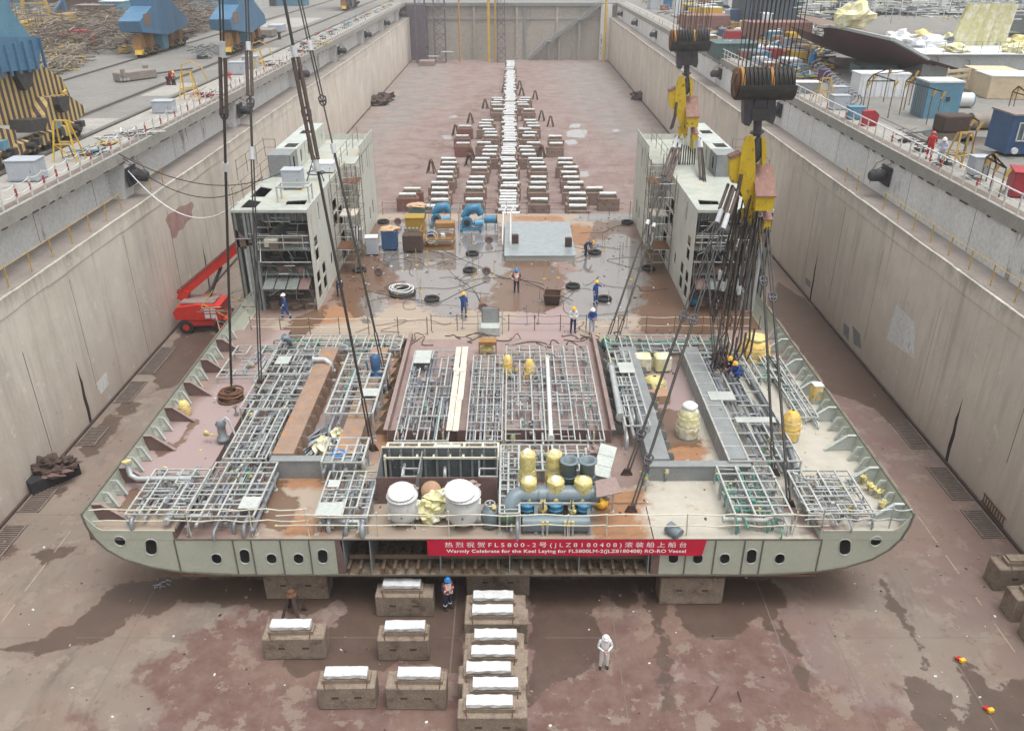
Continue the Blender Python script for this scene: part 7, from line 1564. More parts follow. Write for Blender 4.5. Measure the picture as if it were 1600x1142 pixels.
rsl('sling from the nearer hook to the fat pipe beside the large right rack', W2(1186,330,-.2), at(1209,742,4.0), [('sleeve',340),('double',430),('shackle',440),('single',690),('double',None)])
rsl('rightmost sling from the nearer hook to the front right rack', W2(1198,330,.1), at(1233,792,ZD), [('sleeve',338),('double',460),('shackle',465),('single',720),('double',None)])
rsl('left sling of the farther hook, to the centre compartment corner', W1(1054,205), at(940,556,ZD), [('thick',215),('sleeve',232),('thick',275),('shackle',282),('single',345),('sleeve',352),('single',500),('double',None)])
rsl('sling beside it from the farther hook, to the centre compartment corner', W1(1060,210), at(954,562,ZD), [('thick',218),('sleeve',232),('thick',285),('shackle',290),('single',350),('sleeve',356),('single',500),('double',None)])
rsl('right sling of the farther hook, to the rear right racks', W1(1087,210), at(1116,560,4.4), [('sleeve',232),('thick',278),('shackle',282),('single',480),('double',None)])
rsl('outer right sling of the farther hook, to the rear right racks', W1(1089,208), at(1130,575,4.4), [('single',220),('sleeve',232),('double',300),('shackle',302),('single',480),('double',None)])
# loose ropes and looped slings hanging from the hooks
for i in range(11):
    A_ = W1(1048+i*3.2, 212+i*1.0); L = R.uniform(4.5, 8.5); e = V(R.uniform(-.25,.25)-.3+.04*i, -.2*i*.3, -L); m = MB(); m.path([A_, A_.lerp(A_+e, .5)+V(.05,0,0), A_+e], .05, 5)
    T = thing('hanging_rope', 'loose black rope hanging straight down from the farther hook', 'rope', A_, 'loose ropes hanging from the farther hook'); m.build('rope', 'wire', T); m = MB(); b0 = A_+e; m.cyl(b0+V(0,0,.5), b0+V(0,0,.9), .09, 8); m.build('white_tag', 'sleeve', T)
    m = MB(); m.path([b0+V(0,0,.5), b0+V(-.1,0,-.5), b0+V(0,0,-1.0), b0+V(.1,0,-.5), b0+V(.02,0,.5)], .04, 5); m.build('rope_loop', 'wire', T)
for i in range(27):
    A_ = W2(1150+(i%20)*2.5+R.uniform(-1,1), 300+R.uniform(0,40), R.uniform(-.6,.6)); L = R.uniform(3.6, 7.2); x = R.uniform(-.9,.35); b0 = A_+V(x, R.uniform(-.3,.8), -L)
    if b0.z < 4.6: b0.z = 4.6+R.random()*.8
    T = thing('hanging_rope', 'dark sling rope with a loop end hanging from the nearer hook', 'rope', A_, 'slack ropes hanging from the nearer hook'); m = MB(); m.path([A_, A_.lerp(b0, .5)+V(R.uniform(-.1,.1),0,0), b0], R.choice([.025,.035,.045]), 6); m.build('rope', R.choice(['wire','wire','sling_brown','black_metal']), T)
    if i % 2: m = MB(); q_ = A_.lerp(b0, R.uniform(.5,.9)); m.cyl(q_, q_+V(0,0,.45), .11, 8); m.build('white_tag', 'sleeve', T)
    if i % 3 == 0: h = R.uniform(.6,1.5); w_ = R.uniform(.15,.3); m = MB(); m.path([b0, b0+V(-w_,0,-h*.5), b0+V(-w_*.6,0,-h*.9), b0+V(0,0,-h), b0+V(w_*.6,0,-h*.9), b0+V(w_,0,-h*.5), b0+V(.05,0,.1)], .038, 6); m.v = [(x_, y_, max(z_, 4.0)) for x_, y_, z_ in m.v]; m.build('rope_loop', 'sling_brown', T)
for i in range(5):
    A_ = W2(1150+i*7, 352, -.4); B_ = V(A_.x+.2*i-.4, A_.y-.2, 5.6+.25*i); m = MB(); h = 1.0+.3*(i%3)
    m.path([A_, A_.lerp(B_,.6), B_, B_+V(-.16,0,-h*.6), B_+V(0,0,-h), B_+V(.16,0,-h*.6), B_+V(.2,0,.6)], .06, 7); m.build('looped_sling', 'sling_brown', loc=A_, label='thick brown looped sling hanging before the big yellow wrapped machine', cat='sling', group='thick looped slings by the yellow machine')
m = MB(); a, b_ = W2(1186,375,-.5), W2(1170,480,-.5); m.cyl(a, b_, .1, 8); m.build('grey_hanging_pipe', 'galv', loc=b_, label='pale grey tube hanging among the dark ropes at the right tower', cat='tube')

# ---------------------------------------------------------------- grit and offcuts nobody could count
def grit(name, lab, n, fn, mts, smin, smax, flat=.4):
    gs = {}; r = random.Random(len(name)+n)
    for k in range(n):
        p = fn(r); e = r.uniform(smin, smax); m = gs.setdefault(r.choice(mts), MB()); m.box((p[0],p[1],p[2]+e*flat/2), (e, e*r.uniform(.2,1), e*flat), r.uniform(0,3.1))
    T = bpy.data.objects.new(name, None); C.objects.link(T); T['label'] = lab; T['category'] = 'debris'; T['kind'] = 'stuff'; ROOT[T.name] = V(0,0,0)
    for k, mm in gs.items(): mm.build('fragments', k, T, kind='stuff')
grit('floor_debris', 'small grit and scraps scattered over the dock floor', 700, lambda r: (r.uniform(-24,23), 14+abs(r.gauss(0,1))*22, .0), ['rust_dark','block_concrete','far_white','timber'], .03, .12)
def dk(r):
    x, y = r.uniform(XL+1.2,XR-1.2), r.uniform(27,71)
    if y > 50 and abs(x-XC) > 11: x *= .7
    return (x, y, ZD if abs(x-XC) < 13.3 or y > 46 else 4.105)
grit('deck_debris', 'offcuts, dust caps and scraps scattered over the ship deck', 1100, dk, ['rust_dark','galv','galv_dark','tarp','far_white','rust','timber','wire'], .03, .13)
# ---------------------------------------------------------------- left quay: crane legs and bogies
t = NT('hazard_stripes')
sx = t.n.new('ShaderNodeSeparateXYZ'); t.L.new(t.g.outputs['Position'], sx.inputs[0])
q_ = t.math('FRACT', t.math('DIVIDE', t.math('ADD', sx.outputs[1], t.math('MULTIPLY', sx.outputs[0], .9)), .62), 0)
st = t.ramp(q_, .46, .50)
b = t.mix(st, (.50,.37,.13), (.075,.05,.06)); b = t.mix(t.ramp(t.noise(2.2, 7, .7), .56, .72, 0., .8), b, (.16,.11,.08))
t.L.new(b, t.b.inputs['Base Color']); t.b.inputs['Roughness'].default_value = .65
def xprism(pts, X0, th, base=None):
    m = MB(); P = [atx(u, v, X0) for u, v in pts]; m.prism([(p.y, p.z) for p in P], X0-th/2, X0+th/2, 'X'); return m
def bogie(T, y, z, x, mt1='hazard_stripes', s=1., dark='block_dark'):
    m = MB(); m.prism([(y-1.35*s,z+.45),(y-1.1*s,z+1.05*s),(y+1.1*s,z+1.05*s),(y+1.35*s,z+.45),(y+.9*s,z+.35),(y-.9*s,z+.35)], x-.42, x+.42, 'X'); bg_ = m.build('bogie_frame', mt1, T)
    for dy in (-.75, .75):
        m = MB(); m.path([(x-.3,y+dy*s,z+.42), (x+.3,y+dy*s,z+.42)], .40*s, 16); m.path([(x+.3,y+dy*s,z+.42), (x+.5,y+dy*s,z+.42)], .16, 10); w_ = m.build('rail_wheel', dark, T)
    m = MB(); m.path([(x+.45,y-.2,z+.8), (x+.9,y-.2,z+.8)], .22, 10); m.box((x+.75,y+.35,z+.95), (.5,.5,.4)); m.build('drive_motor', 'block_dark', bg_)
BX = -31.6
T = thing('crane_bogies', 'row of yellow and black striped crane bogies at the upper left quay edge', 'crane bogie', (BX, 56, QZ))
m = xprism([(-60,112),(0,108),(42,98),(82,122),(96,150),(93,166),(55,190),(0,196),(-60,196)], BX-1.2, 1.3); m.build('striped_beam', 'hazard_stripes', T)
m = xprism([(56,180),(62,152),(92,148),(118,166),(120,178),(96,196),(58,204)], BX-.3, 1.2); m.build('striped_beam', 'hazard_stripes', T)
m = xprism([(-40,215),(-30,198),(10,204),(12,230),(-40,245)], BX-.2, 1.2); m.build('striped_beam', 'hazard_stripes', T)
m = xprism([(4,106),(34,104),(34,134),(22,142),(8,118)], BX-.9, 1.5); m.build('dark_bracket', 'block_dark', T)
m = xprism([(76,152),(94,150),(94,172),(86,176),(78,164)], BX+.1, 1.3); m.build('dark_bracket', 'block_dark', T)
m = xprism([(30,188),(60,184),(56,204),(32,208)], BX+.2, 1.3); m.build('dark_bracket', 'block_dark', T)
for i in range(6): bogie(T, 44.6+i*2.95, QZ, BX+.35, s=1.0)
for i, y in enumerate((50.2, 56.6)): m = MB(); m.box((BX+1.1, y, QZ+1.5), (.25,.6,.5)); m.build('blue_box', 'cont_blue', T)
m = MB(); m.box((BX-.3, 61.3, QZ+2.6), (.15,1.2,.7), .3); m.build('yellow_sign', 'yellow_paint', T)
T = thing('crane_portal', 'ribbed blue crane leg rising over the striped bogies at the left picture edge', 'crane leg', (BX-1, 56, 17.6))
m = xprism([(-60,58),(34,58),(34,108),(-60,116)], BX-1.2, 2.4); m.build('leg_box', 'crane_blue', T)
for i in range(6): y = 53.6+i*1.05; m = MB(); m.b(BX+.0, BX+.16, y, y+.12, 17.7, 19.55); m.build('rib', 'crane_blue', T)
m = MB(); m.prism([(50,19.6),(58.6,19.6),(57.6,20.6),(56.2,22.5),(55.0,26),(50,26)], BX-2.2, BX-.2, 'X'); m.build('leg_shaft', 'cont_blue', T)
def farleg(x, y, lab, name='crane_portal'):
    T = thing(name, lab, 'crane leg', (x, y, QZ))
    Y = lambda f: y+f
    m = MB(); m.prism([(Y(-7.6),QZ+3.0),(Y(-7.9),QZ+4.2),(Y(-3.4),QZ+5.6),(Y(-3.2),QZ+20),(Y(3.2),QZ+20),(Y(3.4),QZ+5.6),(Y(7.6),QZ+3.6),(Y(7.9),QZ+2.6),(Y(0),QZ+2.0)], x-1.3, x+1.3, 'X'); m.build('blue_hopper_leg', 'crane_blue', T)
    m = MB(); m.b(x+1.3, x+1.34, Y(-6.6), Y(-4.6), QZ+3.6, QZ+4.9); m.build('rusty_patch', 'far_brown', T)
    m = MB(); m.prism([(Y(-1.1),QZ+2.1),(Y(1.1),QZ+2.1),(Y(.7),QZ+.4),(Y(-.7),QZ+.4)], x-.7, x+.9, 'X'); m.build('centre_foot', 'cont_blue', T)
    for f in (-6.4, -3.5, 3.5, 6.4): 
        bogie(T, Y(f), QZ, x+.3, 'orange_box' if abs(f) < 5 else 'yellow_paint', .92)
        m = MB(); m.prism([(Y(f)-.8,QZ+1.0),(Y(f)+.8,QZ+1.0),(Y(f)+.4,QZ+2.6),(Y(f)-.4,QZ+2.6)], x-.4, x+.6, 'X'); m.build('bogie_hanger', 'orange_box', T)
farleg(-45.4, 113.5, 'blue hopper shaped crane leg on orange bogies, left one of two at the upper left')
farleg(-35.6, 116.5, 'blue hopper shaped crane leg on orange bogies, right one behind the left slings')
farleg(-35.6, 196, 'third blue crane leg far off at the top of the left quay')
# ---------------------------------------------------------------- left quay: things lying about
def pt(u, v): return at(u, v, QZ)
cabinet('pale blue grey cabinet with sloped lid nearest the camera on the left quay', pt(42,284)+V(0,.3,0), (1.7,1.3,1.15), 'box_grey', .05)
cabinet('grey cabinet behind the railing beside the yellow lifting frame', pt(256,178)+V(0,.3,0), (1.6,1.2,.9), 'box_grey', .05)
cabinet('pale grey cabinet near the person in the red jacket', pt(372,118)+V(0,.3,0), (1.6,1.2,1.2), 'box_grey')
cabinet('second pale cabinet farther along the left quay railing', pt(392,108)+V(0,.3,0), (1.6,1.2,1.2), 'box_grey')
def aframe(p, h, lab, mt='yellow_paint', rz=0, hoop=False):
    T = thing('lifting_trestle', lab, 'frame', p); p = Vector(p); c, s = math.cos(rz), math.sin(rz)
    L = lambda x, y, z: p+V(x*c-y*s, x*s+y*c, z)
    for sx_ in (-1,1):
        for sy in (-1,1): m = MB(); m.bar(L(.75*sx_,.6*sy,0), L(.4*sx_,.12*sy,h), .08); m.build('leg', mt, T)
    m = MB(); m.bar(L(-.4,0,h), L(.4,0,h), .09); m.bar(L(-.6,-.4,h*.45), L(.6,-.4,h*.45), .07); m.bar(L(-.6,.4,h*.45), L(.6,.4,h*.45), .07); m.bar(L(-.6,-.4,h*.45), L(.3,-.2,.3), .06); m.build('cross_bars', mt, T)
    if hoop: m = MB(); m.path([L(-.4,0,h), L(-.3,0,h+.6), L(.5,0,h+.9), L(1.4,0,h+.4), L(1.8,0,h-.8)], .05, 5); m.build('hose_hoop', 'rail_yellow', T)
    return T
aframe(pt(110,252), 2.5, 'tall yellow lifting frame by the left quay railing near the bogies')
aframe(pt(298,158), 2.4, 'yellow frame with curved hose hoop farther along the left quay railing', hoop=True)
aframe(pt(404,112), 2.2, 'small yellow frame behind the left slings', hoop=True)
def jumble(p, lab, n, r, mts, h=.5, cat='scrap', name='loose_gear', L=1.2, kind=None, grp=None):
    p = Vector(p); T = thing(name, lab, cat, p, grp); groups = {}
    for k in range(n):
        a = p+V(R.uniform(-r,r), R.uniform(-r,r), R.uniform(.03,h)); d = V(R.gauss(0,1),R.gauss(0,1),R.gauss(0,.3)).normalized()*L*R.uniform(.3,.6); mt = R.choice(mts); m = groups.setdefault(mt, MB())
        if a.z-abs(d.z) < p.z: d.z = 0
        m.cyl(a-d, a+d, R.uniform(.02,.05), 5)
    for mt, m in groups.items(): m.build('gear', mt, T)
    m = MB(); m.torus(p+V(.1,.1,.08), r*.6, .04, 'Z', 14, 5); m.torus(p+V(-.1,0,.16), r*.5, .04, 'Z', 14, 5); m.build('hose_coil', 'wire', T)
    return T
jumble(pt(140,243), 'grey pump and hoses beside the tall yellow lifting frame', 22, .9, ['galv_dark','wire','blue_pump'])
jumble(pt(166,228), 'yellow machine with hoses behind the left railing', 16, .7, ['yellow_paint','wire','galv'])
jumble(pt(205,212), 'bundle of pale hoses lying along the left railing', 24, 1.2, ['galv','cloth_white','wire'], .3, L=2.5)
jumble(pt(320,152), 'heap of hoses and red gear behind the left railing', 26, 1.0, ['galv_dark','wire','coverall_red','galv'])
jumble(pt(422,104), 'orange and grey gear heap near the double shackle', 20, 1.2, ['galv','orange_box','wire'])
jumble(pt(500,70), 'gear heap with red drum far along the left railing', 20, 1.5, ['coverall_red','galv','yellow_paint'])
jumble(pt(470,82), 'gear heap beside the red drum far along the left railing', 18, 1.4, ['orange_box','galv','wire'])
for i in range(26):
    y = 118+i*3.6; x = QL-1.8-R.random()*1.2; 
    jumble((x, y, QZ), 'small gear heap beside the far left railing', 7, .8, [R.choice(['galv','yellow_paint','coverall_red','cont_blue','orange_box']), 'galv_dark'], .9, grp='gear heaps along the far left railing')
p = pt(205,128); T = thing('crane_cradle', 'rusty grey steel cradle with a long drawbar on the left quay', 'cradle', p); rz = .35
m = MB(); m.box(p+V(0,1.2,.5), (1.3,4.2,.9), -rz-.25, bev=.1); m.build('body', 'terrace', T)
m = MB(); m.box(p+V(-.4,-.6,.9), (.3,.3,.7), -rz); m.box(p+V(.6,2.6,.95), (.4,.4,.6), -rz); m.build('lug', 'terrace', T)
m = MB(); m.bar(p+V(.8,3,.3), p+V(3.2,8.5,.2), .22, .15); m.build('drawbar', 'rail_steel', T)
m = MB(); [m.cyl(p+V(-.5+.35*k,-.95,.35), p+V(-.5+.35*k,-1.0,.35), .14, 10) for k in range(3)]; m.build('round_openings', 'galv', T)
p = pt(268,133); 
for k in range(2):
    q2 = p+V(-.25+.5*k,0,0); T = thing('bollard_pair', 'short black double bollard beside the crane rail, %s half' % ('left','right')[k], 'bollard', q2); m = MB(); m.lathe([(.25,0),(.2,.1),(.18,.5),(.26,.6),(.26,.75),(.1,.8)], q2, 12); m.build('post', 'black_metal', T)
p = pt(437,62); m = MB(); m.lathe([(.3,0),(.22,.2),(.22,.8),(.3,.95)], p, 12); m.build('bollard', 'black_metal', loc=p, label='short black bollard near the far crane rail on the left quay', cat='bollard')
p = pt(318,92); jumble(p, 'dark winch machine on the left quay between the two blue crane legs', 40, 1.4, ['galv_dark','black_metal','far_green'], 1.6, 'machine', 'quay_machine')
lowbox('quay_skip', 'brown skip on the far left quay', pt(418,58), (2.2,3,1.0), 'terrace', 0, None, 'skip')
lowbox('quay_skip', 'pale skip behind the brown one on the far left quay', pt(434,50), (2.2,3,1.0), 'box_grey', 0, None, 'skip')
p = pt(195,84); lowbox('yellow_buffer', 'small yellow box at the foot of the left blue crane leg', p, (1.0,1.0,.8), 'yellow_paint')
# heaps of scaffold tubes filling the yard behind the third rail
r2 = random.Random(3); groups = {}
def tubes(n, fn, mts):
    for k in range(n):
        a, d = fn(); mt = r2.choice(mts); m = groups.setdefault(mt, MB()); m.bar(a-d, a+d, r2.uniform(.05,.10))
for (u0,u1,v0,v1,n,hh) in ((36,130,66,112,900,1.5),(60,215,36,78,1300,2.2),(120,210,18,40,500,2.5),(0,90,20,60,600,3.0),(262,345,20,60,1200,3.2),(35,95,90,116,300,1.0),(215,262,0,30,150,2.0)):
    def fn():
        u = r2.uniform(u0,u1); v = r2.uniform(v0,v1); p = at(u, v+8, QZ); 
        if p.x > -48.2: p.x = -48.2-r2.random()*2
        th = r2.choice([.2,1.6,1.4])+r2.gauss(0,.35); L = r2.uniform(.5,1.8); return V(p.x,p.y,QZ+.1+hh*r2.random()**1.3), V(math.cos(th)*L, math.sin(th)*L, r2.gauss(0,.18)*L)
    tubes(n, fn, ['yard_scaffold']*5+['scaffold']*3+['galv','rust_dark','yellow_paint'] if u1 < 200 else ['scaffold','yard_scaffold','rust_dark','terrace'])
T = bpy.data.objects.new('scaffold_heaps', None); C.objects.link(T); T['label'] = 'wide heaps of scaffold tubes and frames covering the left yard'; T['category'] = 'scaffold heap'; T['kind'] = 'stuff'; ROOT[T.name] = V(0,0,0)
for mt, m in groups.items(): m.build('tube_layer', mt, T, kind='stuff')
for i in range(14):
    u = R.uniform(20,110); v = R.uniform(60,95); p = at(u,v,QZ); 
    if p.x > -48.5: p.x = -49-R.random()*3
    m = MB(); m.cyl(p, p+V(0,0,R.uniform(3,6)), .05, 5); m.build('standing_tube', 'scaffold', loc=p, label='upright scaffold tube standing in the left yard', cat='tube', group='upright tubes in the left yard')
for i in range(9):
    a = at(28+i*11, 58-i*2.4, QZ); T = thing('yellow_bin', 'yellow lidded bin in the row across the left yard', 'bin', a, 'row of yellow bins in the left yard')
    m = MB(); m.box(a+V(0,0,.9), (2.2,2.0,1.8), .2, bev=.15); m.build('body', 'yellow_paint', T); m = MB(); m.box(a+V(0,0,1.85), (2.3,2.1,.12), .2); m.build('lid', 'rail_yellow', T)
for (u,v,w_,d_,h_,mt,lab) in ((128,70,2.5,2,1.8,'red_box','bright red canopy machine among the yard tubes'),(103,66,2.0,2,1.2,'coverall_red','small red and white machine among the yard tubes')):
    lowbox('yard_machine', lab, at(u,v,QZ), (w_,d_,h_), mt, .3)
T = thing('yard_gantry', 'ochre yellow gate shaped frame at the back of the left yard', 'frame', at(60,34,QZ)); p = at(60,34,QZ)
for dx in (-2.4,2.4): m = MB(); m.bar(p+V(dx,0,0), p+V(dx*.7,0,6), .5); m.build('leg', 'rail_yellow', T)
m = MB(); m.bar(p+V(-1.8,0,6), p+V(1.8,0,6), .5); m.bar(p+V(-2.1,0,3), p+V(2.1,0,3), .3); m.build('cross_beam', 'rail_yellow', T)
def box_unit(u, v, w_, d_, h_, mt, lab, name='container', cat='container', grp=None, roof=None, rz=0, ribs=True):
    p = at(u, v, QZ); T = thing(name, lab, cat, p, grp)
    m = MB(); m.box(p+V(0,d_/2,h_/2), (w_,d_,h_), rz); m.build('body', mt, T)
    if roof: m = MB(); m.box(p+V(0,d_/2,h_+.06), (w_*1.04,d_*1.04,.12), rz); m.build('roof', roof, T)
    if ribs and not rz:
        m = MB(); k = -w_/2+.3
        while k < w_/2: m.box(p+V(k,-.04,h_/2), (.08,.08,h_*.9)); k += .6
        m.build('ribs', mt, T)
    return T
for i, (u,v,w_,d_,h_,mt,lab,rf) in enumerate([(178,33,4,5,3.2,'cont_blue','light blue container nearest the left blue crane leg','white_panel'),(196,29,5,6,3.4,'cont_blue','second light blue container left of the blue crane leg','cont_blue'),(212,24,5,6,3.6,'cont_blue','third light blue container partly behind the blue crane leg','cont_blue'),(150,34,7,4,2.6,'far_brown','brown sheds under the long grey roof in the left yard','terrace'),
   (290,20,12,5,2.6,'cont_blue','long light blue wall behind the right scaffold stacks','cont_blue'),(325,12,9,5,2.8,'cont_blue','farther light blue wall at the top between the crane legs','white_panel'),(262,12,6,5,3.0,'white_panel','white cabin at the top between the crane legs','white_panel'),(385,14,7,6,2.5,'vessel_white','large white tarpaulin heap behind the right blue crane leg','vessel_white'),
   (408,10,7,6,3.2,'beam_roof','brick red container at the top left of the far quay','far_brown'),(425,9,3,5,3.0,'cont_blue','blue container beside the brick red one at the top','cont_blue'),(450,10,8,4,2.0,'cont_blue','row of light blue racks at the top of the far left quay','white_panel')]):
    box_unit(u,v,w_,d_,h_,mt,lab,roof=rf)
def hall(x0,x1,y0,y1,h,mt,roof,lab,cat='building',win=True,pitch=2.):
    T = thing('shed', lab, cat, ((x0+x1)/2,y0,QZ)); m = MB(); m.b(x0,x1,y0,y1,QZ,QZ+h); m.build('wall', mt, T)
    m = MB(); m.prism([(y0-.4,QZ+h),(y1+.4,QZ+h),((y0+y1)/2,QZ+h+pitch)], x0-.4, x1+.4, 'X'); m.build('roof', roof, T)
    if win:
        n = int((x1-x0)/4)
        for k in range(n): m = MB(); m.b(x0+1+k*4, x0+3+k*4, y0-.05, y0+.02, QZ+h*.3, QZ+h*.65); m.build('opening', 'far_dark', T)
hall(-150,-104,205,235,8,'far_green','far_dark','grey green workshop with dark openings at the very top left')
hall(-100,-70,222,250,6,'white_panel','white_panel','long white roofed shed at the top left behind the blue containers')
hall(-92,-66,178,186,3.0,'far_brown','terrace','low shed with flat grey brown roof left of the blue crane leg', pitch=.5)
T = thing('crane_jib', 'blue lattice crane mast standing at the back of the left yard', 'crane mast', (-90,170,QZ))
for i in range(4):
    cx_, cy_ = ((-1,-1),(1,-1),(1,1),(-1,1))[i]; m = MB(); m.bar((-90+cx_*3.5,170+cy_*3.5,QZ), (-88+cx_*1.4,170+cy_*1.4,QZ+26), .7); m.build('leg', 'crane_blue', T)
m = MB()
for k in range(7):
    z = QZ+k*3.4; e = 3.5-2.1*k/7.6; x = -90+2*k/7.6
    for (a_, b2) in (((-1,-1),(1,-1)),((1,-1),(1,1)),((-1,-1),(-1,1))): m.bar((x+a_[0]*e,170+a_[1]*e,z),(x+b2[0]*e,170+b2[1]*e,z+3.2),.35)
m.build('bracing', 'crane_blue', T)
# ---------------------------------------------------------------- right quay
def P2(u, v): return at(u, v, QZ)
# neighbouring ship sections
T = thing('ship_hull_section', 'big dark red and grey hull section standing on blocks at the upper right', 'ship section', (44, 92, QZ))
def yp(pts, Y0, th): m = MB(); P = [aty(u,v,Y0) for u,v in pts]; m.prism([(p.x,p.z) for p in P], Y0, Y0+th, 'Y'); return m
TT = [(1285,42,17.5),(1296,41,17.5),(1325,46,17.5),(1360,54,17.5),(1395,62,17.5),(1420,76,16.4),(1450,93,15.0),(1500,108,14.1),(1560,116,13.6)]
BB = [(1286,58,15.8),(1292,66,15.2),(1310,80,14.5),(1345,96,13.9),(1400,107,13.5),(1440,111,13.3),(1475,115,13.2),(1520,118,13.2),(1580,121,13.2)]
tp_ = [at(*q) for q in TT]; bt_ = [at(*q) for q in BB]; mp_ = [a_.lerp(b2, .5)+V(0,-.5,0) for a_, b2 in zip(tp_, bt_)]
m = MB(); n = len(tp_); m.add(tp_+mp_+bt_, [(j*n+i, j*n+i+1, (j+1)*n+i+1, (j+1)*n+i) for j in range(2) for i in range(n-1)], True)
m.add([p+V(.5,14,.0) for p in bt_]+bt_, [(i, i+1, n+i+1, n+i) for i in range(n-1)]); m.build('red_bow_shell', 'ship_red', T)
m = MB(); m.add(tp_[:7]+[p+V(2,16,0) for p in tp_[:7]], [(i, i+1, 8+i, 7+i) for i in range(6)]); m.build('fore_deck', 'far_brown', T)
m = MB(); [m.bar(a_, b2, .35, .25) for a_, b2 in zip(tp_[:7], tp_[1:7])]; m.build('deck_rim', 'ship_grey', T)
Pp = [aty(u,v,88) for u,v in ((1446,86),(1660,86),(1660,124),(1540,122),(1450,104))]
m = MB(); hl = [[(p.x+.38*math.cos(a*math.pi/6), p.z+.5*math.sin(a*math.pi/6)) for a in range(12)] for p in [aty(u,v,88) for u,v in ((1461,97),(1510,101),(1572,112))]]
m.prism([(p.x,p.z) for p in Pp], 88, 88.1, 'Y', hl); m.build('grey_side_plate', 'ship_grey', T)
m = MB(); a, b_ = aty(1446,86,88), aty(1660,86,88); m.b(a.x, b_.x+12, 88.1, 104, a.z-2.4, a.z); m.build('grey_hull_block', 'ship_grey', T)
m = MB(); m.b(a.x-.2, b_.x+12, 87.8, 104, a.z, a.z+.1); m.build('deck_plate', 'white_panel', T)
for u in (1412, 1432, 1480, 1540, 1335, 1350): p = aty(u, 118 if u > 1400 else 95, 93); m = MB(); m.b(p.x-.6, p.x+.6, 97, 99, QZ, 13.8); m.build('support_block', 'terrace', T)
za = a.z
m = MB(); p = at(1338,44,17.6); m.blob(p+V(0,1,.8), (1.7,1.2,1.5), .35, 1.5, 18, 12, 41, flat=True); m.build('tarp_heap', 'tarp_cream', loc=p, label='yellow tarp heap on the tip of the dark red hull section', cat='tarp')
for i, (u, w_) in enumerate(((1515,3.0),(1548,2.4))):
    p = aty(u,74,96); m = MB(); n = 14; vs = []
    for j in range(8):
        for k in range(n+1): vs.append((p.x+w_*(k/n-.5)*(1+.05*j), 95.+.35*math.sin(k*1.3+j*.4)+.1*j, za+.1+4.2*(1-j/7)))
    fs = [(j*(n+1)+k, j*(n+1)+k+1, (j+1)*(n+1)+k+1, (j+1)*(n+1)+k) for j in range(7) for k in range(n)]
    m.add(vs, fs, True); m.add([(x,y+.6,z) for x,y,z in vs], fs, True); m.build('hanging_tarp', 'tarp_cream', loc=(p.x,95,za), label='tall yellow tarp draped on the grey hull section, %s one' % ('left','right')[i], cat='tarp')
for i in range(26):
    p = V(R.uniform(a.x+1, a.x+22), R.uniform(89,102), za+.1); m = MB(); m.blob(p+V(0,0,.3), (R.uniform(.6,1.6),R.uniform(.5,1.2),R.uniform(.3,.8)), .5, 2, 12, 8, i, flat=True); m.build('wrapped_bundle', R.choice(['tarp_cream','tarp_cream','tarp','white_panel','galv_dark']), loc=p, label='wrapped bundle among the gear on the grey hull section', cat='bundle', group='wrapped bundles on the grey hull section')
tube_rail('thin railing along the deck edge of the grey hull section', [(a.x, 88.1, za+.1), (a.x+22, 88.1, za+.1)], 1.1, 'galv_dark', 1.8)
# white platforms and hulls behind
for i, (u,v,w_,d_,h_,mt,lab) in enumerate([(1260,38,22,10,5.0,'far_dark','dark green block with white top behind the hanging ropes'),(1410,24,30,10,4.0,'far_white','wide white ship block behind the red hull section'),(1330,14,26,12,4.0,'far_white','white ship block farther back at the upper right'),(1520,18,24,12,5.0,'far_white','white ship block behind the tall yellow tarps'),(1450,6,40,14,4.0,'far_white','long pale ship block at the very top right'),(1180,14,12,8,3.0,'far_white','pale block at the top behind the hook ropes'),(1640,60,7,8,9,'ship_grey','tall pale grey tower block at the upper right corner')]):
    p = P2(u, v); T = thing('ship_block', lab, 'ship block', p)
    m = MB(); m.b(p.x-w_/2, p.x+w_/2, p.y, p.y+d_, QZ+.6, QZ+h_); m.build('hull_block', mt, T)
    m = MB(); m.b(p.x-w_/2-.2, p.x+w_/2+.2, p.y-.2, p.y+d_, QZ+h_, QZ+h_+.15); m.build('top_plate', 'far_white', T)
    for k in range(5): m = MB(); x = p.x-w_/2+w_*(k+.5)/5; m.b(x-.5,x+.5,p.y+.5,p.y+2,QZ,QZ+.62); m.build('support_block', 'terrace', T)
    for k in range(int(w_*1.6)):
        x = p.x+R.uniform(-.5,.5)*w_; y = p.y+R.uniform(0,1)*d_; q3 = V(x,y,QZ+h_+.15); m = MB()
        if R.random() < .4: m.box(q3+V(0,0,.3), (R.uniform(.6,3),R.uniform(.6,2),R.uniform(.15,.8)), R.uniform(0,.4))
        elif R.random() < .6: m.cyl(q3, q3+V(0,0,R.uniform(1,3)), .07, 5); m.cyl(q3+V(0,0,.9), q3+V(R.uniform(1,3),0,.9), .05, 5)
        else: m.box(q3+V(0,0,.08), (R.uniform(1,4),R.uniform(.5,1.5),.12), R.uniform(0,.4))
        m.build('deck_gear', R.choice(['far_white','white_panel','galv_dark','pale_steel','far_brown','galv','galv']), T)
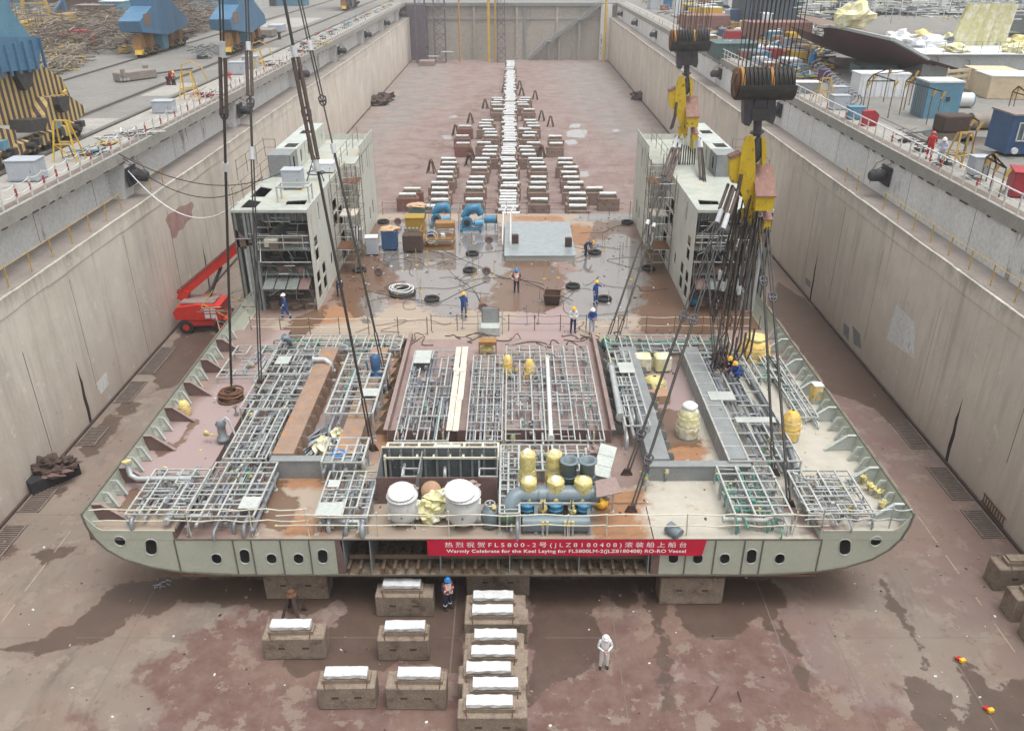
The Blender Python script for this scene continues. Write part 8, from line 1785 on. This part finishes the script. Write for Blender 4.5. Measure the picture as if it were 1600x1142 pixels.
# quay objects
T = box_unit(1378,152,4.4,2.2,1.9,'white_panel','white ribbed cabin row on the right quay beneath the hull section','cabin','cabin',roof='white_panel')
box_unit(1368,122,4.2,2.0,1.2,'far_green','dark open topped bin behind the white cabin row','bin','bin')
T = box_unit(1468,186,2.7,2.4,2.7,'cont_blue','bright blue shed with a black vent on the right quay','shed','shed',roof='far_white',ribs=False)
p = P2(1468,186); m = MB(); m.box(p+V(.3,-.03,1.5), (.3,.06,.3)); m.build('vent', 'black_metal', T); m = MB(); [m.b(p.x-1.36-.05,p.x-1.36,p.y+.2+k*.35,p.y+.3+k*.35,QZ+.1,QZ+2.6) for k in range(6)]; m.build('side_ribs', 'grey_steel', T)
m = MB(); p = P2(1503,168); m.path([p+V(-.7,0,.6), p+V(.6,0,.6)], .6, 16); o = m.build('round_tank', 'vessel_white', loc=p, label='short white round tank with blue end beside the bright blue shed', cat='tank'); m = MB(); m.path([p+V(.6,0,.6), p+V(.72,0,.6)], .58, 16); m.build('blue_end', 'cont_blue', o)
p = P2(1492,144); T = thing('wooden_pallet', 'wooden pallet leaning up behind the bright blue shed', 'pallet', p)
for k in range(4): m = MB(); m.bar(p+V(-1.1,0,.3+k*.5), p+V(1.1,.2,.45+k*.5), .14, .25); m.build('slat', 'crate_wood', T)
for k in range(3): m = MB(); m.bar(p+V(-1+k,.05,.2), p+V(-1+k,.15,2.1), .12, .12); m.build('upright', 'crate_wood', T)
for i, (u,v,w_,d_,h_,lab) in enumerate(((1556,146,3.6,3.4,1.9,'large pale wooden crate at the right, the farther one'),(1592,156,5.2,3.6,1.9,'large pale wooden crate at the right edge, the nearer one'))):
    p = P2(u,v); T = thing('wooden_crate', lab, 'crate', p); m = MB(); m.box(p+V(0,d_/2,h_/2), (w_,d_,h_), -.1, bev=.05); m.build('crate_body', 'crate_wood', T); m = MB(); m.box(p+V(0,d_/2,h_+.05), (w_*1.02,d_*1.02,.1), -.1); m.build('crate_lid', 'white_panel' if i else 'crate_wood', T)
p = P2(1598,246); T = thing('blue_cabin', 'dark blue site cabin with framed windows at the right picture edge', 'cabin', p)
m = MB(); m.b(p.x-1.2,p.x+3,p.y,p.y+2.6,QZ+.2,QZ+2.6); m.build('wall', 'blue_dark', T)
for k in range(2): 
    x = p.x-.4+k*1.3; m = MB(); m.b(x-.35,x+.35,p.y-.05,p.y,QZ+1.1,QZ+2.1); w_ = m.build('window', 'glass', T); m = MB()
    for a_, c_ in (((x-.4,QZ+1.05),(x+.4,QZ+1.05)),((x-.4,QZ+2.15),(x+.4,QZ+2.15)),((x-.38,QZ+1.05),(x-.38,QZ+2.15)),((x+.38,QZ+1.05),(x+.38,QZ+2.15)),((x,QZ+1.05),(x,QZ+2.15))): m.bar((a_[0],p.y-.07,a_[1]),(c_[0],p.y-.07,c_[1]),.07)
    m.build('frame', 'post_white', w_)
m = MB(); m.b(p.x-1.3,p.x+3.1,p.y-.1,p.y+2.7,QZ+2.6,QZ+2.7); m.build('roof', 'terrace', T)
for k in range(2): m = MB(); m.cyl((p.x-.9+k*1.1,p.y-.35,QZ+.5),(p.x-.9+k*1.1,p.y-.5,QZ+.5),.2,12); m.build('lamp', 'vessel_white', T)
p = P2(1612,312); T = thing('red_container', 'bright red metal box at the lower right corner of the quay', 'container', p); m = MB(); m.box(p+V(.2,.6,.75), (2.2,1.7,1.3), -.35, bev=.04); m.build('body', 'red_box', T); m = MB(); m.box(p+V(.2,.6,1.42), (2.3,1.8,.06), -.35); m.build('lid', 'red_box', T)
p = P2(1357,199); T = thing('red_screen', 'red angular cabinet on the right quay behind the railing', 'cabinet', p); m = MB(); m.prism([(p.x-.6,QZ),(p.x+.6,QZ),(p.x+.65,QZ+.9),(p.x+.3,QZ+1.2),(p.x-.5,QZ+1.15)], p.y, p.y+.5, 'Y'); m.build('body', 'red_box', T); m = MB(); m.b(p.x-.5,p.x+.5,p.y-.03,p.y,QZ+.2,QZ+.8); m.build('door', 'red_box', T)
cabinet('blue metal box left of the red angular cabinet', P2(1336,188)+V(0,.2,0), (1.2,.9,.9), 'cont_blue')
cabinet('grey cabinet on the right quay, farther of the grey pair', P2(1309,158)+V(0,.2,0), (1.3,.9,1.1), 'box_grey')
cabinet('grey cabinet on the right quay, nearer of the grey pair', P2(1311,173)+V(0,.2,0), (1.4,.9,1.1), 'box_grey')
cabinet('grey cabinet on legs beside the yellow frame at the right', P2(1526,282)+V(0,.2,.25), (.95,.8,1.0), 'box_grey')
lowbox('work_table', 'pale topped work table behind the right railing', P2(1258,146), (2.2,1.3,.9), 'grey_steel', 0, None, 'table', 'white_panel')
aframe(P2(1494,268), 2.3, 'yellow tube frame beside the two people on the right quay', 'rail_yellow', .2)
aframe(P2(1285,160), 2.0, 'yellow frame beside the grey cabinets on the right quay', 'rail_yellow', .2)
jumble(P2(1413,223), 'black compressor frame on the right quay, left one', 20, .6, ['black_metal','galv_dark'], .8, 'machine', 'quay_machine', .8)
jumble(P2(1438,238), 'black compressor frame right beside the person in red', 20, .6, ['black_metal','rust_dark'], .8, 'machine', 'quay_machine', .8)
jumble(P2(1476,258), 'green black pump frame behind the pale blue person', 20, .6, ['far_green','black_metal'], .8, 'machine', 'quay_machine', .8)
p = P2(1500,205); T = thing('round_scrap', 'dark weathered bin and round steel pieces before the puddle on the right quay', 'bin', p); m = MB(); m.box(p+V(-.7,0,.6), (2.2,1.4,1.2), .1, bev=.1); m.build('bin_body', 'rust_dark', T); m = MB(); m.path([p+V(.9,.6,.6), p+V(3.2,.8,.6)], .6, 14); m.build('round_shell', 'terrace', T)
def frame(us, lab, h=2.6, mt='scaffold', top='rail_yellow'):
    ps = [P2(u,v) for u,v in us]; T = thing('tube_canopy', lab, 'scaffold', ps[0])
    for p in ps: m = MB(); m.cyl(p, p+V(0,0,h), .045, 5); m.build('post', mt, T)
    m = MB(); [m.bar(a_+V(0,0,h), b2+V(0,0,h), .07) for a_ in ps for b2 in ps if a_ is not b2 and (a_-b2).length < 6]; m.build('top_bars', mt, T)
    m = MB(); [m.bar(p+V(0,0,h-.5), p+V(.25,0,h), .12) for p in ps]; m.build('yellow_corner', top, T)
frame([(1345,185),(1387,185),(1380,160),(1420,165),(1355,172)], 'rusty tube canopy frame with yellow corners over the white cabin row', 2.8)
frame([(1447,195),(1460,200),(1405,180),(1412,172)], 'rusty tube frame left of the bright blue shed', 2.6)
frame([(1500,262),(1510,270),(1600,235),(1590,225)], 'long rusty tube gate with yellow corners before the dark blue cabin', 3.0)
frame([(1530,290),(1545,300),(1560,310),(1540,285)], 'low brown tube fence beside the grey cabinet', 1.6)
frame([(1570,190),(1600,200),(1580,180)], 'brown tube rack with white sheets at the right picture edge', 2.2)
for i in range(14):
    p = P2(1262+i*4.5, 112+i*4.4)+V(.8,0,0); m = MB(); m.torus(p+V(0,0,.6), .5, .06, 'Y', 12, 5); m.build('hose_reel', 'galv_dark', loc=p, label='small hose reel in the row along the right quay', cat='hose reel', group='hose reels in a row on the right quay')
p = P2(1267,108); T = thing('blue_sign_stand', 'small blue drum on a yellow legged stand on the right quay', 'stand', p); m = MB(); m.cyl(p+V(0,0,.6), p+V(0,0,1.6), .35, 12); m.build('drum', 'helmet_blue', T)
for dx in (-.4,.4): m = MB(); m.cyl(p+V(dx,0,0), p+V(dx*.8,0,2.6), .05, 5); m.build('leg', 'rail_yellow', T)
lowbox('violet_drum', 'dark violet drum near the blue stand on the right quay', P2(1286,128), (.9,.9,1.1), 'cloth_violet', .2, None, 'drum')
# far strip of the right quay between the railing and the hook ropes: separate small containers and machines
rr = random.Random(11); mts_ = ['cont_blue','box_grey','far_green','beam_roof','white_panel','orange_box','far_brown','machine_blue','yellow_paint','red_box','galv_dark','blue_dark']
nm = {'cont_blue':'light blue','box_grey':'grey','far_green':'dark green','beam_roof':'brick red','white_panel':'white','orange_box':'orange','far_brown':'brown','machine_blue':'blue','yellow_paint':'yellow','red_box':'bright red','galv_dark':'steel grey','blue_dark':'dark blue'}
for i in range(95):
    v = rr.uniform(3, 118); left = 985+(v-3)*1.83; u = rr.uniform(left+12, min(left+170, 1255))
    mt = rr.choice(mts_); p = P2(u, v); s = rr.uniform(.7,1.0)*(1.6 if v < 40 else 1)
    if p.x < QR+2.2: p.x = QR+2.4+rr.random()
    T = thing('quay_crate', '%s box shaped gear piece on the far right quay behind the railing' % nm[mt], 'crate', p, '%s gear pieces on the far right quay' % nm[mt])
    w_, d_, h_ = rr.uniform(.8,2.6)*s, rr.uniform(.8,2.6)*s, rr.uniform(.5,1.8)*s; m = MB(); m.box(p+V(0,0,h_/2), (w_,d_,h_), rr.uniform(-.3,.3), bev=.04); m.build('body', mt, T)
    m = MB(); m.box(p+V(0,0,h_+.04), (w_*.9,d_*.9,.08), rr.uniform(-.3,.3)); m.build('lid', rr.choice(['white_panel','galv_dark',mt,'terrace']), T)
box_unit(1150,92,5,5,1.6,'far_green','green covered long bin behind the farther hook ropes','bin','bin',roof='far_green')
box_unit(1105,48,7,5,2.2,'beam_roof','dull red container behind the farther hook ropes')
box_unit(1218,64,9,5,2.4,'beam_roof','long dull red container behind the nearer hook ropes')
jumble(P2(1150,88), 'heap of light blue machine parts behind the railing', 60, 2.4, ['cont_blue','white_panel','galv'], 1.8, 'machine parts', 'machine_parts', 2.)
for (x0,x1,y0,y1) in ((27.9,29.0,58,63),(29.6,33,58.5,62.5),(31,36,54,60),(27.4,28.6,49,52)):
    m = MB(); n = 20; m.prism([((x0+x1)/2+(x1-x0)/2*math.cos(k*2*math.pi/n)*(1+.35*noise.noise(V(k*.9,x0,0))), (y0+y1)/2+(y1-y0)/2*math.sin(k*2*math.pi/n)*(1+.35*noise.noise(V(k*.7,y0,3)))) for k in range(n)], QZ, QZ+.005); m.build('quay_puddle', 'puddle', kind='structure')
hall(60,110,240,262,7,'far_white','far_white','pale workshop hall at the top right behind the ship blocks')
hall(36,58,236,250,5,'far_green','far_white','pale roofed shed at the top, right of the dock end')

gs = {}
for k in range(1700):
    u = R.uniform(1255,1600); v = R.uniform(0,46) if R.random() < .75 else R.uniform(46,60); p = at(u, v+6, QZ+4.3); th = R.choice([0,0,1.57])+R.gauss(0,.25); L = R.uniform(.4,2.2)
    if p.y < 110: continue
    m = gs.setdefault(R.choice(['far_white','far_white','white_panel','galv_dark','galv','scaffold','pale_steel','tarp_cream','far_dark']), MB()); z = p.z+R.uniform(-.3,1.8)
    if R.random() < .25: m.cyl((p.x,p.y,z-.5), (p.x,p.y,z+R.uniform(.5,2.2)), .07, 4)
    else: m.bar((p.x-math.cos(th)*L, p.y-math.sin(th)*L, z), (p.x+math.cos(th)*L, p.y+math.sin(th)*L, z), R.uniform(.08,.6), .12)
T = bpy.data.objects.new('yard_clutter', None); C.objects.link(T); T['label'] = 'pale clutter of pipes, plates and rails on the ship blocks at the upper right'; T['category'] = 'clutter'; T['kind'] = 'stuff'; ROOT[T.name] = V(0,0,0)
for k, mm in gs.items(): mm.build('clutter_layer', k, T, kind='stuff')
gs = {}
for k in range(900):
    v = R.uniform(2, 125); left = 985+(v-3)*1.83; u = R.uniform(left+14, min(left+230, 1300)); p = at(u, v, QZ)
    if p.x < QR+2: continue
    th = R.uniform(0,3.1); L = R.uniform(.2,1.3); m = gs.setdefault(R.choice(['galv_dark','rust_dark','far_brown','white_panel','cont_blue','scaffold','yellow_paint','wire']), MB())
    m.bar((p.x-math.cos(th)*L, p.y-math.sin(th)*L, QZ+.05+R.random()*.5), (p.x+math.cos(th)*L, p.y+math.sin(th)*L, QZ+.05+R.random()*.7), R.uniform(.05,.2))
T = bpy.data.objects.new('quay_scrap', None); C.objects.link(T); T['label'] = 'loose pipes and scrap strewn between the gear on the far right quay'; T['category'] = 'scrap'; T['kind'] = 'stuff'; ROOT[T.name] = V(0,0,0)
for k, mm in gs.items(): mm.build('scrap_layer', k, T, kind='stuff')
# ---------------------------------------------------------------- thin haze over the whole place
hz_ = bpy.data.materials.new('haze'); hz_.use_nodes = True; n = hz_.node_tree.nodes; n.clear()
pv = n.new('ShaderNodeVolumePrincipled'); pv.inputs['Color'].default_value = (.96,.97,1,1); pv.inputs['Density'].default_value = 0.0005; pv.inputs['Anisotropy'].default_value = .2
om = n.new('ShaderNodeOutputMaterial'); hz_.node_tree.links.new(pv.outputs[0], om.inputs['Volume'])
m = MB(); m.b(-260, 260, -70, 330, -2.0, 46); o = m.build('haze', hz_, kind='stuff')
